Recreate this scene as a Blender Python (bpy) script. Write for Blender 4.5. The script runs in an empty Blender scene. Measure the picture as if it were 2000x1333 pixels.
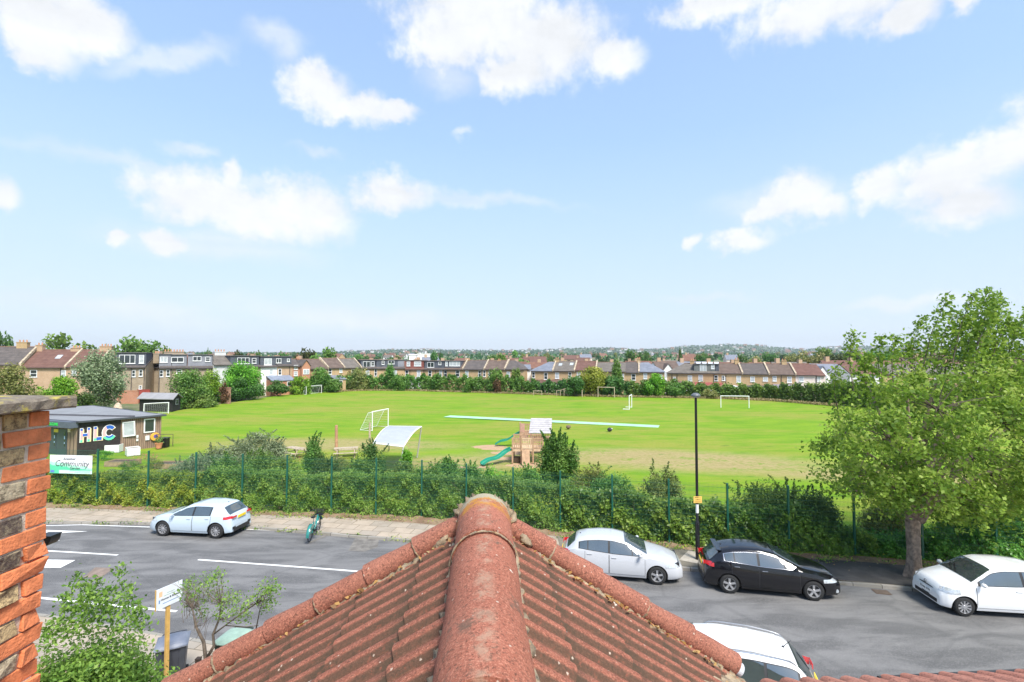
import bpy, math, random
import numpy as np
from mathutils import Vector, Matrix
R = math.radians
rng = np.random.default_rng(7)
random.seed(7)
SC = bpy.context.scene
COL = SC.collection

# ------------------------------------------------------------------ camera
CZ, F, PITCH = 8.0, 950.0, R(2.0)
cam = bpy.data.objects.new('camera', bpy.data.cameras.new('camera'))
COL.objects.link(cam)
cam.location = (0, 0, CZ)
cam.rotation_euler = (R(90) + PITCH, 0, 0)
cam.data.sensor_width = 36
cam.data.lens = F / 2000 * 36
cam.data.clip_start = 0.05
cam.data.clip_end = 20000
SC.camera = cam
SC.render.resolution_x, SC.render.resolution_y = 1024, 682
SC.view_settings.view_transform = 'Standard'
SC.view_settings.look = 'None'
SC.view_settings.exposure = 1.22
SC.view_settings.gamma = 1
# ------------------------------------------------------------------ sun + sky
SUN_EL, SUN_AZ = R(54), R(150)      # azimuth measured from +Y towards +X: high, behind the camera to the right
sun = bpy.data.objects.new('sun', bpy.data.lights.new('sun', 'SUN'))
COL.objects.link(sun)
sun.data.energy = 2.7
sun.data.angle = R(20)
sun.data.color = (1.0, 0.955, 0.88)
sd = Vector((math.sin(SUN_AZ) * math.cos(SUN_EL), math.cos(SUN_AZ) * math.cos(SUN_EL), math.sin(SUN_EL)))
sun.rotation_euler = (-sd).to_track_quat('-Z', 'Y').to_euler()

world = bpy.data.worlds.new("World")
SC.world = world
world.use_nodes = True
wn, wl = world.node_tree.nodes, world.node_tree.links
wn.clear()
def W(t, **k):
    n = wn.new(t)
    for a, b in k.items(): setattr(n, a, b)
    return n
def wm(op, a, b=None, c=None, clamp=False):
    n = W('ShaderNodeMath', operation=op); n.use_clamp = clamp
    for i, v in enumerate((a, b, c)):
        if v is None: continue
        if isinstance(v, (int, float)): n.inputs[i].default_value = v
        else: wl.new(v, n.inputs[i])
    return n.outputs[0]
sky = W('ShaderNodeTexSky', sky_type='NISHITA')
sky.sun_disc = False
sky.sun_elevation = SUN_EL
sky.sun_rotation = SUN_AZ
sky.air_density = 1.0; sky.dust_density = 0.8; sky.ozone_density = 1.1
tc = W('ShaderNodeTexCoord')
sep = W('ShaderNodeSeparateXYZ'); wl.new(tc.outputs['Generated'], sep.inputs[0])
az = wm('ARCTAN2', sep.outputs[0], sep.outputs[1])
el = wm('ARCSINE', sep.outputs[2])
ae = W('ShaderNodeCombineXYZ'); wl.new(az, ae.inputs[0]); wl.new(el, ae.inputs[1])
def noise(vec, scale, detail, rough=0.55, dist=0.0):
    n = W('ShaderNodeTexNoise'); wl.new(vec, n.inputs['Vector'])
    n.inputs['Scale'].default_value = scale; n.inputs['Detail'].default_value = detail
    n.inputs['Roughness'].default_value = rough; n.inputs['Distortion'].default_value = dist
    return n
# warp the cloud coordinates a little so that the banks billow
nz = noise(ae.outputs[0], 13.0, 6.0, 0.6)
nsub = W('ShaderNodeVectorMath', operation='SUBTRACT'); wl.new(nz.outputs['Color'], nsub.inputs[0]); nsub.inputs[1].default_value = (.5, .5, .5)
nsc = W('ShaderNodeVectorMath', operation='SCALE'); wl.new(nsub.outputs[0], nsc.inputs[0]); nsc.inputs['Scale'].default_value = 0.075
nadd = W('ShaderNodeVectorMath', operation='ADD'); wl.new(ae.outputs[0], nadd.inputs[0]); wl.new(nsc.outputs[0], nadd.inputs[1])
def pix_dir(px, py):
    dx, dy = (px - 1000) / F, (666.5 - py) / F
    return Vector((dx, math.cos(PITCH) - dy * math.sin(PITCH), math.sin(PITCH) + dy * math.cos(PITCH)))
def pix_ae(px, py):
    d = pix_dir(px, py).normalized()
    return math.atan2(d.x, d.y), math.asin(d.z)
def blobs(lst):
    res = None
    for (px, py, rx, ry, rot) in lst:
        a0, e0 = pix_ae(px, py)
        a1, _ = pix_ae(px + 20, py); _, e1 = pix_ae(px, py + 20)
        m = W('ShaderNodeMapping', vector_type='TEXTURE'); wl.new(nadd.outputs[0], m.inputs[0])
        m.inputs['Location'].default_value = (a0, e0, 0)
        m.inputs['Rotation'].default_value = (0, 0, R(-rot))
        m.inputs['Scale'].default_value = (abs(a1 - a0) / 20 * rx, abs(e1 - e0) / 20 * ry, 1)
        ln = W('ShaderNodeVectorMath', operation='LENGTH'); wl.new(m.outputs[0], ln.inputs[0])
        res = ln.outputs['Value'] if res is None else wm('SMOOTH_MIN', res, ln.outputs['Value'], 0.25)
    return res
dense = blobs([
    (60, 30, 150, 60, 0), (170, 45, 110, 50, 0), (80, 90, 70, 45, 0),
    (930, 30, 150, 110, 0), (1060, 80, 120, 85, 0), (1010, 145, 80, 45, 0), (1200, 110, 60, 42, 0), (860, 90, 70, 60, 0),
    (1420, 0, 130, 40, 0), (1600, 10, 170, 60, 0), (1760, 20, 90, 40, 0), (1890, 5, 35, 28, 0),
    (625, 175, 68, 50, 0), (690, 212, 75, 30, 0), (770, 222, 50, 18, 0),
    (400, 385, 130, 55, 0), (455, 345, 26, 30, 0), (500, 420, 120, 55, 0), (600, 410, 95, 58, 0),
    (765, 378, 75, 36, 0), (235, 472, 22, 18, 0), (320, 470, 50, 24, 0), (5, 372, 36, 30, 0),
    (1560, 385, 62, 50, 0), (1500, 410, 50, 26, 0), (1610, 405, 50, 24, 0), (1720, 370, 55, 36, 0),
    (1850, 345, 100, 60, 0), (1950, 300, 90, 60, 0), (1880, 400, 100, 40, 0), (1995, 270, 70, 60, 0),
    (1450, 468, 62, 20, 0), (1355, 475, 16, 14, 0)])
fine = noise(ae.outputs[0], 26.0, 10.0, 0.62)
fv = wm('MULTIPLY', wm('SUBTRACT', fine.outputs[0], 0.5), 1.3)
dv = wm('ADD', wm('SUBTRACT', 1.22, dense), fv)
mr = W('ShaderNodeMapRange', interpolation_type='SMOOTHSTEP'); wl.new(dv, mr.inputs[0])
mr.inputs[1].default_value = -0.18; mr.inputs[2].default_value = 0.72
# thin wisps and veils
stretch = W('ShaderNodeMapping'); wl.new(ae.outputs[0], stretch.inputs[0]); stretch.inputs['Scale'].default_value = (1.0, 4.5, 1)
stretch.inputs['Rotation'].default_value = (0, 0, R(5))
wis = noise(stretch.outputs[0], 3.2, 8.0, 0.55, 0.4)
wmask = blobs([(330, 110, 190, 34, -22), (540, 70, 70, 40, 0), (560, 100, 40, 45, 30), (380, 292, 60, 16, 0), (620, 298, 60, 16, 0),
               (400, 345, 420, 22, 0), (900, 385, 260, 18, 4), (200, 600, 330, 36, 6), (1370, 582, 120, 14, 0), (905, 262, 26, 12, 0),
               (1520, 400, 170, 50, 0), (700, 620, 320, 34, 3), (420, 480, 260, 40, 0), (880, 160, 80, 40, 0), (1780, 590, 200, 18, 0)])
wv = wm('MULTIPLY', wm('SUBTRACT', 1.25, wmask, clamp=True), wm('ADD', wis.outputs[0], 0.15))
mw = W('ShaderNodeMapRange', interpolation_type='SMOOTHSTEP'); wl.new(wv, mw.inputs[0])
mw.inputs[1].default_value = 0.05; mw.inputs[2].default_value = 0.85; mw.inputs[4].default_value = 0.56
cover = wm('MAXIMUM', wm('MULTIPLY', mr.outputs[0], 0.97), mw.outputs[0])
# milky summer air: the blue pales towards the horizon
veil = W('ShaderNodeMapRange', interpolation_type='SMOOTHERSTEP'); wl.new(el, veil.inputs[0])
veil.inputs[1].default_value = -0.02; veil.inputs[2].default_value = 0.66; veil.inputs[3].default_value = 0.90; veil.inputs[4].default_value = 0.50
SKY_K = 0.145
mixv = W('ShaderNodeMix', data_type='RGBA'); wl.new(veil.outputs[0], mixv.inputs['Factor']); wl.new(sky.outputs[0], mixv.inputs[6])
vc = W('ShaderNodeMix', data_type='RGBA'); vf_ = W('ShaderNodeMapRange'); wl.new(el, vf_.inputs[0]); vf_.inputs[1].default_value = 0.0; vf_.inputs[2].default_value = 0.42
wl.new(vf_.outputs[0], vc.inputs['Factor']); vc.inputs[6].default_value = (2.20, 2.52, 2.95, 1); vc.inputs[7].default_value = (1.42, 2.05, 3.05, 1); wl.new(vc.outputs[2], mixv.inputs[7])
cshade = W('ShaderNodeMapRange'); wl.new(wm('ADD', wis.outputs[0], wm('MULTIPLY', fine.outputs[0], 0.5)), cshade.inputs[0])
cshade.inputs[1].default_value = 0.5; cshade.inputs[2].default_value = 0.95; cshade.inputs[3].default_value = 0.88; cshade.inputs[4].default_value = 1.06
ccol = W('ShaderNodeVectorMath', operation='SCALE'); ccol.inputs[0].default_value = (2.95, 3.02, 3.12); wl.new(cshade.outputs[0], ccol.inputs['Scale'])
mixc = W('ShaderNodeMix', data_type='RGBA'); wl.new(cover, mixc.inputs['Factor']); wl.new(mixv.outputs[2], mixc.inputs[6]); wl.new(ccol.outputs[0], mixc.inputs[7])
bg = W('ShaderNodeBackground'); wl.new(mixc.outputs[2], bg.inputs[0]); bg.inputs[1].default_value = SKY_K
wo = W('ShaderNodeOutputWorld'); wl.new(bg.outputs[0], wo.inputs[0])
world.cycles.sampling_method = 'MANUAL'
world.cycles.sample_map_resolution = 512

# ------------------------------------------------------------------ placing helpers
def G(px, py, z=0.0):
    d = pix_dir(px, py); t = (z - CZ) / d.z
    return Vector((d.x * t, d.y * t, z))
def P(px, py, Y):
    d = pix_dir(px, py); t = Y / d.y
    return Vector((d.x * t, Y, CZ + d.z * t))
HOR = 666.5 + F * math.tan(PITCH)
def lerp(a, b, t): return a + (b - a) * t

# ------------------------------------------------------------------ object helpers
def tag(o, label=None, cat=None, group=None, kind=None):
    if label: o['label'] = label
    if cat: o['category'] = cat
    if group: o['group'] = group
    if kind: o['kind'] = kind
    return o
def empty(name, loc=(0, 0, 0), rz=0.0, label=None, cat=None, group=None):
    o = bpy.data.objects.new(name, None); COL.objects.link(o)
    o.location = loc; o.rotation_euler = (0, 0, rz); o.empty_display_size = .2
    return tag(o, label, cat, group)
def copy_tree(o, parent=None):
    c = o.copy(); COL.objects.link(c)
    if parent: c.parent = parent
    for ch in list(KIDS.get(o.name, [])):
        k = copy_tree(ch, c); KIDS.setdefault(c.name, []).append(k)
    return c
KIDS = {}
def link(o, parent=None):
    COL.objects.link(o)
    if parent:
        o.parent = parent
        KIDS.setdefault(parent.name, []).append(o)
    return o

class MB:
    def __init__(s): s.v, s.f, s.m = [], [], []
    def add(s, vs, fs, m=0):
        b = len(s.v); s.v += [tuple(v) for v in vs]
        s.f += [tuple(i + b for i in f) for f in fs]; s.m += [m] * len(fs); return s
    def box(s, lo, hi, m=0, M=None):
        x0, y0, z0 = lo; x1, y1, z1 = hi
        vs = [(x0,y0,z0),(x1,y0,z0),(x1,y1,z0),(x0,y1,z0),(x0,y0,z1),(x1,y0,z1),(x1,y1,z1),(x0,y1,z1)]
        if M is not None: vs = [M @ Vector(v) for v in vs]
        return s.add(vs, [(0,3,2,1),(4,5,6,7),(0,1,5,4),(1,2,6,5),(2,3,7,6),(3,0,4,7)], m)
    def cbox(s, c, sz, m=0, rz=0, M=None):
        A = Matrix.Translation(c) @ (Matrix.Rotation(rz, 4, 'Z') if M is None else M)
        h = [x / 2 for x in sz]
        return s.box([-x for x in h], h, m, A)
    def tube(s, p0, p1, r0, r1=None, n=8, m=0, cap=True):
        r1 = r0 if r1 is None else r1
        p0, p1 = Vector(p0), Vector(p1); d = (p1 - p0)
        if d.length < 1e-6: return s
        d.normalize(); a = d.orthogonal().normalized(); b = d.cross(a)
        vs = []
        for p, r in ((p0, r0), (p1, r1)):
            for k in range(n):
                t = 2 * math.pi * k / n; vs.append(p + a * (r * math.cos(t)) + b * (r * math.sin(t)))
        fs = [(k, (k + 1) % n, n + (k + 1) % n, n + k) for k in range(n)]
        if cap: fs += [tuple(range(n - 1, -1, -1)), tuple(range(n, 2 * n))]
        return s.add(vs, fs, m)
    def path(s, pts, rad, n=8, m=0):
        pts = [Vector(p) for p in pts]; vs = []; N = len(pts)
        prev = None
        for i, p in enumerate(pts):
            d = (pts[min(i + 1, N - 1)] - pts[max(i - 1, 0)]).normalized()
            a = d.orthogonal().normalized() if prev is None else (prev - d * prev.dot(d)).normalized()
            prev = a; b = d.cross(a); r = rad[i] if hasattr(rad, '__len__') else rad
            for k in range(n):
                t = 2 * math.pi * k / n; vs.append(p + a * (r * math.cos(t)) + b * (r * math.sin(t)))
        fs = [(i * n + k, i * n + (k + 1) % n, (i + 1) * n + (k + 1) % n, (i + 1) * n + k) for i in range(N - 1) for k in range(n)]
        fs += [tuple(range(n - 1, -1, -1)), tuple(range((N - 1) * n, N * n))]
        return s.add(vs, fs, m)
    def grid(s, pts, m=0, closed=False):          # pts[i][j] -> Vector
        ni, nj = len(pts), len(pts[0])
        vs = [p for row in pts for p in row]
        fs = []
        for i in range(ni - 1):
            for j in range(nj - 1 + (1 if closed else 0)):
                fs.append((i * nj + j, i * nj + (j + 1) % nj, (i + 1) * nj + (j + 1) % nj, (i + 1) * nj + j))
        return s.add(vs, fs, m)
    def prism(s, poly, z0, z1, m=0):               # poly: xy list, counter-clockwise
        n = len(poly)
        vs = [(p[0], p[1], z0) for p in poly] + [(p[0], p[1], z1) for p in poly]
        fs = [tuple(range(n - 1, -1, -1)), tuple(range(n, 2 * n))] + [(k, (k + 1) % n, n + (k + 1) % n, n + k) for k in range(n)]
        return s.add(vs, fs, m)
    def lathe(s, prof, axis='z', n=24, m=0, M=None):
        vs = []
        for r, h in prof:
            for k in range(n):
                t = 2 * math.pi * k / n
                v = Vector((r * math.cos(t), r * math.sin(t), h)) if axis == 'z' else Vector((r * math.cos(t), h, r * math.sin(t)))
                vs.append(M @ v if M is not None else v)
        N = len(prof)
        fs = [(i * n + k, i * n + (k + 1) % n, (i + 1) * n + (k + 1) % n, (i + 1) * n + k) for i in range(N - 1) for k in range(n)]
        return s.add(vs, fs, m)
    def build(s, name, mats, parent=None, smooth=False, bevel=0.0):
        me = bpy.data.meshes.new(name); me.from_pydata([tuple(v) for v in s.v], [], s.f)
        if not isinstance(mats, (list, tuple)): mats = [mats]
        for x in mats: me.materials.append(x)
        if len(mats) > 1: me.polygons.foreach_set('material_index', s.m)
        if smooth: me.polygons.foreach_set('use_smooth', [True] * len(me.polygons))
        me.update()
        o = link(bpy.data.objects.new(name, me), parent)
        if bevel:
            b = o.modifiers.new('bevel', 'BEVEL'); b.width = bevel; b.segments = 2; b.limit_method = 'ANGLE'; b.angle_limit = R(40)
        return o

def np_mesh(name, verts, faces_n, mats, parent=None, attr=None, smooth=False):
    """verts (N*k,3): consecutive groups of faces_n vertices form a face"""
    nv = len(verts); nf = nv // faces_n
    me = bpy.data.meshes.new(name)
    me.vertices.add(nv); me.vertices.foreach_set('co', verts.astype(np.float32).ravel())
    me.loops.add(nv); me.loops.foreach_set('vertex_index', np.arange(nv, dtype=np.int32))
    me.polygons.add(nf); me.polygons.foreach_set('loop_start', np.arange(0, nv, faces_n, dtype=np.int32))
    me.update(calc_edges=True)
    if not isinstance(mats, (list, tuple)): mats = [mats]
    for x in mats: me.materials.append(x)
    if attr is not None:
        a = me.attributes.new('rnd', 'FLOAT', 'FACE'); a.data.foreach_set('value', attr.astype(np.float32))
    me.validate()
    return link(bpy.data.objects.new(name, me), parent)

def unit(a): return a / np.maximum(np.linalg.norm(a, axis=1, keepdims=True), 1e-9)
def leaf_verts(pts, size, out=None, up=0.35, asp=0.62, jit=0.35):
    n = len(pts)
    nr = rng.normal(size=(n, 3)) * 0.75 + np.array([0, 0, up])
    if out is not None: nr += out * 0.8
    nr = unit(nr)
    t = unit(np.cross(nr, rng.normal(size=(n, 3)))); b = np.cross(nr, t)
    L = (size * rng.uniform(1 - jit, 1 + jit, n))[:, None]
    wd = L * asp * rng.uniform(.75, 1.1, n)[:, None]
    c = np.asarray(pts)
    tip = nr * L * 0.12
    v = np.stack([c - t * L * .5 - tip, c + b * wd * .5 + t * L * .08, c + t * L * .5 - tip, c - b * wd * .5 + t * L * .08], axis=1)
    return v.reshape(-1, 3)
def leaf_obj(name, pts, size, mat, parent=None, out=None, rnd=None, up=.35, asp=.62):
    pts = np.asarray(pts)
    if rnd is None: rnd = rng.random(len(pts))
    return np_mesh(name, leaf_verts(pts, size, out, up, asp), 4, mat, parent, rnd)

# ------------------------------------------------------------------ materials
class NT:
    def __init__(s, name):
        s.mat = bpy.data.materials.new(name); s.mat.use_nodes = True
        s.n, s.l = s.mat.node_tree.nodes, s.mat.node_tree.links
        s.b = s.n['Principled BSDF']; s.out = s.n['Material Output']
    def new(s, t, **k):
        n = s.n.new(t)
        for a, b in k.items(): setattr(n, a, b)
        return n
    def coord(s, which='Object', scale=(1, 1, 1), rot=(0, 0, 0), loc=(0, 0, 0)):
        t = s.new('ShaderNodeTexCoord'); m = s.new('ShaderNodeMapping')
        s.l.new(t.outputs[which], m.inputs[0]); m.inputs['Scale'].default_value = scale
        m.inputs['Rotation'].default_value = rot; m.inputs['Location'].default_value = loc
        return m.outputs[0]
    def noise(s, vec, scale, detail=4, rough=.55, dist=0.0):
        n = s.new('ShaderNodeTexNoise'); s.l.new(vec, n.inputs['Vector'])
        n.inputs['Scale'].default_value = scale; n.inputs['Detail'].default_value = detail
        n.inputs['Roughness'].default_value = rough; n.inputs['Distortion'].default_value = dist
        return n.outputs[0]
    def rng(s, v, a, b, c=0.0, d=1.0, smooth=True):
        n = s.new('ShaderNodeMapRange'); n.interpolation_type = 'SMOOTHSTEP' if smooth else 'LINEAR'
        s.l.new(v, n.inputs[0])
        for i, x in enumerate((a, b, c, d)): n.inputs[i + 1].default_value = x
        return n.outputs[0]
    def math(s, op, a, b=None, clamp=False):
        n = s.new('ShaderNodeMath', operation=op); n.use_clamp = clamp
        for i, v in enumerate((a, b)):
            if v is None: continue
            if isinstance(v, (int, float)): n.inputs[i].default_value = v
            else: s.l.new(v, n.inputs[i])
        return n.outputs[0]
    def mix(s, f, a, b, mode='MIX'):
        n = s.new('ShaderNodeMix', data_type='RGBA', blend_type=mode)
        for i, v in ((0, f), (6, a), (7, b)):
            if isinstance(v, (int, float)): n.inputs[i].default_value = v
            elif isinstance(v, (tuple, list)): n.inputs[i].default_value = (*v[:3], 1)
            else: s.l.new(v, n.inputs[i])
        return n.outputs[2]
    def ramp(s, v, stops):
        n = s.new('ShaderNodeValToRGB'); e = n.color_ramp.elements
        while len(e) < len(stops): e.new(0.5)
        for k, (p, c) in enumerate(stops): e[k].position = p; e[k].color = (*c[:3], 1)
        s.l.new(v, n.inputs[0]); return n.outputs[0]
    def col(s, c):
        if isinstance(c, (tuple, list)): s.b.inputs['Base Color'].default_value = (*c[:3], 1)
        else: s.l.new(c, s.b.inputs['Base Color'])
        return s
    def bump(s, h, strength=.3, dist=.02):
        n = s.new('ShaderNodeBump'); n.inputs['Strength'].default_value = strength; n.inputs['Distance'].default_value = dist
        s.l.new(h, n.inputs['Height']); s.l.new(n.outputs[0], s.b.inputs['Normal']); return s
    def p(s, **k):
        for a, b in k.items(): s.b.inputs[a.replace('_', ' ')].default_value = b
        return s
MAT = {}
def simple(name, c, rough=.7, var=.12, nscale=3.0, metal=0.0, spec=.5, bump=0.0, coat=0.0):
    if name in MAT: return MAT[name]
    t = NT(name); v = t.coord()
    n = t.noise(v, nscale, 5, .6)
    t.col(t.mix(t.rng(n, .3, .7), tuple(x * (1 - var) for x in c), tuple(min(1, x * (1 + var)) for x in c)))
    t.p(Roughness=rough, Metallic=metal); t.b.inputs['Specular IOR Level'].default_value = spec
    if coat: t.b.inputs['Coat Weight'].default_value = coat; t.b.inputs['Coat Roughness'].default_value = .04
    if bump: t.bump(t.noise(v, nscale * 6, 4), bump, .01)
    MAT[name] = t.mat; return t.mat
def leafmat(name, stops, trans=.35, rough=.5, objvar=.25):
    """stops: list of colours from the darkest to the lightest leaf"""
    if name in MAT: return MAT[name]
    t = NT(name)
    a = t.new('ShaderNodeAttribute', attribute_name='rnd')
    oi = t.new('ShaderNodeObjectInfo')
    n = len(stops)
    c = t.ramp(a.outputs['Fac'], [(k / (n - 1), s) for k, s in enumerate(stops)])
    hs = t.new('ShaderNodeHueSaturation'); t.l.new(c, hs.inputs['Color'])
    t.l.new(t.math('ADD', t.math('MULTIPLY', oi.outputs['Random'], .05 * objvar / .25), .5 - .025 * objvar / .25), hs.inputs['Hue'])
    t.l.new(t.math('ADD', t.math('MULTIPLY', oi.outputs['Random'], objvar), 1 - objvar / 2), hs.inputs['Value'])
    t.col(hs.outputs[0]); t.p(Roughness=rough); t.b.inputs['Specular IOR Level'].default_value = .35
    tr = t.new('ShaderNodeBsdfTranslucent'); t.l.new(hs.outputs[0], tr.inputs[0])
    mx = t.new('ShaderNodeMixShader'); mx.inputs[0].default_value = trans
    t.l.new(t.b.outputs[0], mx.inputs[1]); t.l.new(tr.outputs[0], mx.inputs[2]); t.l.new(mx.outputs[0], t.out.inputs[0])
    MAT[name] = t.mat; return t.mat

# foliage colours (base colours, linear)
L_hedgeL = leafmat('leaf_hedge_yellowing', [(0.051, 0.109, 0.017), (0.145, 0.275, 0.036), (0.275, 0.406, 0.051), (0.522, 0.522, 0.072)])
L_hedge = leafmat('leaf_hedge_mixed', [(.05,.11,.022), (.11,.23,.038), (.21,.36,.06), (.36,.48,.11)])
L_ivy = leafmat('leaf_ivy', [(.05,.12,.025), (.09,.22,.035), (.17,.34,.05), (.33,.50,.10)], rough=.38)
L_dark = leafmat('leaf_dark', [(.035,.085,.022), (.065,.15,.035), (.11,.22,.05), (.19,.31,.08)])
L_grey = leafmat('leaf_greygreen', [(0.087, 0.123, 0.058), (0.189, 0.246, 0.123), (0.304, 0.362, 0.203), (0.464, 0.493, 0.304)])
L_tree = leafmat('leaf_street_tree', [(.07,.14,.016), (.17,.295,.035), (.31,.44,.06), (.50,.57,.15)], trans=.5, objvar=0)
L_bright = leafmat('leaf_bright', [(0.043, 0.131, 0.012), (0.116, 0.304, 0.022), (0.232, 0.478, 0.043), (0.377, 0.609, 0.072)])
L_yellow = leafmat('leaf_yellow', [(.09,.13,.015), (.24,.28,.03), (.38,.39,.06), (.52,.48,.12)])
L_olive = leafmat('leaf_olive', [(0.072, 0.102, 0.029), (0.174, 0.210, 0.058), (0.304, 0.334, 0.102), (0.478, 0.406, 0.145)])
L_mid = leafmat('leaf_mid', [(.045,.115,.022), (.095,.21,.04), (.18,.32,.06), (.28,.41,.10)])
L_far = leafmat('leaf_far', [(.02,.045,.014), (.04,.085,.022), (.075,.13,.035), (.11,.17,.045)], objvar=.7)
L_rust = leafmat('leaf_rust', [(.06,.04,.02), (.14,.085,.04), (.22,.12,.06), (.28,.17,.08)])
L_dry = leafmat('dry_grass_blades', [(.25,.20,.09), (.40,.33,.16), (.52,.43,.22), (.30,.32,.10)])
bark = simple('bark', (.13,.10,.075), .9, .35, 9, bump=.6)
barkl = simple('bark_pale', (.27, .20, .15), .9, .4, 7, bump=.8)
twigm = simple('twig', (.16,.12,.09), .9, .25, 12)

def brickmat(name, c1, c2, mortar=(.42,.38,.31), scale=1.0, dark=.3):
    if name in MAT: return MAT[name]
    t = NT(name); tc_ = t.new('ShaderNodeTexCoord')
    # use X+Y for the horizontal so that both wall directions are coursed
    sp = t.new('ShaderNodeSeparateXYZ'); t.l.new(tc_.outputs['Object'], sp.inputs[0])
    cb = t.new('ShaderNodeCombineXYZ'); t.l.new(t.math('ADD', sp.outputs[0], sp.outputs[1]), cb.inputs[0]); t.l.new(sp.outputs[2], cb.inputs[1])
    br = t.new('ShaderNodeTexBrick'); t.l.new(cb.outputs[0], br.inputs['Vector'])
    br.inputs['Scale'].default_value = scale
    br.inputs['Color1'].default_value = (*c1, 1); br.inputs['Color2'].default_value = (*c2, 1); br.inputs['Mortar'].default_value = (*mortar, 1)
    br.inputs['Mortar Size'].default_value = .01; br.inputs['Brick Width'].default_value = .225; br.inputs['Row Height'].default_value = .075
    big = t.noise(tc_.outputs['Object'], .8, 5, .6)
    t.col(t.mix(t.math('MULTIPLY', t.rng(big, .35, .75), dark), br.outputs[0], tuple(x * .45 for x in c1)))
    t.p(Roughness=.9); MAT[name] = t.mat; return t.mat
B_tan = brickmat('brick_tan', (.56,.35,.14), (.44,.27,.105))
B_stock = brickmat('brick_stock', (.40,.30,.19), (.30,.22,.13), dark=.45)
B_orange = brickmat('brick_orange', (.55,.19,.08), (.48,.15,.06))
B_pink = brickmat('brick_pink', (.55,.34,.19), (.46,.27,.14))
W_white = simple('render_white', (.78,.77,.73), .85, .06, 1.2)
W_pale = simple('render_pale_pink', (.70,.60,.53), .85, .08, 1.2)
W_grey = simple('render_pale_grey', (.58,.58,.56), .85, .06, 1.2)
def tilemat(name, c, c2, step=.3, axis=2, rough=.85):
    if name in MAT: return MAT[name]
    t = NT(name); v = t.coord()
    w = t.new('ShaderNodeTexWave', wave_type='BANDS', bands_direction='Z'); t.l.new(v, w.inputs[0])
    w.inputs['Scale'].default_value = 1 / step / 3.3; w.inputs['Distortion'].default_value = .6; w.inputs['Detail'].default_value = 2
    n = t.noise(v, 1.2, 6, .65); n2 = t.noise(v, 9, 3, .6)
    a = t.mix(t.rng(n, .35, .7), c, c2)
    a = t.mix(t.rng(n2, .55, .8), a, tuple(min(1, x * 1.5) for x in c2))
    t.col(t.mix(t.math('MULTIPLY', w.outputs[1], .35), a, tuple(x * .5 for x in c)))
    t.p(Roughness=rough); MAT[name] = t.mat; return t.mat
T_brown = tilemat('roof_brown', (.105,.072,.056), (.165,.118,.092))
T_redbrown = tilemat('roof_redbrown', (.125,.060,.045), (.18,.092,.068))
T_dark = tilemat('roof_dark', (.082,.07,.064), (.135,.112,.10))
T_slate = tilemat('roof_slate', (.15,.165,.20), (.24,.25,.29), rough=.6)
T_grey = tilemat('roof_greybrown', (.12,.105,.088), (.185,.16,.135))
T_orange = tilemat('roof_orange', (.17,.08,.055), (.23,.12,.08))
S_hung = tilemat('slate_hung', (.075,.085,.105), (.12,.13,.155), .2)
S_light = tilemat('slate_hung_light', (.22,.225,.25), (.30,.305,.335), .2)
S_red = tilemat('tile_hung_red', (.22,.07,.055), (.30,.10,.08), .2)
S_greyg = tilemat('slate_hung_greygreen', (.15,.16,.15), (.22,.23,.21), .2)
white = simple('white_paint', (.80,.80,.78), .4, .04, 2)
blackm = simple('black_paint', (.012,.012,.013), .35, .1, 3)
darkm = simple('dark_plastic', (.02,.02,.022), .55, .1, 3)
potm = simple('chimney_pot', (.55,.27,.15), .85, .15, 4)
leadm = simple('lead_grey', (.28,.29,.31), .6, .15, 3)
def glassmat(name, c=(.03,.04,.045), rough=.06):
    if name in MAT: return MAT[name]
    t = NT(name); n = t.noise(t.coord(), 2.0, 3); t.col(t.mix(n, tuple(x * .6 for x in c), tuple(min(1, x * 1.5) for x in c))); t.p(Roughness=rough)
    t.b.inputs['Specular IOR Level'].default_value = .9; MAT[name] = t.mat; return t.mat
G_dark = glassmat('window_glass')
G_pale = glassmat('window_glass_curtained', (.42,.45,.46), .15)
G_car = glassmat('car_glass', (.035,.05,.05), .03); G_car.node_tree.nodes['Principled BSDF'].inputs['IOR'].default_value = 2.0
# ================================================================== THE SETTING
def FK(x): return float(np.interp(x, [-60, -40, -22.7, -17.5, -12.1, -4.5, 6.4, 14, 30, 60], [25.2, 24.3, 23.75, 23.6, 23.0, 21.4, 18.6, 16.9, 13.4, 7.0]))
def NK(x): return float(np.interp(x, [-60, -25, -14.8, -8.9, 6, 25, 60], [19.5, 16.4, 15.4, 14.0, 10.1, 5.4, -4]))
def FENCE(x): return float(np.interp(x, [-60, -25.3, -4.5, 8.9, 13.7, 18.4, 60], [31, 26.7, 24.5, 20.4, 19.75, 18.8, 10]))
far_edge = [G(*p) for p in [(330, 806), (350, 800), (400, 790), (520, 772), (620, 768), (700, 764), (800, 764), (1000, 770), (1200, 776), (1400, 779), (1500, 783), (1600, 791), (1700, 800), (2000, 822)]]
fe_x = [p.x for p in far_edge]; fe_y = [p.y for p in far_edge]
def FE(x): return float(np.interp(x, fe_x, fe_y))

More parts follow.
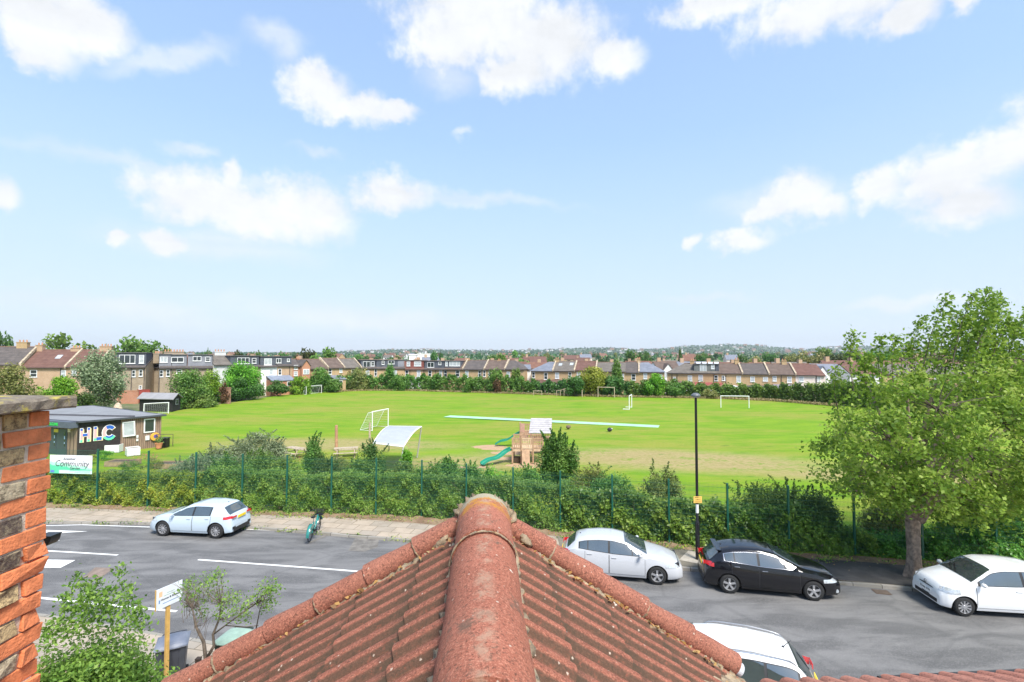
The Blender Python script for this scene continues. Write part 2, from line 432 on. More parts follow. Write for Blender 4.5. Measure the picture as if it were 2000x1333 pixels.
def terr(x, y):
    r = math.hypot(x, y)
    z = -.06
    if y > 40: z -= 1.9 * min(1, max(0, (y - 108) / 25))
    if r > 250: z += (r - 250) * .0125 * (1 if y > 0 else .1) * (1 if r < 2600 else 0) + (29 if r >= 2600 and y > 0 else 0)
    return z
rings = [0, 3, 6, 10, 15, 20, 26, 33, 42, 52, 62, 72, 84, 96, 108, 114, 120, 128, 136, 150, 180, 230, 300, 400, 520, 700, 950, 1300, 1800, 2599, 3800, 6000]
mb = MB(); N = 120
mb.grid([[Vector((r * math.sin(2 * math.pi * k / N), r * math.cos(2 * math.pi * k / N), terr(r * math.sin(2 * math.pi * k / N), r * math.cos(2 * math.pi * k / N)))) for k in range(N)] for r in rings], closed=True)
t = NT('ground_mat'); v = t.coord(); n = t.noise(v, .05, 6, .6); n2 = t.noise(v, .9, 5, .65)
t.col(t.mix(t.rng(n2, .4, .7), t.mix(t.rng(n, .4, .6), (.07, .12, .03), (.14, .15, .06)), (.20, .16, .10))).p(Roughness=.95)
tag(mb.build('ground', t.mat, smooth=True), kind='structure')

# playing field
xs = np.concatenate([np.linspace(-130, -60, 12), np.linspace(-58, 60, 80), np.linspace(62, 150, 14)])
rows = []
for x in xs:
    y0, y1 = FENCE(x) - .1, max(FE(x) + 2.5, FENCE(x) + 8)
    rows.append([Vector((x, lerp(y0, y1, s ** 1.4), .10 + .05 * math.sin(x * .13 + s * 9) * math.sin(s * 14 + x * .07))) for s in np.linspace(0, 1, 60)])
mb = MB(); mb.grid(rows)
t = NT('field_grass'); v = t.coord()
big = t.noise(t.coord(scale=(1, 2.6, 1)), .05, 6, .62, .5)
mid = t.noise(t.coord(scale=(1, 3.2, 1), rot=(0, 0, R(6))), .22, 6, .65, .3)
fine_ = t.noise(v, 3.2, 6, .75)
vf = t.noise(v, 22, 3, .7)
def ell(cx, cy, rx, ry, rot):
    m = t.new('ShaderNodeMapping', vector_type='TEXTURE'); tcn = t.new('ShaderNodeTexCoord'); t.l.new(tcn.outputs['Object'], m.inputs[0])
    m.inputs['Location'].default_value = (cx, cy, 0); m.inputs['Scale'].default_value = (rx, ry, 100); m.inputs['Rotation'].default_value = (0, 0, R(rot))
    l = t.new('ShaderNodeVectorMath', operation='LENGTH'); t.l.new(m.outputs[0], l.inputs[0])
    return t.rng(l.outputs['Value'], 1.0, .35)
worn = ell(13, 38, 15, 6.0, -12)
for e in ((24, 33, 12, 3.2, -8), (3, 40, 9, 4.5, 0), (-16, 45, 16, 4.5, -4), (-4, 37, 8, 4.5, 0)):
    worn = t.math('MAXIMUM', worn, t.math('MULTIPLY', ell(*e), .85))
lush = t.mix(t.rng(mid, .36, .64), (.125, .250, .008), (.185, .300, .011))
yel = t.mix(t.rng(fine_, .35, .7), (.22, .25, .03), (.29, .27, .055))
c = t.mix(t.rng(t.math('ADD', t.math('MULTIPLY', big, .7), t.math('MULTIPLY', mid, .4)), .47, .66, 0, .85), lush, yel)
dry = t.mix(t.rng(fine_, .3, .7), (.27, .225, .085), (.38, .30, .14))
f = t.math('MULTIPLY', worn, t.rng(t.math('ADD', t.math('MULTIPLY', mid, .5), t.math('MULTIPLY', fine_, .55)), .37, .53))
c = t.mix(f, c, dry)
c = t.mix(t.rng(vf, .5, .85, 0, .45), c, (.10, .17, .02))
soilm = None
for (px, py, rx, ry) in [(955, 872, 2.2, 1.3), (985, 876, 3.0, 1.0), (930, 912, 2.2, .6), (1000, 884, 2.6, 1.1), (1040, 908, 2.8, 1.4), (985, 895, 1.8, .8)]:
    g_ = G(px, py, .13); e_ = ell(g_.x, g_.y, rx, ry, 0); soilm = e_ if soilm is None else t.math('MAXIMUM', soilm, e_)
soilm = t.rng(t.math('ADD', soilm, t.math('MULTIPLY', t.math('SUBTRACT', fine_, .5), 1.5)), .35, .62)
c = t.mix(soilm, c, t.mix(t.rng(vf, .3, .7), (.38, .24, .14), (.50, .34, .21)))
tuft = t.noise(t.coord(scale=(1, 2.2, 1)), .55, 3, .5)
c = t.mix(t.rng(tuft, .66, .74, 0, .6), c, (.065, .15, .012))
t.col(c).p(Roughness=.9); t.b.inputs['Specular IOR Level'].default_value = .2
t.bump(t.math('ADD', fine_, vf), .5, .06)
tag(mb.build('playing_field', t.mat, smooth=True), kind='structure')

def strip(fa, fb, x0, x1, za, zb=None, n=100):
    zb = za if zb is None else zb
    mb = MB()
    xs_ = np.linspace(x0, x1, n)
    mb.grid([[Vector((x, fa(x), za)), Vector((x, fb(x), zb))] for x in xs_])
    return mb
# road
t = NT('asphalt'); v = t.coord()
g = t.noise(v, 55, 3, .7); a = t.noise(t.coord(scale=(.5, 1.6, 1), rot=(0, 0, R(12))), .8, 6, .6, .6); b = t.noise(t.coord(scale=(.35, 2.2, 1), rot=(0, 0, R(12))), 1.4, 4, .55)
c = t.mix(t.rng(a, .38, .62), (.088, .086, .085), (.165, .160, .155))
c = t.mix(t.rng(b, .55, .78, 0, .35), c, (.21, .20, .19))
c = t.mix(t.rng(g, .45, .75, 0, .75), c, (.29, .28, .265))
vo = t.new('ShaderNodeTexVoronoi', feature='DISTANCE_TO_EDGE'); t.l.new(t.coord(scale=(.35, .5, 1)), vo.inputs[0]); vo.inputs['Scale'].default_value = .45
c = t.mix(t.rng(vo.outputs['Distance'], .012, .004, 0, .22), c, (.07, .07, .07))
t.col(c).p(Roughness=.82); t.bump(g, .35, .01)
ROADM = t.mat
mb = MB(); mb.grid([[Vector((x, lerp(NK(x), FK(x), s), .06 * (1 - (2 * s - 1) ** 2) + .004)) for s in np.linspace(0, 1, 14)] for x in np.linspace(-60, 60, 120)])
tag(mb.build('road', ROADM, smooth=True), kind='structure')
def roadz(x, y):
    s = (y - NK(x)) / (FK(x) - NK(x)); return .06 * (1 - (2 * s - 1) ** 2) + .004
# kerbs and pavements
t = NT('kerb_stone'); v = t.coord(); n = t.noise(v, 2.2, 6, .65); n2 = t.noise(v, 30, 3, .7)
br = t.new('ShaderNodeTexBrick'); t.l.new(t.coord(rot=(0, 0, R(12))), br.inputs[0]); br.offset = 0
br.inputs['Scale'].default_value = 1; br.inputs['Brick Width'].default_value = .9; br.inputs['Row Height'].default_value = 30; br.inputs['Mortar Size'].default_value = .012
br.inputs['Color1'].default_value = (.34, .31, .27, 1); br.inputs['Color2'].default_value = (.26, .24, .20, 1); br.inputs['Mortar'].default_value = (.07, .06, .05, 1)
t.col(t.mix(t.rng(n, .5, .75, 0, .7), br.outputs[0], (.16, .14, .10))).p(Roughness=.9); t.bump(n2, .3, .01)
KERBM = t.mat
t = NT('paving_slabs'); v = t.coord(); n = t.noise(v, .9, 6, .65); n2 = t.noise(v, 6, 5, .7)
br = t.new('ShaderNodeTexBrick'); t.l.new(t.coord(rot=(0, 0, R(11)), loc=(0, .2, 0)), br.inputs[0])
br.inputs['Scale'].default_value = 1; br.inputs['Brick Width'].default_value = .92; br.inputs['Row Height'].default_value = .62; br.inputs['Mortar Size'].default_value = .014
br.inputs['Color1'].default_value = (.43, .35, .265, 1); br.inputs['Color2'].default_value = (.33, .285, .23, 1); br.inputs['Mortar'].default_value = (.12, .10, .06, 1)
c = t.mix(t.rng(n, .42, .72, 0, .7), br.outputs[0], (.25, .205, .15)); c = t.mix(t.rng(n2, .6, .78, 0, .7), c, (.20, .19, .09))
t.col(c).p(Roughness=.9); t.bump(br.outputs['Fac'], -.3, .01)
SLABM = t.mat
for nm, fa, fb, flip in (('kerb', FK, lambda x: FK(x) + .15, 0), ('kerb', lambda x: NK(x) - .15, NK, 1)):
    mb = MB(); wob = lambda x: .10 + .012 * math.sin(x * 2.1) + .008 * math.sin(x * 5.3)
    mb.grid([[Vector((x, fa(x), -.05)), Vector((x, fa(x) + .01, wob(x))), Vector((x, fb(x) - .01, wob(x))), Vector((x, fb(x), -.05))] for x in np.linspace(-60, 60, 140)])
    tag(mb.build(nm, KERBM), kind='structure')
tag(strip(lambda x: FK(x) + .15, lambda x: min(FK(x) + 2.35, FENCE(x) - .35), -60, 60, .105, .115, 140).build('pavement', SLABM), kind='structure')
tag(strip(lambda x: NK(x) - 2.7, lambda x: NK(x) - .15, -60, 60, .115, .105, 140).build('pavement', SLABM), kind='structure')
# darker asphalt footway patches round the street tree and lamp post
t = NT('footway_asphalt'); v = t.coord(); n = t.noise(v, 1.3, 5, .6); g = t.noise(v, 60, 2, .7)
t.col(t.mix(t.rng(g, .5, .8, 0, .5), t.mix(t.rng(n, .4, .65), (.052, .048, .045), (.085, .078, .072)), (.13, .12, .11))).p(Roughness=.9); t.bump(g, .3, .01)
tag(strip(lambda x: FK(x) + .16, lambda x: FENCE(x) - .45, 10.6, 15.2, .120, n=20).build('footway_patch', t.mat), kind='structure')
t = NT('footway_worn'); v = t.coord(); n = t.noise(v, 1.8, 6, .65); g = t.noise(v, 40, 2, .7)
t.col(t.mix(t.rng(g, .5, .8, 0, .4), t.mix(t.rng(n, .4, .65), (.20, .175, .13), (.13, .12, .095)), (.26, .23, .18))).p(Roughness=.95)
tag(strip(lambda x: FK(x) + .16, lambda x: FENCE(x) - .6, 2.0, 10.5, .117, n=30).build('footway_patch', t.mat), kind='structure')
# verge of bare earth, leaves and weeds below the fence
t = NT('bare_earth'); v = t.coord(); n = t.noise(v, 1.5, 6, .7); n2 = t.noise(v, 14, 4, .75)
c = t.mix(t.rng(n, .35, .65), (.20, .12, .075), (.30, .21, .13)); c = t.mix(t.rng(n2, .5, .72, 0, .8), c, (.10, .12, .04))
t.col(c).p(Roughness=.95); t.bump(n2, .6, .04); EARTH = t.mat
tag(strip(lambda x: min(FK(x) + 2.1, FENCE(x) - .6), lambda x: FENCE(x) + .9, -60, 60, .121, .16, 140).build('verge', EARTH), kind='structure')
tag(strip(lambda x: 1.0, lambda x: NK(x) - 2.69, -30, 20, .04, .10, 40).build('garden_earth', EARTH), kind='structure')
# bare soil under the slides
t = NT('bare_soil'); v = t.coord(); n = t.noise(v, 1.1, 6, .7)
t.col(t.mix(t.rng(n, .35, .65), (.42, .24, .14), (.55, .36, .22))).p(Roughness=.95); SOIL = t.mat
def patch(name, cx, cy, rx, ry, mat, z, seed, n=40, kind='structure'):
    q = np.random.default_rng(seed); ph = q.uniform(0, 6, 4); mb = MB()
    pts = []
    for k in range(n):
        a_ = 2 * math.pi * k / n; r_ = 1 + .16 * math.sin(2 * a_ + ph[0]) + .11 * math.sin(3 * a_ + ph[1]) + .07 * math.sin(7 * a_ + ph[2])
        pts.append((cx + rx * r_ * math.cos(a_), cy + ry * r_ * math.sin(a_), z))
    mb.add(pts, [tuple(range(n))]); return tag(mb.build(name, mat), kind=kind)

# painted road markings, each a sheet just above the road
pt = NT('road_paint'); v = pt.coord(); n = pt.noise(v, 18, 4, .75); n3 = pt.noise(v, 2, 3)
pt.col(pt.mix(pt.rng(n, .58, .70, 0, .7), pt.mix(pt.rng(n3, .3, .7), (.80, .79, .76), (.70, .69, .66)), (.20, .195, .19))).p(Roughness=.7)
def mark(poly, name='road_marking'):
    mb = MB(); n_ = len(poly)
    mb.add([(p.x, p.y, roadz(p.x, p.y) + .008) for p in poly], [tuple(range(n_))]); return tag(mb.build(name, pt.mat), kind='structure')
def markline(pts, w):
    pts = [G(*p) for p in pts]; dense_ = []
    for a_, b_ in zip(pts, pts[1:]):
        for s in np.linspace(0, 1, 8)[:-1]: dense_.append(a_.lerp(b_, s))
    dense_.append(pts[-1]); mb = MB(); rows = []
    for i, p in enumerate(dense_):
        d = (dense_[min(i + 1, len(dense_) - 1)] - dense_[max(i - 1, 0)]).normalized(); nn = Vector((-d.y, d.x, 0)) * w / 2
        rows.append([Vector(((p + s * nn).x, (p + s * nn).y, roadz((p + s * nn).x, (p + s * nn).y) + .009)) for s in (-1, 1)])
    mb.grid(rows); tag(mb.build('road_marking', pt.mat), kind='structure')
markline([(20, 1073), (80, 1079), (150, 1083), (230, 1088)], .11)
markline([(387, 1097), (660, 1117), (760, 1125)], .11)
markline([(20, 1165), (75, 1170), (200, 1183), (345, 1197)], .11)
markline([(20, 1030), (90, 1028), (160, 1026), (300, 1031)], .10)
markline([(470, 1034), (557, 1038)], .10)
markline([(20, 1056), (115, 1059)], .10)
markline([(20, 1130), (78, 1134)], .10)
mark([G(-10, 1095), G(-10, 1112), G(118, 1113), G(147, 1098)])
mark([G(20, 1036), G(60, 1047), G(172, 1040), G(90, 1037)])
# worn brownish trench patch and two paler patches near the bicycle, a drain
def rect(poly, name, mat, dz=.007, kind='structure'):
    mb = MB(); mb.add([(p.x, p.y, roadz(p.x, p.y) + dz) for p in poly], [tuple(range(len(poly)))]); return tag(mb.build(name, mat), kind=kind)
rect([G(163, 1131), G(186, 1112), G(222, 1114), G(196, 1133)], 'road_patch', simple('trench_patch', (.22, .165, .13), .9, .2, 5, bump=.3))
rect([G(680, 1078), G(694, 1052), G(740, 1052), G(738, 1070), G(712, 1080)], 'road_patch', simple('pale_asphalt', (.17, .155, .135), .9, .3, 3))
rect([G(605, 1063), G(598, 1064), G(655, 1036), G(660, 1038)], 'road_patch', simple('pale_asphalt', (.17, .155, .135), .9, .3, 3), .012)

def drain(px, py):
    g_ = G(px, py); o = empty('drain_cover', (g_.x, g_.y, roadz(g_.x, g_.y) + .006), R(-11), 'rusty iron drain grating in the gutter beside the tree trunk', 'drain')
    mb = MB(); mb.box((-.24, -.17, 0), (.24, .17, .006)); mb.build('frame', simple('rust_iron', (.10, .065, .045), .8, .3, 20), o)
    mb = MB()
    for k in range(7): mb.box((-.20 + k * .06, -.14, .007), (-.17 + k * .06, .14, .014))
    mb.build('grating', simple('grate', (.17, .13, .10), .7, .3, 20), o)
drain(1722, 1158)

# ================================================================== NEAR ROOF (gable in front of the camera)
def roofmat(name, base, lite, lichen=True, orange=False):
    t = NT(name); v = t.coord()
    gr = t.noise(v, 120, 3, .85); gr2 = t.noise(v, 75, 4, .85); bl = t.noise(v, 2.3, 6, .7, .3); bl2 = t.noise(v, 9, 6, .7)
    c = t.mix(t.rng(bl, .32, .68), base, lite)
    c = t.mix(t.rng(gr, .50, .60, 0, .85), c, (.50, .21, .135))
    c = t.mix(t.rng(gr2, .52, .62, 0, .8), c, (.085, .042, .028))
    c = t.mix(t.rng(bl2, .60, .80, 0, .75), c, (.095, .075, .055))
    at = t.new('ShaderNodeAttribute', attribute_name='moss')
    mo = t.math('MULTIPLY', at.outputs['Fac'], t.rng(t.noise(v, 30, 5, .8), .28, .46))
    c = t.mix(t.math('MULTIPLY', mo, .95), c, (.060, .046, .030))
    if lichen:
        vo = t.new('ShaderNodeTexVoronoi'); t.l.new(v, vo.inputs[0]); vo.inputs['Scale'].default_value = 4.2; vo.inputs['Randomness'].default_value = 1
        nn = t.noise(v, 40, 4, .75)
        lm = t.rng(t.math('ADD', vo.outputs['Distance'], t.math('MULTIPLY', nn, .16)), .155, .125)
        pick = t.rng(vo.outputs['Color'], .38, .42)
        c = t.mix(t.math('MULTIPLY', lm, pick), c, (.66, .62, .52))
        vo2 = t.new('ShaderNodeTexVoronoi'); t.l.new(v, vo2.inputs[0]); vo2.inputs['Scale'].default_value = 17
        c = t.mix(t.rng(t.math('ADD', vo2.outputs['Distance'], t.math('MULTIPLY', nn, .3)), .26, .21, 0, .8), c, (.52, .42, .33))
    if orange:
        s = t.new('ShaderNodeSeparateXYZ'); t.l.new(v, s.inputs[0])
        nn = t.noise(v, 14, 6, .75)
        m = t.rng(t.math('ADD', s.outputs[1], t.math('MULTIPLY', nn, .42)), -.02, .07)
        m = t.math('MULTIPLY', m, t.rng(s.outputs[0], .19, .05, .45, 1))
        m = t.math('MULTIPLY', m, t.rng(t.noise(v, 11, 6, .8), .40, .56)); c = t.mix(m, c, (.46, .21, .03))
        m2 = t.rng(t.math('ADD', s.outputs[1], t.math('MULTIPLY', nn, .40)), .12, .18)
        c = t.mix(m2, c, (.36, .32, .22))
        sx = t.math('ABSOLUTE', s.outputs[0])
        m3 = t.math('MULTIPLY', t.rng(sx, .055, .01), t.rng(nn, .44, .62))
        c = t.mix(t.math('MULTIPLY', m3, .7), c, (.38, .25, .17)); bd = t.noise(v, 4.5, 6, .75); c = t.mix(t.rng(bd, .58, .68, 0, .7), c, (.12, .085, .06))
    t.col(c).p(Roughness=.93); t.b.inputs['Specular IOR Level'].default_value = .25
    t.bump(t.math('ADD', t.math('MULTIPLY', gr, .5), t.math('ADD', gr2, bl2)), .7, .006)
    return t.mat
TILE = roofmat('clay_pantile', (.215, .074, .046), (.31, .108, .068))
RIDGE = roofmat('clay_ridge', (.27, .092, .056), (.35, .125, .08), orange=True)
VERGE = roofmat('clay_verge', (.23, .085, .058), (.30, .125, .085))
t = NT('old_mortar'); v = t.coord(); n = t.noise(v, 9, 6, .75); n2 = t.noise(v, 40, 4, .7)
c = t.mix(t.rng(n, .35, .65), (.17, .125, .08), (.38, .30, .20)); c = t.mix(t.rng(n2, .5, .7, 0, .7), c, (.46, .27, .10))
t.col(c).p(Roughness=.95); t.bump(n2, 1, .01); MORTAR = t.mat

HX, RZ, YV = -.17, CZ - 1.015, 3.0
THS = {-1: R(28.8), 1: R(32.2)}
roof = empty('gable_roof', (HX, YV, 5.0), R(3.3), 'red ribbed tile gable roof speckled with lichen, pointing at the street', 'roof')
def toroof(p): return (p[0] - HX, p[1] - YV, p[2] - 5.0)
PER, GAU = .132, .40
def slope(sgn, smax, y0f):
    TH = THS[sgn]
    ss = []
    k = 0
    while k * GAU < smax:
        a, b = k * GAU, min((k + 1) * GAU, smax)
        ss.append([a + (b - a) * q for q in (0.0, .02, .25, .5, .75, .95, 1.0)]); k += 1
    ny = 520
    verts, faces, moss = [], [], []
    ys = np.linspace(-.3, YV, ny)
    ph = ((ys / PER) % 1.0)
    # rounded rolls with a narrow gully between, every second gully is the joint of two tiles
    roll = np.interp(ph, [0, .04, .10, .22, .34, .50, .66, .80, .92, 1.0], [0, .003, .010, .023, .027, .027, .021, .010, .002, 0])
    joint = (((ys / (2 * PER)) % 1.0) > .965) * -.010
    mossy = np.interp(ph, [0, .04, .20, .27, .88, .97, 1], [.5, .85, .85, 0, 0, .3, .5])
    col = []
    for k, seg in enumerate(ss):
        for s in seg:
            off = .010 * ((s - k * GAU) / GAU)
            wob = .003 * np.sin(ys * 7 + k * 2.3) + .002 * np.sin(ys * 19 + k * 5)
            h = roll + joint + off + wob
            x = HX + sgn * (s * math.cos(TH) + h * math.sin(TH)); z = RZ - s * math.sin(TH) + h * math.cos(TH)
            col.append(np.stack([x, ys, z], 1))
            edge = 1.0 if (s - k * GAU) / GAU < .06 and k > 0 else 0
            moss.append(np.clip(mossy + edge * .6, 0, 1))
    V = np.concatenate(col); ncol = len(col); M_ = np.concatenate(moss)
    me = bpy.data.meshes.new('tile_slope')
    fs = []
    for i in range(ncol - 1):
        for j in range(ny - 1):
            xm = V[i * ny + j]
            if xm[1] < y0f(xm[0]): continue
            q = (i * ny + j, i * ny + j + 1, (i + 1) * ny + j + 1, (i + 1) * ny + j)
            fs.append(q if sgn < 0 else q[::-1])
    me.from_pydata([toroof(p) for p in V], [], fs)
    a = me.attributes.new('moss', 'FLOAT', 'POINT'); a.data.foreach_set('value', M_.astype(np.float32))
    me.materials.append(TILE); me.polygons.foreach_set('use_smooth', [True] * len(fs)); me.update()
    me.set_sharp_from_angle(angle=R(38))
    o = link(bpy.data.objects.new('tile_slope', me), roof); return o
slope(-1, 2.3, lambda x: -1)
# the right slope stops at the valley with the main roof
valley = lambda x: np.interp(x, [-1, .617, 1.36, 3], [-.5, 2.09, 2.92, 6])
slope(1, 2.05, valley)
ridge_geo = [(-.35, 1.42), (1.36, 2.52), (2.46, 3.06)]
for k, (a, b) in enumerate(ridge_geo):
    rows = []
    for s in np.linspace(0, 1, 26):
        y = lerp(a, b, s); lift = (0.0, .018, .044)[k] + .004 * math.sin(y * 5)
        r = .160 + .003 * math.sin(y * 9)
        rows.append([Vector(toroof((HX + r * math.sin(u), y, RZ - .035 + lift + r * math.cos(u)))) for u in np.linspace(R(-100), R(100), 30)])
    # front and rear thickness
    rows.append([Vector(toroof((HX + .138 * math.sin(u), b - .001, RZ - .035 + .022 + .138 * math.cos(u)))) for u in np.linspace(R(-100), R(100), 30)])
    rows.insert(0, [Vector(toroof((HX + .138 * math.sin(u), a, RZ - .035 + .138 * math.cos(u)))) for u in np.linspace(R(-100), R(100), 30)])
    mb = MB(); mb.grid(rows); o = mb.build('ridge_tile', RIDGE, roof, smooth=True); o.data.set_sharp_from_angle(angle=R(40))
# rough mortar fillets either side of the ridge tiles and heaped on the gable point
def rough_tube(pts, rad, seed, amp=.35, n=9):
    q = np.random.default_rng(seed); mb = MB(); out = []
    P_ = [Vector(p) for p in pts]
    for i, p in enumerate(P_):
        d = (P_[min(i + 1, len(P_) - 1)] - P_[max(i - 1, 0)]).normalized(); a = d.cross(Vector((0, 0, 1))).normalized(); b = a.cross(d)
        row = []
        for k in range(n):
            u = 2 * math.pi * k / n; r = rad * (1 + amp * q.normal()); row.append(p + a * r * math.cos(u) + b * r * math.sin(u))
        out.append(row)
    mb.grid(out, closed=True); return mb
for sg in (-1, 1):
    pts = [toroof((HX + sg * (.160 + .006 * math.sin(y * 31)), y, RZ - .085 + .004 * math.sin(y * 47))) for y in np.arange(-.3, 3.0, .025)]
    rough_tube(pts, .019, 3 + sg).build('mortar', MORTAR, roof, smooth=True)
pts = [toroof((HX + .172 * math.sin(u), 3.05, RZ - .045 + .172 * math.cos(u))) for u in np.linspace(R(-95), R(95), 50)]
rough_tube(pts, .036, 9, .45).build('mortar', MORTAR, roof, smooth=True)
for sg in (-1, 1):
    pts = [toroof((HX + sg * (.17 + .16 * s), 3.0 + .03 * math.sin(s * 9), RZ - .03 - .13 * s + .012 * math.sin(s * 17))) for s in np.linspace(0, 1, 14)]
    rough_tube(pts, .026, 60 + sg, .4).build('mortar', MORTAR, roof, smooth=True)
pts = [toroof((HX + .172 * math.sin(u), 2.45, RZ - .018 + .172 * math.cos(u))) for u in np.linspace(R(-100), R(75), 46)]
rough_tube(pts, .0038, 10, .45).build('mortar', MORTAR, roof, smooth=True)
# verge tiles down both sides of the gable
def verge(sgn, s0, s1, n):
    TH = THS[sgn]
    step = (s1 - s0) / n
    for k in range(n):
        a, b = s0 + k * step - (.03 if k else 0), s0 + (k + 1) * step
        rows = []
        for q in np.linspace(0, 1, 9):
            s = lerp(a, b, q); r = .060 + .010 * q + .002 * math.sin(k * 3 + q * 6)
            cx, cz = HX + sgn * s * math.cos(TH), RZ - s * math.sin(TH)
            n_ = Vector((sgn * math.sin(TH), 0, math.cos(TH)))
            c0 = Vector((cx, YV + .045 + .004 * math.sin(k * 5), cz)) + n_ * (.058 + .010 * q)
            rows.append([Vector(toroof(c0 + n_ * r * math.cos(u) + Vector((0, 1, 0)) * r * math.sin(u))) for u in np.linspace(R(-140), R(140), 20)])
        cc = sum(rows[-1], Vector()) / 20
        rows.append([p * .75 + cc * .25 for p in rows[-1]])
        mb = MB(); mb.grid(rows); o = mb.build('verge_tile', VERGE, roof, smooth=True); o.data.set_sharp_from_angle(angle=R(45))
        if k:
            nn = Vector((sgn * math.sin(TH), 0, math.cos(TH)))
            cc2 = Vector((HX + sgn * (a + .03) * math.cos(TH), YV + .045, RZ - (a + .03) * math.sin(TH))) + nn * .062
            pts = [toroof(cc2 + nn * .068 * math.cos(u) + Vector((0, 1, 0)) * .068 * math.sin(u)) for u in np.linspace(R(-130), R(20), 16)]
            if k % 2: rough_tube(pts, .006, 20 + k, .35, 6).build('mortar', MORTAR, roof, smooth=True)
    # bedding of leaves and mortar along the inner side of the verge
    q = np.random.default_rng(5 + sgn)
    pts = []
    for s in np.arange(s0, s1, .02):
        pts.append(toroof((HX + sgn * s * math.cos(TH), YV - .035 + q.normal() * .006, RZ - s * math.sin(TH) + .012)))
    rough_tube(pts, .022, 30 + sgn, .45).build('mortar', MORTAR, roof, smooth=True)
verge(-1, .10, 2.08, 6)
verge(1, .10, 1.82, 5)
# grey plastic caps on the ends of the verges
for sgn, s1 in ((-1, 2.08), (1, 1.82)):
    TH = THS[sgn]
    n_ = Vector((sgn * math.sin(TH), 0, math.cos(TH))); c0 = Vector((HX + sgn * s1 * math.cos(TH), YV + .045, RZ - s1 * math.sin(TH))) + n_ * .055
    d = Vector((sgn * math.cos(TH), 0, -math.sin(TH)))
    mb = MB(); mb.tube(toroof(c0 - d * .03), toroof(c0 + d * .05), .042, n=20, cap=False); mb.tube(toroof(c0 + d * .05), toroof(c0 + d * .051), .042, .03, n=20)
    mb.build('end_cap', simple('cap_grey', (.50, .51, .53), .5, .1), roof, smooth=False)
# ragged mortar edge where the gable slope meets the main roof
q = np.random.default_rng(77); rows = []
for s in np.linspace(0, 1, 60):
    x, y = lerp(.55, 1.42, s), lerp(2.0, 2.98, s)
    z = RZ - (x - HX) * math.tan(THS[1])
    rows.append([Vector(toroof((x - .05 + q.normal() * .007, y + .05, z + .048 + q.normal() * .006))),
                 Vector(toroof((x + .00 + q.normal() * .007, y + .0, z + .035 + q.normal() * .007))),
                 Vector(toroof((x + .035 + q.normal() * .007, y - .03, z - .01 + q.normal() * .008))),
                 Vector(toroof((x + .05 + q.normal() * .007, y - .04, z - .12 + q.normal() * .01)))])
mb = MB(); mb.grid(rows); mb.build('mortar', MORTAR, roof, smooth=True)
# lead valley and the wall below the gable
mb = MB(); rows = []
for s in np.linspace(0, 1, 20):
    x, y = lerp(.65, 1.62, s), lerp(1.95, 3.02, s); z = RZ - (x - HX) * math.tan(THS[1]) - .07
    rows.append([Vector(toroof((x - .12, y + .12, z + .04))), Vector(toroof((x + .02, y - .02, z - .05))), Vector(toroof((x + .20, y - .12, z - .02))), Vector(toroof((x + .26, y - .16, z - .05)))])
mb.grid(rows); mb.build('valley_lining', leadm, roof, smooth=True)
mb = MB(); pts = [(-2.0, 3.0), (1.55, 3.0)]
poly = [(HX - 2.0, 0), (HX + 1.7, 0), (HX + 1.7, RZ - 1.7 * math.tan(THS[1]) - .06), (HX, RZ - .06), (HX - 2.0, RZ - 2.0 * math.tan(THS[1]) - .06)]
mb.add([toroof((x, YV + .02, z)) for x, z in poly] + [toroof((x, YV - .20, z)) for x, z in poly], [(0, 1, 2, 3, 4), (9, 8, 7, 6, 5)] + [(k, 5 + k, 5 + (k + 1) % 5, (k + 1) % 5) for k in range(5)])
mb.build('wall', B_stock, roof)
# fallen leaves and bits caught on the tiles
q = np.random.default_rng(3); pts = []
for k in range(110):
    sg = 1 if k % 3 else -1; TH = THS[sg]; s = q.uniform(.15, 1.7); y = YV - .04 - abs(q.normal()) * .022
    pts.append(toroof((HX + sg * s * math.cos(TH), y, RZ - s * math.sin(TH) + .05)))
leaf_obj('fallen_leaves', pts, .035, leafmat('fallen_leaf', [(.20, .10, .03), (.45, .24, .07), (.55, .34, .12), (.50, .42, .24)], objvar=0), roof, up=2.0)

# ------------------------------------------------------------------ main roof slope at the lower right
A0 = Vector((1.75, 3.53, CZ - 2.33)); B0 = Vector((6.5, 3.86, CZ - 2.37)); TH2 = R(28.5)
mr_ = empty('main_roof', A0, 0, 'sunlit orange red ribbed tile roof slope at the bottom right corner', 'roof')
ux = (B0 - A0).normalized(); Lx = (B0 - A0).length; upv = Vector((0, -math.cos(TH2), math.sin(TH2))); nn_ = ux.cross(Vector((0, -math.cos(TH2), math.sin(TH2)))).normalized()
if nn_.z < 0: nn_ = -nn_
nx = 620; ysl = []
rowsV = []; mossv = []
xx = np.linspace(0, Lx, nx); ph = (xx / .15) % 1; roll = np.interp(ph, [0, .04, .10, .22, .34, .50, .66, .80, .92, 1.0], [0, .003, .010, .023, .027, .027, .021, .010, .002, 0])
for k in range(7):
    for q_ in (0, .03, .5, .97, 1.0):
        s = (k + q_) * .31; h = roll + .022 * (1 - q_) + .002 * np.sin(xx * 6 + k)
        pos = np.array(ux)[None, :] * xx[:, None] + np.array(upv)[None, :] * s + np.array(nn_)[None, :] * h[:, None]
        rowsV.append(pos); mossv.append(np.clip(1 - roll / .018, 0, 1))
V = np.concatenate(rowsV); nr_ = len(rowsV)
fs = [(i * nx + j, i * nx + j + 1, (i + 1) * nx + j + 1, (i + 1) * nx + j) for i in range(nr_ - 1) for j in range(nx - 1)]
me = bpy.data.meshes.new('tile_slope'); me.from_pydata(V.tolist(), [], fs)
a = me.attributes.new('moss', 'FLOAT', 'POINT'); a.data.foreach_set('value', (np.concatenate(mossv) * .5).astype(np.float32))
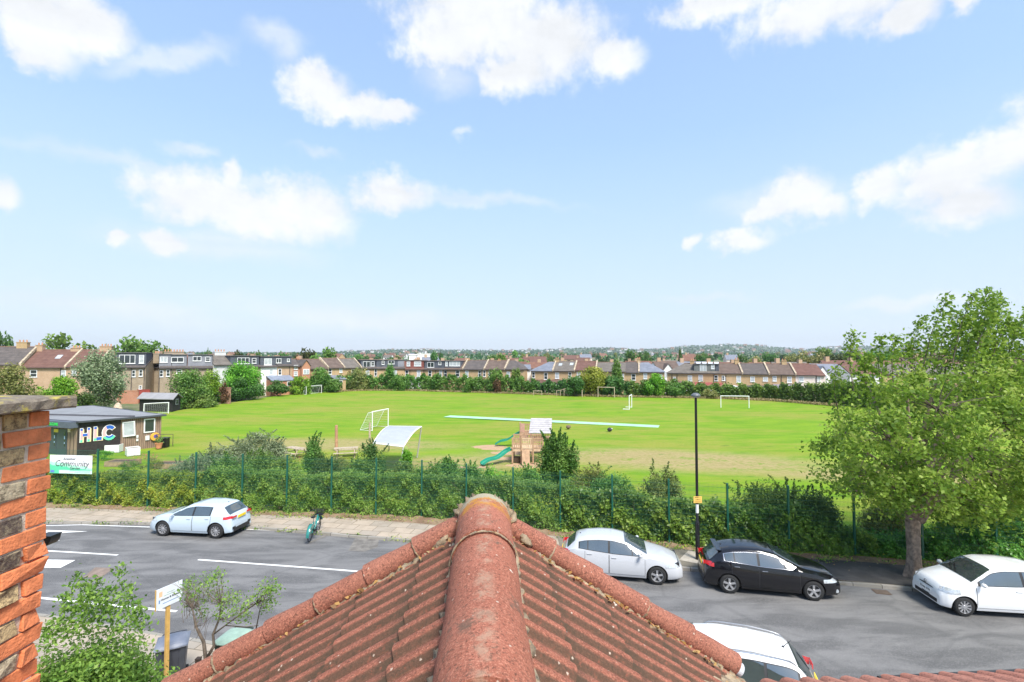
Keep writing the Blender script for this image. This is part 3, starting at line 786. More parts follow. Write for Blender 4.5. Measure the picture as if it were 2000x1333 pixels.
TILE2 = roofmat('clay_pantile_sunny', (.42, .16, .11), (.50, .22, .16), lichen=False)  # lighter copy of the pantile, sunlight put into its base colours
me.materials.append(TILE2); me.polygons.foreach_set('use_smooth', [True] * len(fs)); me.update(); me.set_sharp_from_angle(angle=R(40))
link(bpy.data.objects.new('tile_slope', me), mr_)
mb = MB(); mb.add([Vector((-.1, .0, -.02)), ux * Lx + Vector((0, 0, -.02)), ux * Lx + Vector((0, 0, -5.5)), Vector((-.1, 0, -5.5))], [(0, 1, 2, 3)]); mb.build('wall', B_stock, mr_)
mb = MB(); mb.path([Vector((.9, .07, .015)), ux * Lx + Vector((0, .07, .015))], .016, 8); mb.build('gutter', darkm, mr_)

# ------------------------------------------------------------------ brick pier at the left edge
PX, PY = -2.165, 2.30
pier = empty('brick_pier', (PX, PY, CZ - 3), 0, 'weathered orange and yellow brick party wall pier under a stone coping', 'wall')
om = simple('brick_red_orange', (.70, .22, .085), .9, .22, 14, bump=.6)
def stockmat(name, c, sp):
    t = NT(name); v = t.coord(); n = t.noise(v, 22, 6, .8); n2 = t.noise(v, 60, 3, .7)
    t.col(t.mix(t.rng(n, .42, .62), c, sp)).p(Roughness=.95); t.bump(n2, 1, .008); return t.mat
ys_ = stockmat('brick_yellow_stock', (.55, .40, .20), (.16, .11, .06)); bs_ = stockmat('brick_sooty', (.10, .07, .055), (.30, .24, .15)); ps_ = stockmat('brick_pale_stock', (.52, .43, .28), (.20, .16, .10))
mort = simple('pier_mortar', (.60, .50, .38), .95, .2, 20, bump=.8)
mb = MB(); q = np.random.default_rng(12)
top = CZ - 3 + 3 - .235
ncourse = 30
for k in range(ncourse):
    z1 = (CZ - .245) - k * .0752 - (CZ - 3); z0 = z1 - .066
    worn_ = min(.010, max(0, (k - 8)) * .0022)
    y = 0.0; first = True; red = .105 if k % 2 == 0 else .215
    while y > -1.3:
        w = red if first else (.105 if q.random() < .55 else .215)
        m = 0 if first else int(q.choice([1, 2, 3, 1]))
        if first and k % 2 and q.random() < .2: m = 0
        ex = q.uniform(-.003, .004) - worn_ * q.uniform(.3, 1.4); ey = (q.uniform(-.006, .004) - worn_ * q.uniform(0, 2.2)) if first else 0
        # a brick with slightly irregular corners
        b0 = len(mb.v); mb.box((-.11, y - w + .005, z0), (ex, y + ey - .004, z1), m)
        for i in range(b0, len(mb.v)):
            vv = mb.v[i]; j_ = .0022 + (.004 if k > 7 else 0)
            mb.v[i] = (vv[0] + q.normal() * j_, vv[1] + q.normal() * j_, vv[2] + q.normal() * .0015)
        y -= w + .010; first = False
mb.build('brickwork', [om, ys_, bs_, ps_], pier, bevel=.004)
mb = MB(); mb.box((-.45, -1.4, 2.12), (-.009, -.012, 2.75)); mb.box((-.45, -1.4, 0), (-.021, -.036, 2.118)); mb.build('mortar', mort, pier)
t = NT('coping_stone'); v = t.coord(); n = t.noise(v, 7, 6, .75); n2 = t.noise(v, 26, 5, .8)
c = t.mix(t.rng(n2, .4, .65), (.15, .12, .09), (.24, .20, .15)); s = t.new('ShaderNodeSeparateXYZ'); t.l.new(v, s.inputs[0])
c = t.mix(t.math('MULTIPLY', t.rng(n, .50, .64), t.rng(s.outputs[2], 2.74, 2.80, .6, 1)), c, (.45, .37, .06))
t.col(c).p(Roughness=.95); t.bump(n2, .8, .01)
mb = MB()
q = np.random.default_rng(4); rows = []
for y in np.linspace(-1.4, .015, 40):
    j = lambda a=.002: q.normal() * a
    rows.append([Vector((-.5, y, 2.765)), Vector((.096 + j(), y, 2.768 + j())), Vector((.103 + j(), y, 2.775 + j())), Vector((.104 + j(), y, 2.812 + j())), Vector((.094 + j(), y, 2.823 + j(.001))), Vector((-.5, y, 2.827))])
mb.grid(rows, closed=True); mb.add(rows[-1], [tuple(range(6))]); mb.build('coping', t.mat, pier)
# black gutter end poking out past the pier
g_ = P(86, 1058, 2.42)
go = empty('gutter_end', g_, 0, 'short black plastic gutter end sticking out behind the brick pier', 'gutter')
mb = MB(); rows = []
for y in (-.0, .03, .055):
    rows.append([Vector((.032 * math.sin(u) * (1 if abs(u) < 1.4 else 1), y, .02 - .045 * math.cos(u))) for u in np.linspace(R(-92), R(92), 16)])
mb.grid(rows); mb.add(rows[0], [tuple(range(16))]); mb.add(rows[-1], [tuple(range(16))]); mb.build('trough', blackm, go)
mb = MB(); mb.box((-.034, -.004, .02), (.034, .058, .026)); mb.build('lip', blackm, go)
# ================================================================== text
def text_part(name, s, size, mat, parent, M, extrude=.002, align='CENTER', sx=1.0, shear=0.0, bold=0.0):
    cu = bpy.data.curves.new('txt', 'FONT'); cu.body = s; cu.size = size; cu.align_x = align; cu.align_y = 'CENTER'; cu.extrude = extrude; cu.shear = shear; cu.offset = bold
    o = bpy.data.objects.new('txt', cu); COL.objects.link(o); bpy.context.view_layer.update()
    me = bpy.data.meshes.new_from_object(o.evaluated_get(bpy.context.evaluated_depsgraph_get()))
    bpy.data.objects.remove(o); bpy.data.curves.remove(cu)
    me.name = name; me.transform(M @ Matrix.Diagonal((sx, 1, 1, 1)))
    me.materials.clear(); me.materials.append(mat)
    return link(bpy.data.objects.new(name, me), parent)
XZ = Matrix.Rotation(R(90), 4, 'X')       # stands text upright, facing -Y

# ================================================================== FENCE
fgreen = simple('fence_green', (.012, .10, .062), .4, .1, 4)
fwire = simple('fence_wire_green', (.03, .13, .085), .45, .1, 4)
post_px = [98, 200, 298, 390, 480, 566, 652, 738, 826, 912, 1002, 1093, 1193, 1302, 1415, 1532, 1658, 1788, 1930, 2080]
def fence_at(px):
    r = (px - 1000) / F; x = -20
    for _ in range(40): x = r * FENCE(x) * 1.003
    return Vector((x, FENCE(x), .12))
fpts = [fence_at(p) for p in post_px]
fpts.insert(0, fpts[0] + (fpts[0] - fpts[1])); fpts.insert(0, fpts[0] + (fpts[0] - fpts[1])); 
fence = empty('mesh_fence', fpts[8], 0, 'green steel mesh fence on square posts between the pavement and the playing field', 'fence')
FHL = [3.02, 2.70]
def fh(x): return float(np.interp(x, [-25, -10, 0, 20], [2.98, 2.85, 2.7, 2.62]))
for p in fpts:
    mb = MB(); q = p - fpts[8]; h = fh(p.x)
    mb.box((q.x - .035, q.y - .035, q.z - .1), (q.x + .035, q.y + .035, q.z + h)); mb.box((q.x - .04, q.y - .04, q.z + h), (q.x + .04, q.y + .04, q.z + h + .02))
    mb.build('post', fgreen, fence)
for a, b in zip(fpts, fpts[1:]):
    mb = MB(); L = (b - a).length; d = (b - a) / L; off = Vector((0, .045, 0)); a_ = a - fpts[8] + off; h = min(fh(a.x), fh(b.x)) - .05
    n = int(L / .05); rw = .0036
    for k in range(n + 1):
        c_ = a_ + d * (k * L / n); mb.add([(c_.x - rw, c_.y, c_.z + .05), (c_.x + rw, c_.y, c_.z + .05), (c_.x + rw, c_.y, c_.z + h), (c_.x - rw, c_.y, c_.z + h),
                                         (c_.x, c_.y - rw, c_.z + .05), (c_.x, c_.y + rw, c_.z + .05), (c_.x, c_.y + rw, c_.z + h), (c_.x, c_.y - rw, c_.z + h)], [(0, 1, 2, 3), (4, 5, 6, 7)])
    for z in np.arange(.08, h, .2):
        e = a_ + d * L; mb.tube((a_.x, a_.y - .006, a_.z + z), (e.x, e.y - .006, e.z + z), .0045, n=4, cap=False)
    mb.build('mesh_panel', fwire, fence)

# ================================================================== HEDGE AND SHRUBS
def hedge(name, px0, px1, hfun, mat, label, dens=2300, size=.085, thick=.42, cat='hedge', front=.12):
    a, b = fence_at(px0), fence_at(px1); L = (b - a).length; d = (b - a) / L
    n = int(L * dens * 1.25); u = rng.random(n) * L
    ph = rng.uniform(0, 6, 6)
    lump = .5 * np.sin(u * 1.9 + ph[0]) + .3 * np.sin(u * 4.3 + ph[1]) + .25 * np.sin(u * 9.1 + ph[2])
    H = np.interp(u / L, np.linspace(0, 1, len(hfun)), hfun) + lump * .16
    t_ = rng.random(n)
    # around the section: front face, top, back
    ang = t_ * math.pi
    z = np.where(t_ < .62, t_ / .62 * H, H - np.abs(rng.normal(size=n)) * .22)
    depth = np.where(t_ < .62, -.10 + .22 * (z / np.maximum(H, .1)) ** 2, .05 + (t_ - .62) / .38 * 2.2 * thick)
    l2 = .10 * np.sin(u * 3.1 + z * 4 + ph[3]) + .08 * np.sin(u * 7.7 - z * 6.1 + ph[4]) + .05 * np.sin(u * 15 + z * 13 + ph[5])
    depth = depth + l2 + np.abs(rng.normal(size=n)) * .10
    z = z + rng.normal(size=n) * .06
    z = np.clip(z, .03, None)
    nx_, ny_ = -d.y, d.x
    X = a.x + d.x * u + nx_ * (depth + .05); Y = a.y + d.y * u + ny_ * (depth + .05); Z = .12 + z
    c_ = a.lerp(b, .5); root = empty(name, c_, 0, label, cat)
    pts = np.stack([X - c_.x, Y - c_.y, Z - c_.z], 1)
    out = np.stack([np.full(n, -nx_ * 1.0), np.full(n, -ny_ * 1.0), np.full(n, .5)], 1)
    patchy = .5 + .5 * np.sin(u * 1.3 + ph[1]) * np.sin(z * 2.6 + u * .7 + ph[2])
    rnd = np.clip(.50 * rng.random(n) + .34 * patchy + .18 * (l2 * -3 + .5) + rng.normal(size=n) * .07, 0, 1)
    leaf_obj('foliage', pts, size, mat, root, out, rnd)
    mb = MB(); q = np.random.default_rng(int(px0))
    for k in range(int(L * 2.5)):
        uu = q.random() * L; p0 = a + d * uu - c_; hh = float(np.interp(uu / L, np.linspace(0, 1, len(hfun)), hfun))
        mb.path([p0 + Vector((0, .25, 0)), p0 + Vector((q.normal() * .15, .25 + q.normal() * .08, hh * .5)), p0 + Vector((q.normal() * .3, .2 + q.normal() * .1, hh * .95))], [.012, .008, .004], 4)
    mb.build('stems', twigm, root); return root
hedge('ivy_hedge', 40, 395, [1.6, 1.55, 1.5, 1.55, 1.7], L_hedgeL, 'yellowing leafy hedge along the fence below the community garden banner', size=.10)
hedge('bramble_hedge', 390, 830, [1.9, 1.9, 1.75, 1.9, 1.8], L_hedge, 'mixed green bramble hedge along the fence behind the parked bicycle', size=.09, thick=.45)
hedge('bramble_hedge', 825, 1105, [1.8, 1.95, 2.0, 1.9], L_mid, 'mid green bramble hedge along the fence just beyond the point of the near roof', size=.095)
hedge('ivy_hedge', 1095, 1420, [1.75, 1.8, 1.65, 1.55], L_ivy, 'glossy ivy hedge along the fence behind the silver hatchback and the lamp post', size=.15, dens=1500)
hedge('ivy_hedge', 1415, 1700, [1.45, 1.7, 1.9, 1.1, .8], L_ivy, 'dark ivy hedge along the fence behind the black hatchback', size=.13, dens=1600)
hedge('ivy_hedge', 1695, 2120, [.7, .8, 1.3, 1.6, 1.7], L_ivy, 'dark ivy hedge along the fence behind the street tree and small white car', size=.11, dens=1700)

def shrub(name, label, c, rx, ry, h, n, mat, size=.09, lumps=26, spikes=0, spike_len=.6, spread=.34, cat='shrub', group=None, z0=.12, flat=0.0, stems=True, asp=.62, up=.3, taper=0.0, extra=None):
    if cat in ('shrub', 'bush', 'tree', 'conifer'): n = int(n * 1.5)
    root = empty(name, (c[0], c[1], z0), 0, label, cat, group)
    q = rng; th = q.uniform(0, 2 * math.pi, lumps); cz = q.uniform(-.75, 1, lumps)
    rr = np.sqrt(np.maximum(0, 1 - cz ** 2)) * q.uniform(.55, .95, lumps)
    zc = (cz * .5 + .5)
    k = 1 - taper * zc
    L = np.stack([rx * .78 * rr * k * np.cos(th), ry * .78 * rr * k * np.sin(th), h * (.10 + .78 * zc)], 1)
    L = np.concatenate([L, [[0, 0, h * .35], [rx * .2, 0, h * .6 * (1 - flat)]]])
    idx = q.integers(0, len(L), n); rad = q.uniform(.75, 1.25, len(L)) * spread
    dirn = unit(q.normal(size=(n, 3))); rad_ = q.random(n) ** .45
    pts = L[idx] + dirn * rad_[:, None] * rad[idx][:, None] * np.array([rx * (1), ry, h * .62])
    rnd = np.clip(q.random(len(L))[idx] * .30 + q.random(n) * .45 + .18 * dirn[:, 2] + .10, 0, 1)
    outs = dirn
    if spikes:
        sp, so = [], []
        for s in range(spikes):
            b0 = L[q.integers(0, len(L))].copy(); b0[2] = min(h * .9, b0[2] + h * .15); tip = b0 + np.array([q.normal() * rx * .22, q.normal() * ry * .2, spike_len * q.uniform(.5, 1.1)])
            m = int(60 * spike_len / .6); f = q.random(m); sp.append(b0 + (tip - b0) * f[:, None] + q.normal(size=(m, 3)) * .045 * (1.3 - f)[:, None])
        sp = np.concatenate(sp); pts = np.concatenate([pts, sp]); outs = np.concatenate([outs, unit(q.normal(size=sp.shape))]); rnd = np.concatenate([rnd, q.random(len(sp)) * .8])
    if extra is not None:
        ex = np.asarray(extra) - np.array([c[0], c[1], z0]); pts = np.concatenate([pts, ex]); outs = np.concatenate([outs, unit(rng.normal(size=ex.shape))]); rnd = np.concatenate([rnd, .2 + .7 * rng.random(len(ex))])
    pts[:, 2] = np.maximum(pts[:, 2], .02)
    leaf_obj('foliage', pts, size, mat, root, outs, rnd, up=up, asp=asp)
    if stems:
        mb = MB()
        for k in range(9):
            e = L[q.integers(0, len(L))]; mb.path([(0, 0, 0), tuple(e * .5 + q.normal(size=3) * .05), tuple(e * .95)], [.03, .018, .008], 5)
        mb.build('stem', bark, root)
    return root
def at(px, D): return ((px - 1000) / F * D, D)
shrub('olive_shrub', 'large silvery grey green shrub behind the fence, left of the pointed shrub', at(512, 33), 2.2, 1.2, 2.85, 7500, L_grey, size=.13, spikes=26, asp=.35)
shrub('olive_shrub', 'pale grassy green shrub behind the fence above the rear of the light blue car', at(405, 30.5), 1.9, 1.0, 1.95, 5500, L_grey, size=.12, spikes=14, asp=.35)
shrub('pointed_shrub', 'dark green shrub with a thin pointed leader beside the wooden log post', at(614, 30.5), .95, .8, 2.75, 4500, L_mid, size=.10, spikes=10, spike_len=.9, taper=.55)
shrub('garden_shrub', 'loose dark green shrub partly covering the left side of the canopy', at(722, 30), 1.25, .9, 2.5, 4800, L_dark, size=.10, spikes=16, spike_len=.8)
shrub('climbing_vine', 'bright yellow green vine climbing the front leg of the canopy', at(794, 31.3), .55, .45, 2.1, 2600, L_bright, size=.11, cat='vine')
shrub('garden_shrub', 'grey green shrub behind the fence midway between canopy and slides', at(872, 28.3), 1.1, .8, 1.95, 4200, L_mid, size=.10, spikes=8)
shrub('lime_shrub', 'yellow green leafy shrub at the fence directly beyond the point of the near roof', at(968, 25.9), .75, .5, 2.15, 2800, L_bright, size=.10, spikes=4)
shrub('butterfly_bush', 'big butterfly bush with arching stems in front of the play tower', at(1093, 28.6), 1.55, 1.0, 3.15, 9000, L_mid, size=.12, spikes=34, spike_len=1.2)
shrub('garden_shrub', 'grey green shrub with thin reddish twigs behind the lamp post', at(1292, 23.2), 1.25, .8, 2.6, 5200, L_olive, size=.09, spikes=18, spike_len=.7)
shrub('garden_shrub', 'low mixed shrub behind the ivy left of the lamp post', at(1190, 24.6), 1.6, .8, 2.1, 4800, L_mid, size=.09, spikes=8)
shrub('thorn_bush', 'wide dark thorny bush pushing through the fence above the black hatchback', at(1490, 21.2), 1.75, .9, 2.45, 8500, L_mid, size=.085, spikes=30, spike_len=.7)
shrub('thorn_bush', 'dark thorny bush at the fence just left of the post beside the street tree', at(1585, 20.7), 1.2, .8, 2.3, 5200, L_dark, size=.085, spikes=14, spike_len=.6)
shrub('garden_shrub', 'low tangled shrub behind the fence beneath the left side of the street tree crown', at(1716, 21.4), 1.4, .6, 1.5, 3600, L_olive, size=.09, spikes=6)
shrub('garden_shrub', 'tall green shrub behind the fence right of the street tree trunk', at(1900, 20.6), 2.2, .8, 2.4, 6500, L_mid, size=.10, spikes=6)
shrub('garden_shrub', 'bushy green shrub behind the pale grassy shrub, above the second hedge post', at(455, 28.3), 1.7, .8, 2.2, 5200, L_mid, size=.09, spikes=6)
shrub('garden_shrub', 'leafy shrub between the silvery shrub and the pointed shrub', at(560, 28.4), 1.4, .7, 2.1, 4200, L_hedge, size=.09)
shrub('garden_shrub', 'shrub with pinkish seed heads below the wooden log post', at(665, 28.6), 1.3, .7, 2.05, 4000, L_olive, size=.08)
shrub('garden_shrub', 'leafy shrub at the fence below the silvery shrub', at(505, 29.2), 1.7, .8, 2.35, 5200, L_mid, size=.09, spikes=10)
shrub('garden_shrub', 'pale green shrub right of the pale grassy shrub, below the silvery shrub', at(440, 31.8), 1.7, .9, 2.15, 5000, L_grey, size=.11, spikes=14, asp=.4)
shrub('garden_shrub', 'dark shrub filling the gap right of the pointed shrub', at(640, 27.6), 1.3, .7, 2.35, 4200, L_dark, size=.09, spikes=8)
shrub('garden_shrub', 'green shrub below the loose dark shrub by the canopy', at(715, 27.2), 1.4, .7, 2.3, 4600, L_mid, size=.09, spikes=8)
shrub('garden_shrub', 'rough green shrub between the canopy and the grey green shrub', at(838, 26.6), 1.2, .6, 2.2, 3800, L_hedge, size=.09, spikes=8)
shrub('garden_shrub', 'green shrub just left of the lime shrub', at(918, 26.2), 1.1, .6, 2.2, 3600, L_mid, size=.09, spikes=8)
shrub('garden_shrub', 'low bushy shrub right of the lime shrub below the slides', at(1020, 26.2), 1.2, .6, 2.15, 3800, L_hedge, size=.09, spikes=6)
shrub('garden_shrub', 'green shrub right of the butterfly bush', at(1150, 26.0), 1.2, .7, 2.1, 3800, L_olive, size=.09, spikes=10)
shrub('garden_shrub', 'pale shrub with long stems left of the pale grassy shrub', at(372, 29.5), 1.2, .7, 1.8, 3000, L_grey, size=.10, spikes=14, asp=.4)
shrub('garden_shrub', 'green shrub behind the fence beneath the canopy vine', at(790, 27.6), 1.4, .7, 1.95, 4200, L_mid, size=.09)
for px, D, w, h_, m, lb in [(262, 34, 1.5, .8, L_mid, 'low green planting in front of the painted wall letters'), (232, 31.5, 1.3, .75, L_grey, 'lavender like clump in the garden right of the banner'),
                            (300, 33.5, 1.3, 1.15, L_olive, 'feathery yellow green clump in front of the clubhouse windows'), (325, 30.5, 1.0, 1.0, L_grey, 'pale seedy grass clump left of the second fence post from the banner'),
                            (180, 36.5, .7, .7, L_yellow, 'small yellow bush by the clubhouse entrance'), (350, 31.5, 1.2, 1.0, L_mid, 'low bush in front of the grass right of the clubhouse'),
                            (210, 38, 1.4, .8, L_bright, 'bright low clump beneath the painted wall letters'), (150, 30.3, 1.8, .7, L_olive, 'dry low planting behind the community garden banner')]:
    shrub('garden_plant', lb, at(px, D), w * .7, .6, h_, 1500, m, size=.07, lumps=10, cat='plant', stems=False, group='low plants in the community garden')
# weeds at the foot of the fence and in the gutter
pts = []
q = np.random.default_rng(8)
for k in range(210):
    x = q.uniform(-24, 19); y = FENCE(x) - q.uniform(.25, .85) if k % 3 else FK(x) + q.uniform(-.10, .10)
    if k % 3 == 0 and x > 0: continue
    m = 26; s_ = q.uniform(.08, .28) * (1 if k % 3 else .6); pts.append(np.stack([x + q.normal(size=m) * s_ * 1.4, y + q.normal(size=m) * s_ * (.6 if k % 3 else .25), .13 - (0 if k % 3 else .1) + np.abs(q.normal(size=m)) * s_ * .7], 1))
pts = np.concatenate(pts); o = leaf_obj('roadside_weeds', pts, .075, L_hedgeL, None, None, None, up=.8); tag(o, 'low weeds along the foot of the fence and the far kerb', 'weeds', kind='stuff')
pts = np.stack([q.uniform(-22, 19, 900), np.zeros(900), np.full(900, .15)], 1); pts[:, 1] = [FENCE(x) - abs(q.normal()) * .5 - .1 for x in pts[:, 0]]
o = leaf_obj('leaf_litter', pts, .06, MAT['fallen_leaf'], up=2.5); tag(o, 'dry brown leaf litter along the foot of the fence', 'leaves', kind='stuff')

# ================================================================== STREET TREE
def street_tree():
    base = G(1786, 1127, .12); D = base.y
    root = empty('street_tree', base, 0, 'large broad leafed street tree with a wind swept crown beside the small white car', 'tree')
    q = np.random.default_rng(21); s = D / F
    def pt(px, py, dy=0):   # picture position at the tree's own distance, dy metres nearer or farther
        Y = base.y + dy; p = P(px, py, Y); return p - base
    mb = MB()
    fork = pt(1784, 1012)
    rows = []
    for z, r, ex in ((-.15, .36, .15), (.1, .27, .11), (.35, .22, .06), (.9, .19, .04), (1.5, .19, .05), (1.95, .21, .07), (2.3, .18, .05)):
        ctr = Vector((0, 0, 0)).lerp(fork, max(0, z) / fork.z)
        rows.append([ctr + Vector(((r + ex * math.sin(5 * u + z) * .6 + .02 * math.sin(9 * u + z * 3)) * math.cos(u), (r + ex * math.sin(5 * u + z) * .6) * math.sin(u), z - ctr.z)) for u in np.linspace(0, 2 * math.pi, 26)[:-1]])
    mb.grid(rows, closed=True)
    crown_c = pt(1818, 860); 
    limbs = []
    targets = [(1650, 850, -.5), (1690, 740, 1.2), (1640, 960, .8), (1760, 700, -.6), (1850, 690, .4), (1930, 640, -.3), (1990, 700, .6), (1960, 830, -1.2), (1830, 800, -2.2), (1740, 860, -2.3), (1900, 900, -2.2),
               (1960, 950, 1.2), (1750, 800, 2.6), (1880, 800, 2.6), (2060, 760, .5), (2080, 880, 0), (1700, 930, -1.9), (1830, 960, -2.4)]
    for i, (px, py, dy) in enumerate(targets):
        e = pt(px, py, dy); b = fork.lerp(Vector((0, 0, 1.6)), q.uniform(0, .25)) + Vector((q.normal() * .10, q.normal() * .08, 0))
        mid = b.lerp(e, .45) + Vector((0, 0, .55)) + Vector(q.normal(size=3) * .12)
        pts_ = [b, b.lerp(mid, .5) + Vector((0, 0, .2)), mid, mid.lerp(e, .5) + Vector(q.normal(size=3) * .1), e]
        mb.path(pts_, [.13, .10, .07, .045, .02], 7); limbs.append(pts_)
    mb.build('trunk', barkl, root, smooth=True)
    C, Dv = [], []       # clump centres
    tries = 0
    allp = [p for l in limbs for p in (l[2], l[3], l[4])]
    while len(C) < 360 and tries < 40000:
        tries += 1
        px, py, dy = q.uniform(1592, 2110), q.uniform(655, 1035), q.uniform(-3.3, 3.3)
        # outline of the crown: full, drooping below, ragged above
        u = (px - 1835) / 240
        topy = np.interp(px, [1590, 1640, 1680, 1760, 1850, 1950, 2110], [870, 798, 768, 732, 705, 690, 695]); boty = np.interp(px, [1590, 1640, 1700, 1750, 1790, 1850, 1900, 1960, 2110], [930, 965, 980, 1000, 985, 1020, 1040, 1010, 1000])
        if not (topy < py < boty): continue
        ry = (py - (topy + boty) / 2) / ((boty - topy) / 2 + 1)
        r = math.sqrt((u * .8) ** 2 + ry ** 2 * .8 + (dy / 3.3) ** 2)
        if r > 1.12: continue
        if r < .5 and q.random() < .5: continue
        C.append(np.array(pt(px, py, dy)))
    C = np.array(C)
    pts, rn = [], []
    mb = MB()
    for c in C:
        m = int(q.uniform(60, 150)); sg = q.uniform(.16, .32)
        p = q.normal(size=(m, 3)) * sg * np.array([1.1, 1.1, .62]); p[:, 2] -= (p[:, 0] ** 2 + p[:, 1] ** 2) * .55
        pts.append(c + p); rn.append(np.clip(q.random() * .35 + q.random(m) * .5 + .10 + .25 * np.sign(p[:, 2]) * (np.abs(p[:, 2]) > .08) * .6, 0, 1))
        # twig back to the nearest limb point
        near = min(allp, key=lambda a: (Vector(c) - a).length)
        if (Vector(c) - near).length < 2.6: mb.path([near, near.lerp(Vector(c), .5) + Vector((0, 0, .1)), Vector(c)], [.022, .014, .006], 4)
    # drooping sprays at the skirt
    for k in range(60):
        px = q.uniform(1640, 2060); dy = q.uniform(-2.9, 1.5); by = np.interp(px, [1640, 1700, 1760, 1830, 1880, 1930, 2060], [935, 985, 1000, 1020, 1045, 1030, 1000]) - q.uniform(0, 60)
        b0 = np.array(pt(px, by - 30, dy)); e = b0 + np.array([q.normal() * .12, q.normal() * .1, -q.uniform(.25, .65)]); m = 70; f = q.random(m)
        pts.append(b0 + (e - b0) * f[:, None] + q.normal(size=(m, 3)) * .085); rn.append(.35 + .5 * q.random(m))
    # long wind blown shoots at the top, leaning to the right
    shoots = [(1800, 700, 1850, 582), (1830, 690, 1865, 610), (1860, 680, 1905, 570), (1880, 680, 1935, 568), (1890, 700, 1955, 590), (1905, 720, 1960, 612), (1935, 700, 2010, 610), (1950, 740, 2030, 640), (1965, 760, 2060, 668),
              (1780, 700, 1800, 625), (1745, 720, 1752, 660), (1720, 730, 1722, 655), (1668, 740, 1664, 650), (1690, 720, 1700, 690), (1760, 710, 1778, 668), (1815, 690, 1835, 640), (1845, 700, 1880, 630), (1870, 710, 1930, 620), (1985, 700, 2060, 610), (1975, 800, 2080, 720), (1900, 690, 1938, 588), (1915, 700, 1948, 575), (1930, 700, 1975, 620), (1960, 690, 2015, 600), (1640, 790, 1632, 720), (1700, 760, 1690, 700), (1860, 660, 1912, 600), (1920, 680, 1985, 640)]
    for (x0, y0, x1, y1) in shoots:
        dy = q.uniform(-1.3, 1.3); b0, e = pt(x0, y0 + 30, dy), pt(x1, y1, dy + q.normal() * .2); mid = b0.lerp(e, .5) + Vector((-.12, 0, .05))
        mb.path([b0, mid, e], [.022, .013, .004], 4); m = int(330 * (e - b0).length / 2.2 + 90)
        f = q.random(m) ** .9; base_ = (np.array(b0)[None] * ((1 - f) ** 2)[:, None] + 2 * np.array(mid)[None] * (f * (1 - f))[:, None] + np.array(e)[None] * (f ** 2)[:, None])
        cl = np.sin(f * 23 + q.uniform(0, 6)) * .5 + .5; keep = (cl > .18) | (f > .85); w = (.24 - .13 * f)
        off = q.normal(size=(m, 3)) * w[:, None]; off[:, 0] += np.abs(off[:, 0]) * .25; pts.append((base_ + off)[keep]); rn.append((.15 + .6 * q.random(m))[keep])
    pts = np.concatenate(pts); rn = np.concatenate(rn)
    mb.build('branches', bark, root)
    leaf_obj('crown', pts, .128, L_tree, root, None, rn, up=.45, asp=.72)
street_tree()

# ================================================================== LAMP POST
def lamp_post():
    b = G(1363, 1093, .12); t_ = P(1358.5, 772, b.y); H = t_.z - b.z
    o = empty('lamp_post', b, 0, 'slim black street lamp column with a white band and a small yellow sign', 'street lamp')
    o.rotation_euler = (0, 0, 0)
    mb = MB(); mb.lathe([(.085, 0), (.085, 1.42), (.078, 1.46), (.056, 1.50), (.052, 3.0), (.046, H - .1), (.0, H - .1)], n=18); mb.build('column', blackm, o, smooth=True).data.set_sharp_from_angle(angle=R(30))
    mb = MB(); mb.box((-.03, -.09, .35), (.03, -.082, .95)); mb.build('access_door', darkm, o)
    zb = P(1362, 1002, b.y).z - b.z; zt = P(1362, 985, b.y).z - b.z
    mb = MB(); mb.lathe([(.0565, zb), (.0565, zt)], n=18); mb.build('white_band', white, o)
    mb = MB(); mb.lathe([(.0, H + .09), (.09, H + .075), (.16, H + .02), (.185, H - .04), (.16, H - .055), (.05, H - .06), (0.04, H - .12)], n=20); mb.build('lantern', simple('lantern_grey', (.13, .14, .15), .35, .1), o, smooth=True)
    mb = MB(); mb.lathe([(.15, H - .057), (.12, H - .085), (0, H - .09)], n=20); mb.build('lens', simple('lens', (.6, .62, .62), .2), o)
    z = P(1361, 975, b.y).z - b.z
    s = empty('street_sign', b + Vector((0, -.062, z - .15)), 0, 'small yellow notice fixed to the lamp post above the white band', 'sign')
    mb = MB(); mb.box((-.165, -.008, .01), (.165, .0, .27)); mb.build('plate', simple('sign_yellow', (.80, .50, .12), .5, .05), s, bevel=.006)
    mb = MB()
    for x0, x1, zz, hh in ((-.11, -.03, .215, .03), (-.02, .03, .215, .035), (.05, .12, .215, .008), (-.09, .11, .13, .018), (-.02, .02, .145, .02), (-.11, .12, .07, .006), (-.09, .09, .05, .006)):
        mb.box((x0, -.0105, zz), (x1, -.0085, zz + hh))
    mb.build('lettering', simple('sign_ink', (.22, .12, .02), .6), s)
    mb = MB()
    mb.box((-.06, .002, .06), (.06, .012, .075)); mb.box((-.06, .002, .20), (.06, .012, .215)); mb.build('bracket', leadm, s)
    g2 = G(1352, 1098, .122)
    mb = MB(); mb.add([tuple(G(*p, .1245)) for p in ((1326, 1094), (1344, 1076), (1372, 1080), (1378, 1104))], [(0, 1, 2, 3)])
    tag(mb.build('concrete_pad', simple('concrete_pale', (.38, .34, .28), .9, .15, 4)), kind='structure')
lamp_post()

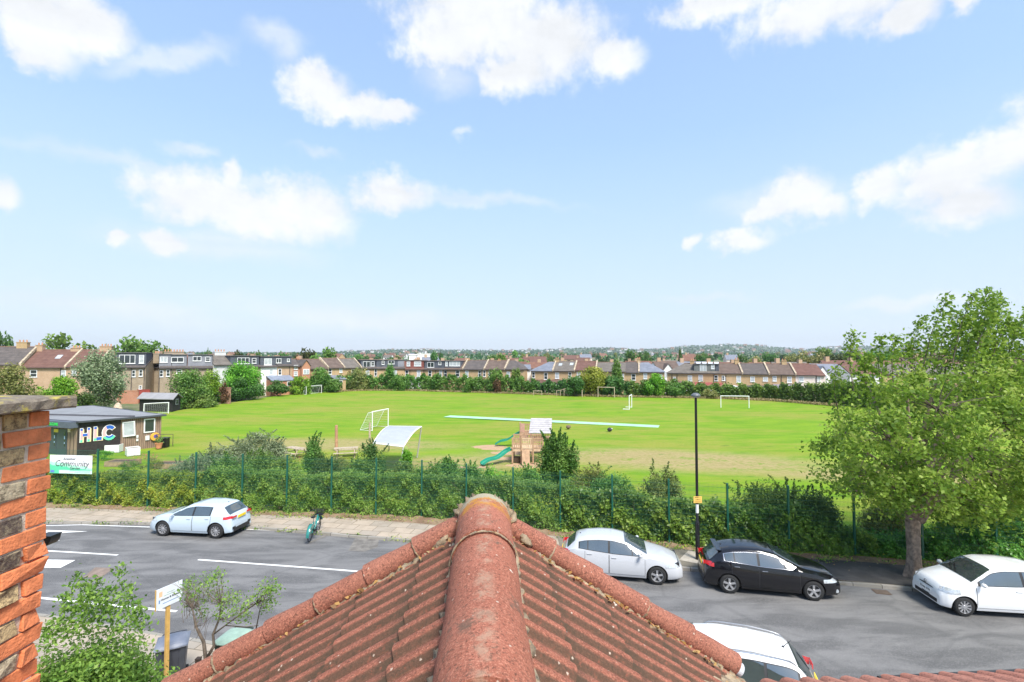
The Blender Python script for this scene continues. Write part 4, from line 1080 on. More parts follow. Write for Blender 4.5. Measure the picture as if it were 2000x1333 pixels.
# ================================================================== CARS
def paint(name, c, metal=0.0, rough=.22):
    if name in MAT: return MAT[name]
    t = NT(name); n = t.noise(t.coord(), 3, 5, .6)
    t.col(t.mix(t.math('MULTIPLY', n, .06), c, (.18, .16, .14))); t.p(Roughness=rough, Metallic=metal); t.b.inputs['Coat Weight'].default_value = 1; t.b.inputs['Coat Roughness'].default_value = .03
    MAT[name] = t.mat; return t.mat
tyrem = simple('tyre', (.018, .018, .018), .85, .2, 10, bump=.2)
rimm = simple('alloy', (.55, .55, .56), .3, .08, 5, metal=.7)
rimdark = simple('rim_dark', (.03, .03, .03), .5)
redm = simple('red_lens', (.55, .012, .015), .12, .15, 12, coat=1)
lensm = simple('clear_lens', (.55, .58, .60), .08, .2, 20, metal=.3, coat=1)
yplate = simple('plate_yellow', (.85, .62, .03), .4); wplate = simple('plate_white', (.85, .85, .82), .4)
chrome = simple('chrome', (.50, .50, .52), .25, .03, 2, metal=1.0)
def car(name, label, near_front, near_rear, spec, cpaint, rimstyle=5, platecol=None, chromeline=False, doors=2, rails=False, group='cars parked along the road', hubcap=False, plate_text=None, extras=None, front_x=None):
    """near_front / near_rear: where the nearer wheels touch the road (world points)"""
    L, Wd, H, wb, fo = spec['L'], spec['W'] / 2, spec['H'], spec['wb'], spec['fo']
    d = (near_rear - near_front); d.z = 0; ang = math.atan2(d.y, d.x)      # local +x runs front -> rear
    ca = Vector((math.cos(ang), math.sin(ang), 0)); 
    # the near side: which sign of local y faces the camera?
    nrm = Vector((-ca.y, ca.x, 0)); near_sgn = -1 if nrm.y > 0 else 1
    mid = (near_front + near_rear) / 2; orig = mid - nrm * near_sgn * (Wd - .12) - ca * (fo + wb / 2)
    z0 = roadz(mid.x, mid.y)
    o = empty(name, (orig.x + ca.x * L / 2, orig.y + ca.y * L / 2, z0), ang, label, 'car', group)
    X0 = -L / 2
    T = lambda tab: (np.array([p[0] for p in tab]), np.array([p[1] for p in tab]))
    def sm(tab, w=.06):
        xs_, ys_ = T(tab); g = np.linspace(0, L, 600); v = np.interp(g, xs_, ys_); k = max(1, int(w / L * 600)); 
        pad = np.pad(v, k, mode='edge'); ker = np.ones(2 * k + 1) / (2 * k + 1); v2 = np.convolve(pad, ker, 'valid'); v2[0], v2[-1] = v[0], v[-1]
        return lambda x: np.interp(x, g, v2)
    top, belt, plan, roofw = sm(spec['top'], .10), sm(spec['belt'], .12), sm(spec['plan'], .10), sm(spec['roofw'], .14)
    rw = spec['rw']; ax = [fo, fo + wb]; ra = rw + .055
    def sill(x):
        z = .20 + .05 * max(0, (x - (L - .5)) / .5) + .04 * max(0, (.4 - x) / .4)
        for a in ax:
            if abs(x - a) < ra: z = max(z, rw + math.sqrt(ra * ra - (x - a) ** 2))
        return z
    prof_t = [0, .18, .42, .62, .82, 1.0]; prof_y = [.93, .985, 1.0, .995, .972, .935]
    def zr(x): return max(float(top(x)) - .055 - .02 * (float(top(x)) > 1.2), float(belt(x)) + .004)
    def side_y(x, z):
        w, zb = float(plan(x)), float(belt(x))
        if z <= zb: return w * float(np.interp((z - .2) / (zb - .2), prof_t, prof_y))
        f = (z - zb) / max(zr(x) - zb, .001); f = min(1, f)
        return lerp(w * .935, min(float(roofw(x)), w * .93), f) + .025 * math.sin(math.pi * f) * (zr(x) - zb)
    def ring(x):
        w, zb, zs = float(plan(x)), float(belt(x)), sill(x); zt, rwid, ze = float(top(x)), min(float(roofw(x)), float(plan(x)) * .93), zr(x)
        pts = []
        for f in (0, .12, .3, .5, .7, .88, 1.0):
            z = zs + (zb - zs) * f; pts.append((side_y(x, z), z))
        for f in (.2, .45, .7, .9, 1.0):
            z = zb + (ze - zb) * f; pts.append((side_y(x, z), z))
        pts += [(rwid * .955, lerp(ze, zt, .42)), (rwid * .86, lerp(ze, zt, .70)), (rwid * .5, lerp(ze, zt, .95)), (0, zt)]
        return pts
    xs_ = sorted(set(list(np.linspace(0, L, 110)) + [a + s * ra * math.cos(u) for a in ax for s in (-1, 1) for u in np.linspace(0, R(89), 12)]))
    rows = []
    for x in xs_:
        r = ring(x); full = [(-y, z) for y, z in r] + [(y, z) for y, z in r[-2::-1]]
        rows.append([Vector((X0 + x, y, z)) for y, z in full])
    mb = MB(); mb.grid(rows); n = len(rows[0])
    mb.add(rows[0], [tuple(range(n))]); mb.add(rows[-1], [tuple(range(n - 1, -1, -1))])
    body = mb.build('body', cpaint, o, smooth=True); body.data.set_sharp_from_angle(angle=R(38))
    mb = MB(); hw = Wd * .70
    mb.box((X0 + .12, -hw, .17), (X0 + L - .12, hw, spec['belt'][2][1] - .12)); mb.build('underbody', darkm, o)
    def side_patch(nm, x0, x1, zlo, zhi, off, mat, nx_=24, nz_=8, parent=None, sides=(-1, 1)):
        res = []
        for s in sides:
            rr = []
            for x in np.linspace(x0, x1, nx_):
                a, b = zlo(x) if callable(zlo) else zlo, zhi(x) if callable(zhi) else zhi
                if b < a: b = a
                rr.append([Vector((X0 + x, s * (side_y(x, z) + off), z)) for z in np.linspace(a, b, nz_)])
            m_ = MB(); m_.grid(rr); res.append(m_.build(nm, mat, parent or o, smooth=True))
        return res
    # side glass
    glo = lambda x: float(belt(x)) + .035; ghi = lambda x: zr(x) - .045
    wl_ = spec['windows']
    if spec.get('surround', True):
        side_patch('window_seal', wl_[0][0] - .06, wl_[-1][1] + .05, lambda x: glo(x) - .014, lambda x: ghi(x) + .014, .004, chrome if chromeline else darkm, 50)
        if chromeline: side_patch('window_seal', wl_[0][0] - .02, wl_[-1][1] + .02, lambda x: glo(x) - .005, lambda x: ghi(x) + .003, .0065, darkm, 50)
    for (a, b) in wl_:
        side_patch('window', a, b, glo, ghi, .010, G_car, 20)
    # doors with a dark seam round each
    for (a, b) in spec['doors']:
        def dlo(x): return max(.30, sill(x) + .03)
        side_patch('door_seam', a - .012, b + .012, lambda x: dlo(x) - .012, lambda x: float(belt(x)) + .022, .0025, darkm, 30)
        for s in (-1, 1):
            dr = side_patch('door', a, b, dlo, lambda x: float(belt(x)) + .016, .006, cpaint, 30, sides=(s,))[0]
            hx = b - .16; hz = float(belt(hx)) - .10; m_ = MB(); yy = side_y(hx, hz)
            m_.cbox((X0 + hx, s * (yy + .022), hz), (.18, .022, .028)); m_.cbox((X0 + hx - .08, s * (yy + .008), hz), (.02, .03, .02)); m_.cbox((X0 + hx + .08, s * (yy + .008), hz), (.02, .03, .02))
            m_.build('door_handle', chrome if chromeline else cpaint, dr, bevel=.006)
    # screens
    def top_patch(nm, x0, x1, inset, off, mat, curve=0.0, nx_=20):
        rr = []
        for x in np.linspace(x0, x1, nx_):
            rwid = min(float(roofw(x)), float(plan(x)) * .93); ze, zt = zr(x), float(top(x)); row = []
            for f in np.linspace(-1, 1, 17):
                y = f * (rwid - inset); af = abs(y) / rwid
                z = float(np.interp(af, [0, .5, .86, .955, 1.0], [zt, lerp(ze, zt, .95), lerp(ze, zt, .70), lerp(ze, zt, .42), ze]))
                xx = x + curve * (abs(f) ** 2)
                row.append(Vector((X0 + xx, y, z + off)))
            rr.append(row)
        m_ = MB(); m_.grid(rr); return m_.build(nm, mat, o, smooth=True)
    top_patch('windscreen', spec['screen'][0], spec['screen'][1], .035, .012, G_car)
    top_patch('rear_window', spec['rear'][0], spec['rear'][1], .05, .014, G_car)
    # wheels
    tyre = MB(); w_ = .10
    prof = [(rw * .66, -w_), (rw * .90, -w_ - .004), (rw * .985, -w_ * .8), (rw, -w_ * .4), (rw, w_ * .4), (rw * .985, w_ * .8), (rw * .90, w_ + .004), (rw * .66, w_)]
    tyre.lathe(prof, 'y', 36)
    rim = MB(); rim.lathe([(rw * .68, -w_ * .95), (rw * .64, -w_ * .97), (rw * .60, -w_ * .5), (rw * .60, w_ * .5)], 'y', 30); rr_ = rw * .64
    ns = rimstyle
    for k in range(ns):
        u = 2 * math.pi * k / ns + .3; wd0, wd1 = (.055, .095) if ns == 5 else (.03, .045)
        if hubcap: wd0, wd1 = .085, .13
        c_, s_ = math.cos(u), math.sin(u); px_, pz_ = -s_, c_
        v = []
        for rr2, ww, yy in ((.03, wd0, -.075), (rr_ * .97, wd1 * (1 if ns != 5 else .8), -.088)):
            for sg in (-1, 1): v.append((c_ * rr2 + px_ * ww * sg / 2, yy, s_ * rr2 + pz_ * ww * sg / 2))
        v2 = [(a, b + .03, c) for a, b, c in v]
        rim.add(v + v2, [(0, 1, 3, 2), (4, 6, 7, 5), (0, 2, 6, 4), (1, 5, 7, 3), (2, 3, 7, 6)])
    rim.lathe([(.0, -.095), (.05, -.092), (.06, -.07)], 'y', 16)
    disc = MB(); disc.lathe([(0, -.035), (rw * .61, -.035)], 'y', 24)
    me_t = tyre.build('tyre', tyrem, None, smooth=True); me_r = rim.build('rim', rimm, None); me_d = disc.build('brake_disc', rimdark, None)
    meshes = (me_t.data, me_r.data, me_d.data)
    for x_ in (me_t, me_r, me_d): bpy.data.objects.remove(x_)
    for a in ax:
        for s in (-1, 1):
            we = link(bpy.data.objects.new('wheel', meshes[0]), o); we.location = (X0 + a, s * (Wd - .125), rw); we.rotation_euler = (0, 0, 0 if s < 0 else math.pi)
            for nm, m_ in (('rim', meshes[1]), ('brake_disc', meshes[2])): link(bpy.data.objects.new(nm, m_), we)
    # lamps, plates, mirrors, aerial
    hl = spec['headlight']; side_patch('headlight', *hl, .012, lensm, 14, 6)
    tl = spec['taillight']; side_patch('tail_light', *tl, .014, redm, 14, 6)
    tw = float(plan(L)); mb2 = MB()
    for s in (-1, 1):
        m_ = MB(); y0_ = s * tw * .52; y1_ = s * tw * .97; m_.box((X0 + L - .01, min(y0_, y1_), spec['tlz'][0]), (X0 + L + .012, max(y0_, y1_), spec['tlz'][1])); m_.build('tail_light', redm, o, bevel=.01)
    pz = spec['plate_r']; m_ = MB(); m_.box((X0 + L + .002, -.26, pz), (X0 + L + .016, .26, pz + .115)); m_.build('number_plate', yplate, o, bevel=.004)
    m_ = MB(); m_.box((X0 + L - .02, -tw * .85, .22), (X0 + L + .010, tw * .85, .40)); m_.build('bumper_insert', darkm, o, bevel=.02)
    pf = spec['plate_f']; m_ = MB(); m_.box((X0 - .020, -.26, pf), (X0 - .006, .26, pf + .11)); fp = m_.build('number_plate', wplate, o, bevel=.004)
    if plate_text: text_part('lettering', plate_text, .105, blackm, fp, Matrix.Translation((X0 - .022, 0, pf + .055)) @ Matrix.Rotation(R(-90), 4, 'Z') @ XZ, .001, bold=.0015)
    fw = float(plan(0))
    m_ = MB(); m_.box((X0 - .008, -fw * .8, .26), (X0 + .02, fw * .8, .38)); m_.build('grille', darkm, o, bevel=.02)
    mx = spec['mirror']
    for s in (-1, 1):
        zb = float(belt(mx)); yy = side_y(mx, zb); m_ = MB()
        rr = []
        for u in np.linspace(0, 1, 7):
            r = .085 * math.sin(math.pi * min(.98, max(.06, u))) ** .5; rr.append([Vector((X0 + mx + (.8 * r) * math.cos(t2) - .01, s * (yy + .05 + .19 * u), zb + .10 + .75 * r * math.sin(t2))) for t2 in np.linspace(0, 2 * math.pi, 13)[:-1]])
        m_.grid(rr, closed=True); m_.add(rr[0], [tuple(range(12))]); m_.add(rr[-1], [tuple(range(12))]); m_.tube((X0 + mx, s * (yy - .02), zb + .03), (X0 + mx, s * (yy + .09), zb + .07), .022, n=8)
        m_.build('wing_mirror', cpaint, o, smooth=True)
    xa = spec['rear'][0] - .18; m_ = MB(); m_.tube((X0 + xa, 0, float(top(xa)) - .01), (X0 + xa - .02, 0, float(top(xa)) + .02), .03, .02, 10)
    if spec.get('longaerial'): m_.tube((X0 + xa, 0, float(top(xa)) + .01), (X0 + xa + .16, 0, float(top(xa)) + .17), .008, .004, 6)
    m_.build('aerial', blackm, o)
    if rails:
        for s in (-1, 1):
            p_ = []; a0, a1 = spec['screen'][1] + .25, spec['rear'][0] - .05
            for x in np.linspace(a0, a1, 16):
                e = math.sin(math.pi * (x - a0) / (a1 - a0)) ** .25; rwid = float(roofw(x)); p_.append((X0 + x, s * (rwid - .05), float(top(x)) - .035 + .055 * e))
            m_ = MB(); m_.path(p_, .016, 8); m_.build('roof_rail', simple('rail_grey', (.33, .34, .36), .3, .05, 3, metal=.6), o, smooth=True)
    if spec is HATCH: o.scale = (.965, .965, .965)
    if extras: extras(o, dict(X0=X0, L=L, side_y=side_y, top=top, belt=belt, plan=plan, Wd=Wd, roofw=roofw, zr=zr, side_patch=side_patch, top_patch=top_patch))
    return o
HATCH = dict(L=4.42, W=1.81, H=1.51, wb=2.685, fo=.93, rw=.325,
    top=[(0, .58), (.05, .70), (.25, .80), (.6, .90), (1.15, 1.01), (1.25, 1.04), (2.02, 1.41), (2.5, 1.50), (3.0, 1.50), (3.5, 1.45), (3.86, 1.36), (3.90, 1.32), (4.20, 1.02), (4.36, .96), (4.41, .74), (4.42, .5)],
    belt=[(0, .52), (.3, .70), (.8, .86), (1.3, .93), (2.5, .97), (3.5, 1.06), (3.9, 1.08), (4.2, .98), (4.42, .48)],
    plan=[(0, .58), (.08, .68), (.25, .79), (.55, .865), (1.0, .895), (2.2, .905), (3.5, .895), (3.95, .85), (4.25, .77), (4.38, .70), (4.42, .64)],
    roofw=[(0, .5), (.6, .70), (1.2, .76), (2.0, .60), (2.6, .60), (3.4, .575), (3.9, .55), (4.2, .62), (4.42, .5)],
    windows=[(1.36, 1.72), (1.76, 2.60), (2.68, 3.42), (3.46, 3.74)], doors=[(1.36, 2.62), (2.66, 3.52)],
    screen=(1.27, 2.06), rear=(3.91, 4.21), headlight=(.10, .62, .62, .73), taillight=(4.10, 4.40, .86, .99), tlz=(.87, .98), plate_r=.74, plate_f=.36, mirror=1.52)
HATCH['windows'] = [(1.50, 1.78), (1.82, 2.60), (2.68, 3.40), (3.44, 3.72)]
SMALLH = dict(HATCH, L=4.03, W=1.74, H=1.43, wb=2.563, fo=.82, rw=.33,
    top=[(0, .60), (.04, .72), (.2, .80), (.55, .90), (1.05, .98), (1.13, 1.0), (1.85, 1.34), (2.3, 1.42), (2.9, 1.42), (3.4, 1.37), (3.52, 1.33), (3.56, 1.30), (3.86, .98), (3.98, .92), (4.02, .74), (4.03, .5)],
    belt=[(0, .52), (.3, .72), (.8, .86), (1.3, .90), (2.4, .93), (3.3, .96), (3.6, .97), (3.86, .93), (4.03, .48)],
    plan=[(0, .62), (.08, .70), (.25, .79), (.55, .845), (1.0, .865), (2.2, .87), (3.2, .865), (3.6, .84), (3.85, .79), (3.98, .72), (4.03, .66)],
    roofw=[(0, .5), (.6, .70), (1.1, .74), (1.85, .60), (2.4, .60), (3.1, .58), (3.5, .56), (3.86, .64), (4.03, .5)],
    windows=[(1.34, 2.22), (2.30, 3.05)], doors=[(1.16, 2.24), (2.28, 3.12)],
    screen=(1.15, 1.88), rear=(3.56, 3.87), headlight=(.06, .52, .66, .76), taillight=(3.70, 4.01, .82, .93), tlz=(.83, .92), plate_r=.76, plate_f=.38, mirror=1.36)
CITY = dict(HATCH, L=3.54, W=1.645, H=1.49, wb=2.42, fo=.585, rw=.29,
    top=[(0, .55), (.03, .72), (.12, .83), (.4, .92), (.78, 1.0), (.84, 1.02), (1.45, 1.40), (1.8, 1.475), (2.4, 1.485), (3.0, 1.43), (3.22, 1.38), (3.25, 1.34), (3.44, .98), (3.50, .92), (3.53, .74), (3.54, .5)],
    belt=[(0, .52), (.2, .76), (.6, .88), (1.0, .92), (2.0, .94), (2.8, .98), (3.2, 1.0), (3.4, .95), (3.54, .48)],
    plan=[(0, .62), (.06, .70), (.2, .775), (.5, .81), (1.0, .82), (2.2, .822), (3.0, .81), (3.3, .77), (3.45, .72), (3.54, .66)],
    roofw=[(0, .5), (.5, .68), (.84, .72), (1.45, .60), (2.0, .60), (2.8, .58), (3.2, .56), (3.44, .64), (3.54, .5)],
    windows=[(1.06, 2.22), (2.30, 3.02)], doors=[(.93, 2.26)],
    screen=(.86, 1.48), rear=(3.25, 3.45), headlight=(.05, .48, .66, .80), taillight=(3.28, 3.52, .72, 1.0), tlz=(.74, .98), plate_r=.50, plate_f=.46, mirror=1.06)
ESTATE = dict(HATCH, L=4.55, W=1.80, H=1.50, wb=2.6, fo=.9, rw=.32,
    top=[(0, .58), (.05, .70), (.25, .80), (.6, .90), (1.15, 1.0), (1.25, 1.03), (1.95, 1.42), (2.5, 1.50), (3.2, 1.50), (3.8, 1.46), (4.02, 1.41), (4.06, 1.38), (4.38, 1.03), (4.48, .97), (4.54, .74), (4.55, .5)],
    belt=[(0, .52), (.3, .70), (.8, .86), (1.3, .93), (2.5, .96), (3.5, 1.0), (4.1, 1.04), (4.4, .98), (4.55, .48)],
    plan=[(0, .58), (.08, .68), (.25, .79), (.55, .865), (1.0, .89), (2.2, .90), (3.7, .89), (4.1, .85), (4.4, .78), (4.5, .71), (4.55, .64)],
    roofw=[(0, .5), (.6, .70), (1.2, .76), (2.0, .61), (2.6, .62), (3.6, .60), (4.0, .57), (4.4, .63), (4.55, .5)],
    windows=[(1.55, 2.48), (2.56, 3.36), (3.42, 4.02)], doors=[(1.36, 2.52), (2.56, 3.42)],
    screen=(1.27, 1.99), rear=(4.06, 4.39), taillight=(4.30, 4.53, .84, 1.0), tlz=(.86, .98), mirror=1.52, longaerial=True)
def road_pt(px, py): p = G(px, py, 0.03); return p
blue_ = paint('paint_ice_blue', (.50, .59, .66), 0, .28); silver_ = paint('paint_silver', (.50, .51, .53), .0, .25)
black_ = paint('paint_black', (.004, .004, .005), 0, .12); _b = black_.node_tree.nodes['Principled BSDF']; _b.inputs['Coat Weight'].default_value = .35; _b.inputs['Specular IOR Level'].default_value = .5; [black_.node_tree.links.remove(l) for l in list(_b.inputs['Base Color'].links)]; _b.inputs['Base Color'].default_value = (.007, .007, .009, 1); white_ = paint('paint_white', (.82, .82, .81), 0, .25)
def line_car(front, rear, wb):
    d = (rear - front).normalized(); return front, front + d * wb
f_, r_ = road_pt(320, 1047), road_pt(428, 1052)
def ex_blue(o, k):
    X0, L = k['X0'], k['L']
    for s in (-1, 1):
        m_ = MB(); m_.box((X0 + L - .09, min(s * .40, s * .62), .34), (X0 + L + .012, max(s * .40, s * .62), .46)); m_.build('bumper_vent', darkm, o, bevel=.02)
car('parked_hatchback', 'ice blue hatchback parked facing left beside the far pavement', *line_car(f_, r_, 2.563), SMALLH, blue_, 10, extras=ex_blue)
f_ = road_pt(1286, 1143); dd = Vector((math.cos(R(-10.5)), math.sin(R(-10.5)), 0))
car('parked_hatchback', 'silver hatchback facing right, half hidden by the near tiled roof', f_, f_ - dd * 2.685, HATCH, silver_, 5)
f_, r_ = road_pt(1592, 1174), road_pt(1433, 1160)
def ex_black(o, k):
    X0, L = k['X0'], k['L']
    m_ = MB(); m_.box((X0 + 3.80, -.56, float(k['top'](3.8)) - .02), (X0 + 3.99, .56, float(k['top'](3.8)) + .008)); m_.build('spoiler', black_, o, bevel=.02)
    for s in (-1, 1):
        m_ = MB(); m_.lathe([(0, -.01), (.055, -.01), (.06, .01)], 'y', 16, M=Matrix.Translation((X0 + .17, s * (k['side_y'](.17, .34) + .004), .34)) @ Matrix.Rotation(0 if s < 0 else math.pi, 4, 'Z')); m_.build('fog_light', lensm, o)
car('parked_hatchback', 'black hatchback with chrome window line parked facing right by the lamp post', *line_car(f_, r_, 2.685), HATCH, black_, 5, chromeline=True, extras=ex_black)
f_ = road_pt(1881, 1203); dd = Vector((math.cos(R(-7)), math.sin(R(-7)), 0))
def ex_city(o, k):
    X0 = k['X0']; fw = float(k['plan'](0)); m_ = MB()
    pts_ = [(X0 - .012 + .10 * (abs(y) / fw) ** 3, y, z) for y, z in [(-fw * .98, .44), (-fw * .98, .60), (0, .66), (fw * .98, .60), (fw * .98, .44), (0, .38), (-fw * .98, .44)]]
    m_.path(pts_, .018, 6); m_.build('grille_trim', blackm, o)
    m_ = MB(); m_.lathe([(.042, 0), (.055, 0), (.055, .01), (.042, .01)], 'z', 20, M=Matrix.Translation((X0 - .002, 0, .73)) @ Matrix.Rotation(R(-70), 4, 'Y'))
    for a, b in (((-.035, .02), (-.012, -.035)), ((-.012, -.035), (0, 0)), ((0, 0), (.012, -.035)), ((.012, -.035), (.035, .02)), ((-.015, .04), (0, .005)), ((0, .005), (.015, .04))):
        m_.tube((X0 - .016, a[0], .73 + a[1]), (X0 - .016, b[0], .73 + b[1]), .004, n=4)
    m_.build('emblem', chrome, o)
    m_ = MB(); 
    for s in (-1, 1): m_.tube((X0 + .88, .1 * s + .05, float(k['top'](.88)) + .03), (X0 + 1.12, .1 * s + .45, float(k['top'](1.12)) + .03), .008, n=5)
    m_.build('wiper', blackm, o)
car('parked_city_car', 'small white three door car facing left, cut off by the right edge', f_, f_ + dd * 2.42, CITY, white_, 10, hubcap=False, plate_text='EO66 SYR', extras=ex_city)
# white estate on the near side, rear end to the right
r_ = Vector((5.55, 10.62, 0)); dd = Vector((math.cos(R(-17)), math.sin(R(-17)), 0))
def ex_est(o, k):
    m_ = MB(); X0, L = k['X0'], k['L']; m_.tube((X0 + 4.40, 0, 1.04), (X0 + 4.22, .30, 1.22), .009, n=5); m_.build('wiper', blackm, o)
car('parked_estate', 'white estate car with grey roof rails on the near side, beyond the gable roof end', r_ - dd * 2.6, r_, ESTATE, white_, 5, rails=True, extras=ex_est)

# ================================================================== HIRE BICYCLE
def bicycle():
    a, b = G(604, 1061, .03), G(622, 1040, .03)   # rear wheel nearer, front wheel at the kerb
    d = (b - a); d.z = 0; ang = math.atan2(d.y, d.x); wbk = 1.12; c = (a + b) / 2
    o = empty('hire_bicycle', (c.x, c.y, .06), ang, 'turquoise step through hire bicycle with black front basket standing at the kerb', 'bicycle')
    teal = simple('bike_teal', (.022, .20, .175), .35, .08, 4, coat=.5); greyb = simple('bike_grey', (.22, .25, .30), .4)
    o.rotation_euler = (R(3), 0, ang); o.scale = (1.02, 1.02, 1.02)
    for x in (-wbk / 2, wbk / 2):
        w = MB(); w.lathe([(.325, -.02), (.345, -.012), (.35, 0), (.345, .012), (.325, .02), (.325, -.02)], 'y', 40); we = w.build('wheel', tyrem, o, smooth=True); we.location = (x, 0, .35)
        s = MB()
        for k in range(18):
            u = k * 2 * math.pi / 18; s.tube((0, .012 * (-1) ** k, 0), (.325 * math.cos(u), 0, .325 * math.sin(u)), .0022, n=4, cap=False)
        s.tube((0, -.04, 0), (0, .04, 0), .04, n=12); s.build('spokes', chrome, we)
    f = MB(); BB = (-.12, 0, .32); HT = (.36, 0, .78)
    f.path([HT, (.18, 0, .48), BB], [.040, .042, .04], 10); f.path([BB, (-.22, 0, .72)], .03, 10); f.path([BB, (-.56, .06, .35)], .016, 8); f.path([BB, (-.56, -.06, .35)], .016, 8); f.path([(-.2, 0, .62), (-.56, .06, .35)], .014, 8); f.path([(-.2, 0, .62), (-.56, -.06, .35)], .014, 8)
    f.path([(.33, 0, .86), (.39, 0, .68)], .032, 10); f.build('frame', teal, o, smooth=True)
    m = MB(); m.path([(.37, .05, .70), (.54, .06, .36)], .015, 8); m.path([(.37, -.05, .70), (.54, -.06, .36)], .015, 8); m.path([(.33, 0, .84), (.29, 0, 1.05)], .02, 8); m.path([(.20, -.30, 1.04), (.27, -.18, 1.09), (.30, 0, 1.07), (.27, .18, 1.09), (.20, .30, 1.04)], .014, 8); m.build('handlebar', blackm, o, smooth=True)
    m = MB(); m.path([(-.22, 0, .7), (-.26, 0, .93)], .015, 8); m.build('seat_post', chrome, o)
    m = MB(); rows = []
    for x, w in ((-.40, .08), (-.34, .10), (-.25, .07), (-.14, .025), (-.10, .015)):
        rows.append([Vector((x, w * math.cos(u), .95 + .03 * math.sin(u))) for u in np.linspace(0, 2 * math.pi, 13)[:-1]])
    m.grid(rows, closed=True); m.add(rows[0], [tuple(range(12))]); m.add(rows[-1], [tuple(range(12))]); m.build('seat', blackm, o, smooth=True)
    m = MB()
    for cx, u0, u1 in ((-wbk / 2, 20, 190), (wbk / 2, 15, 150)):
        m.grid([[Vector((cx + .385 * math.cos(R(u)), y, .35 + .385 * math.sin(R(u)) - abs(y) * .35)) for y in (-.06, -.03, 0, .03, .06)] for u in np.linspace(u0, u1, 20)])
    for s in (-1, 1): m.grid([[Vector((-wbk / 2 + r * math.cos(R(u)), s * .07, .35 + r * math.sin(R(u)))) for r in (.16, .38)] for u in np.linspace(50, 170, 14)])
    m.build('mudguard', teal, o, smooth=True)
    m = MB(); 
    for z in np.linspace(.80, 1.0, 5): m.path([(.42, -.17, z), (.70, -.19, z), (.70, .19, z), (.42, .17, z), (.42, -.17, z)], .007, 5)
    for y in np.linspace(-.17, .17, 9): m.tube((.70, y, .80), (.70, y, 1.0), .005, n=4); m.tube((.43, y, .80), (.70, y, .80), .005, n=4)
    m.box((.43, -.17, .79), (.69, .17, .80)); m.build('basket', blackm, o)
    m = MB(); m.tube((-.12, -.09, .32), (-.12, .09, .32), .05, n=14); m.tube((-.12, .10, .32), (.02, .12, .22), .012, n=6); m.tube((-.12, -.10, .32), (-.26, -.12, .42), .012, n=6); m.cbox((.04, .16, .21), (.09, .10, .02)); m.cbox((-.28, -.16, .43), (.09, .10, .02)); m.build('crank', blackm, o)
    m = MB(); m.path([(-.15, .06, .30), (-.22, .22, .0)], .012, 6); m.build('kickstand', chrome, o)
bicycle()

# ================================================================== NEAR GARDEN: bush, small tree, board, bins, post
L_gard = leafmat('leaf_garden_bush', [(.05,.12,.02),(.13,.26,.04),(.22,.36,.06),(.30,.44,.09)], objvar=0)
ex_ = []
for (px, py0, py1, D) in [(150, 1240, 1118, 8.9), (172, 1230, 1135, 8.7), (230, 1230, 1105, 9.0), (247, 1240, 1140, 8.6), (165, 1220, 1150, 8.4), (270, 1250, 1185, 8.4), (215, 1230, 1150, 8.7), (100, 1270, 1215, 8.2), (190, 1230, 1130, 8.8), (130, 1240, 1160, 8.6)]:
    a, b = P(px, py0, D), P(px + rng.normal() * 6, py1, D); m = 230; f = rng.random(m)
    ex_.append(np.array(a)[None] + (np.array(b) - np.array(a))[None] * f[:, None] + rng.normal(size=(m, 3)) * (.13 - .08 * f)[:, None])
shrub('garden_bush', 'big bright green garden bush with tall thin shoots at the bottom left', (-7.45, 8.7), 1.55, 1.5, 2.95, 26000, L_gard, size=.072, lumps=50, spikes=10, spike_len=.6, spread=.28, z0=.05, extra=np.concatenate(ex_))
shrub('ivy_clump', 'dark ivy clump with pale edged leaves beside the grey wheelie bin', (-5.75, 9.0), .7, .6, 1.9, 4200, L_dark, size=.08, lumps=16, z0=.05, cat='ivy')
shrub('golden_shrub', 'small yellow leaved shrub at the foot of the big garden bush', (-5.75, 8.0), .42, .4, 1.75, 1200, L_yellow, size=.08, lumps=8, z0=.05)
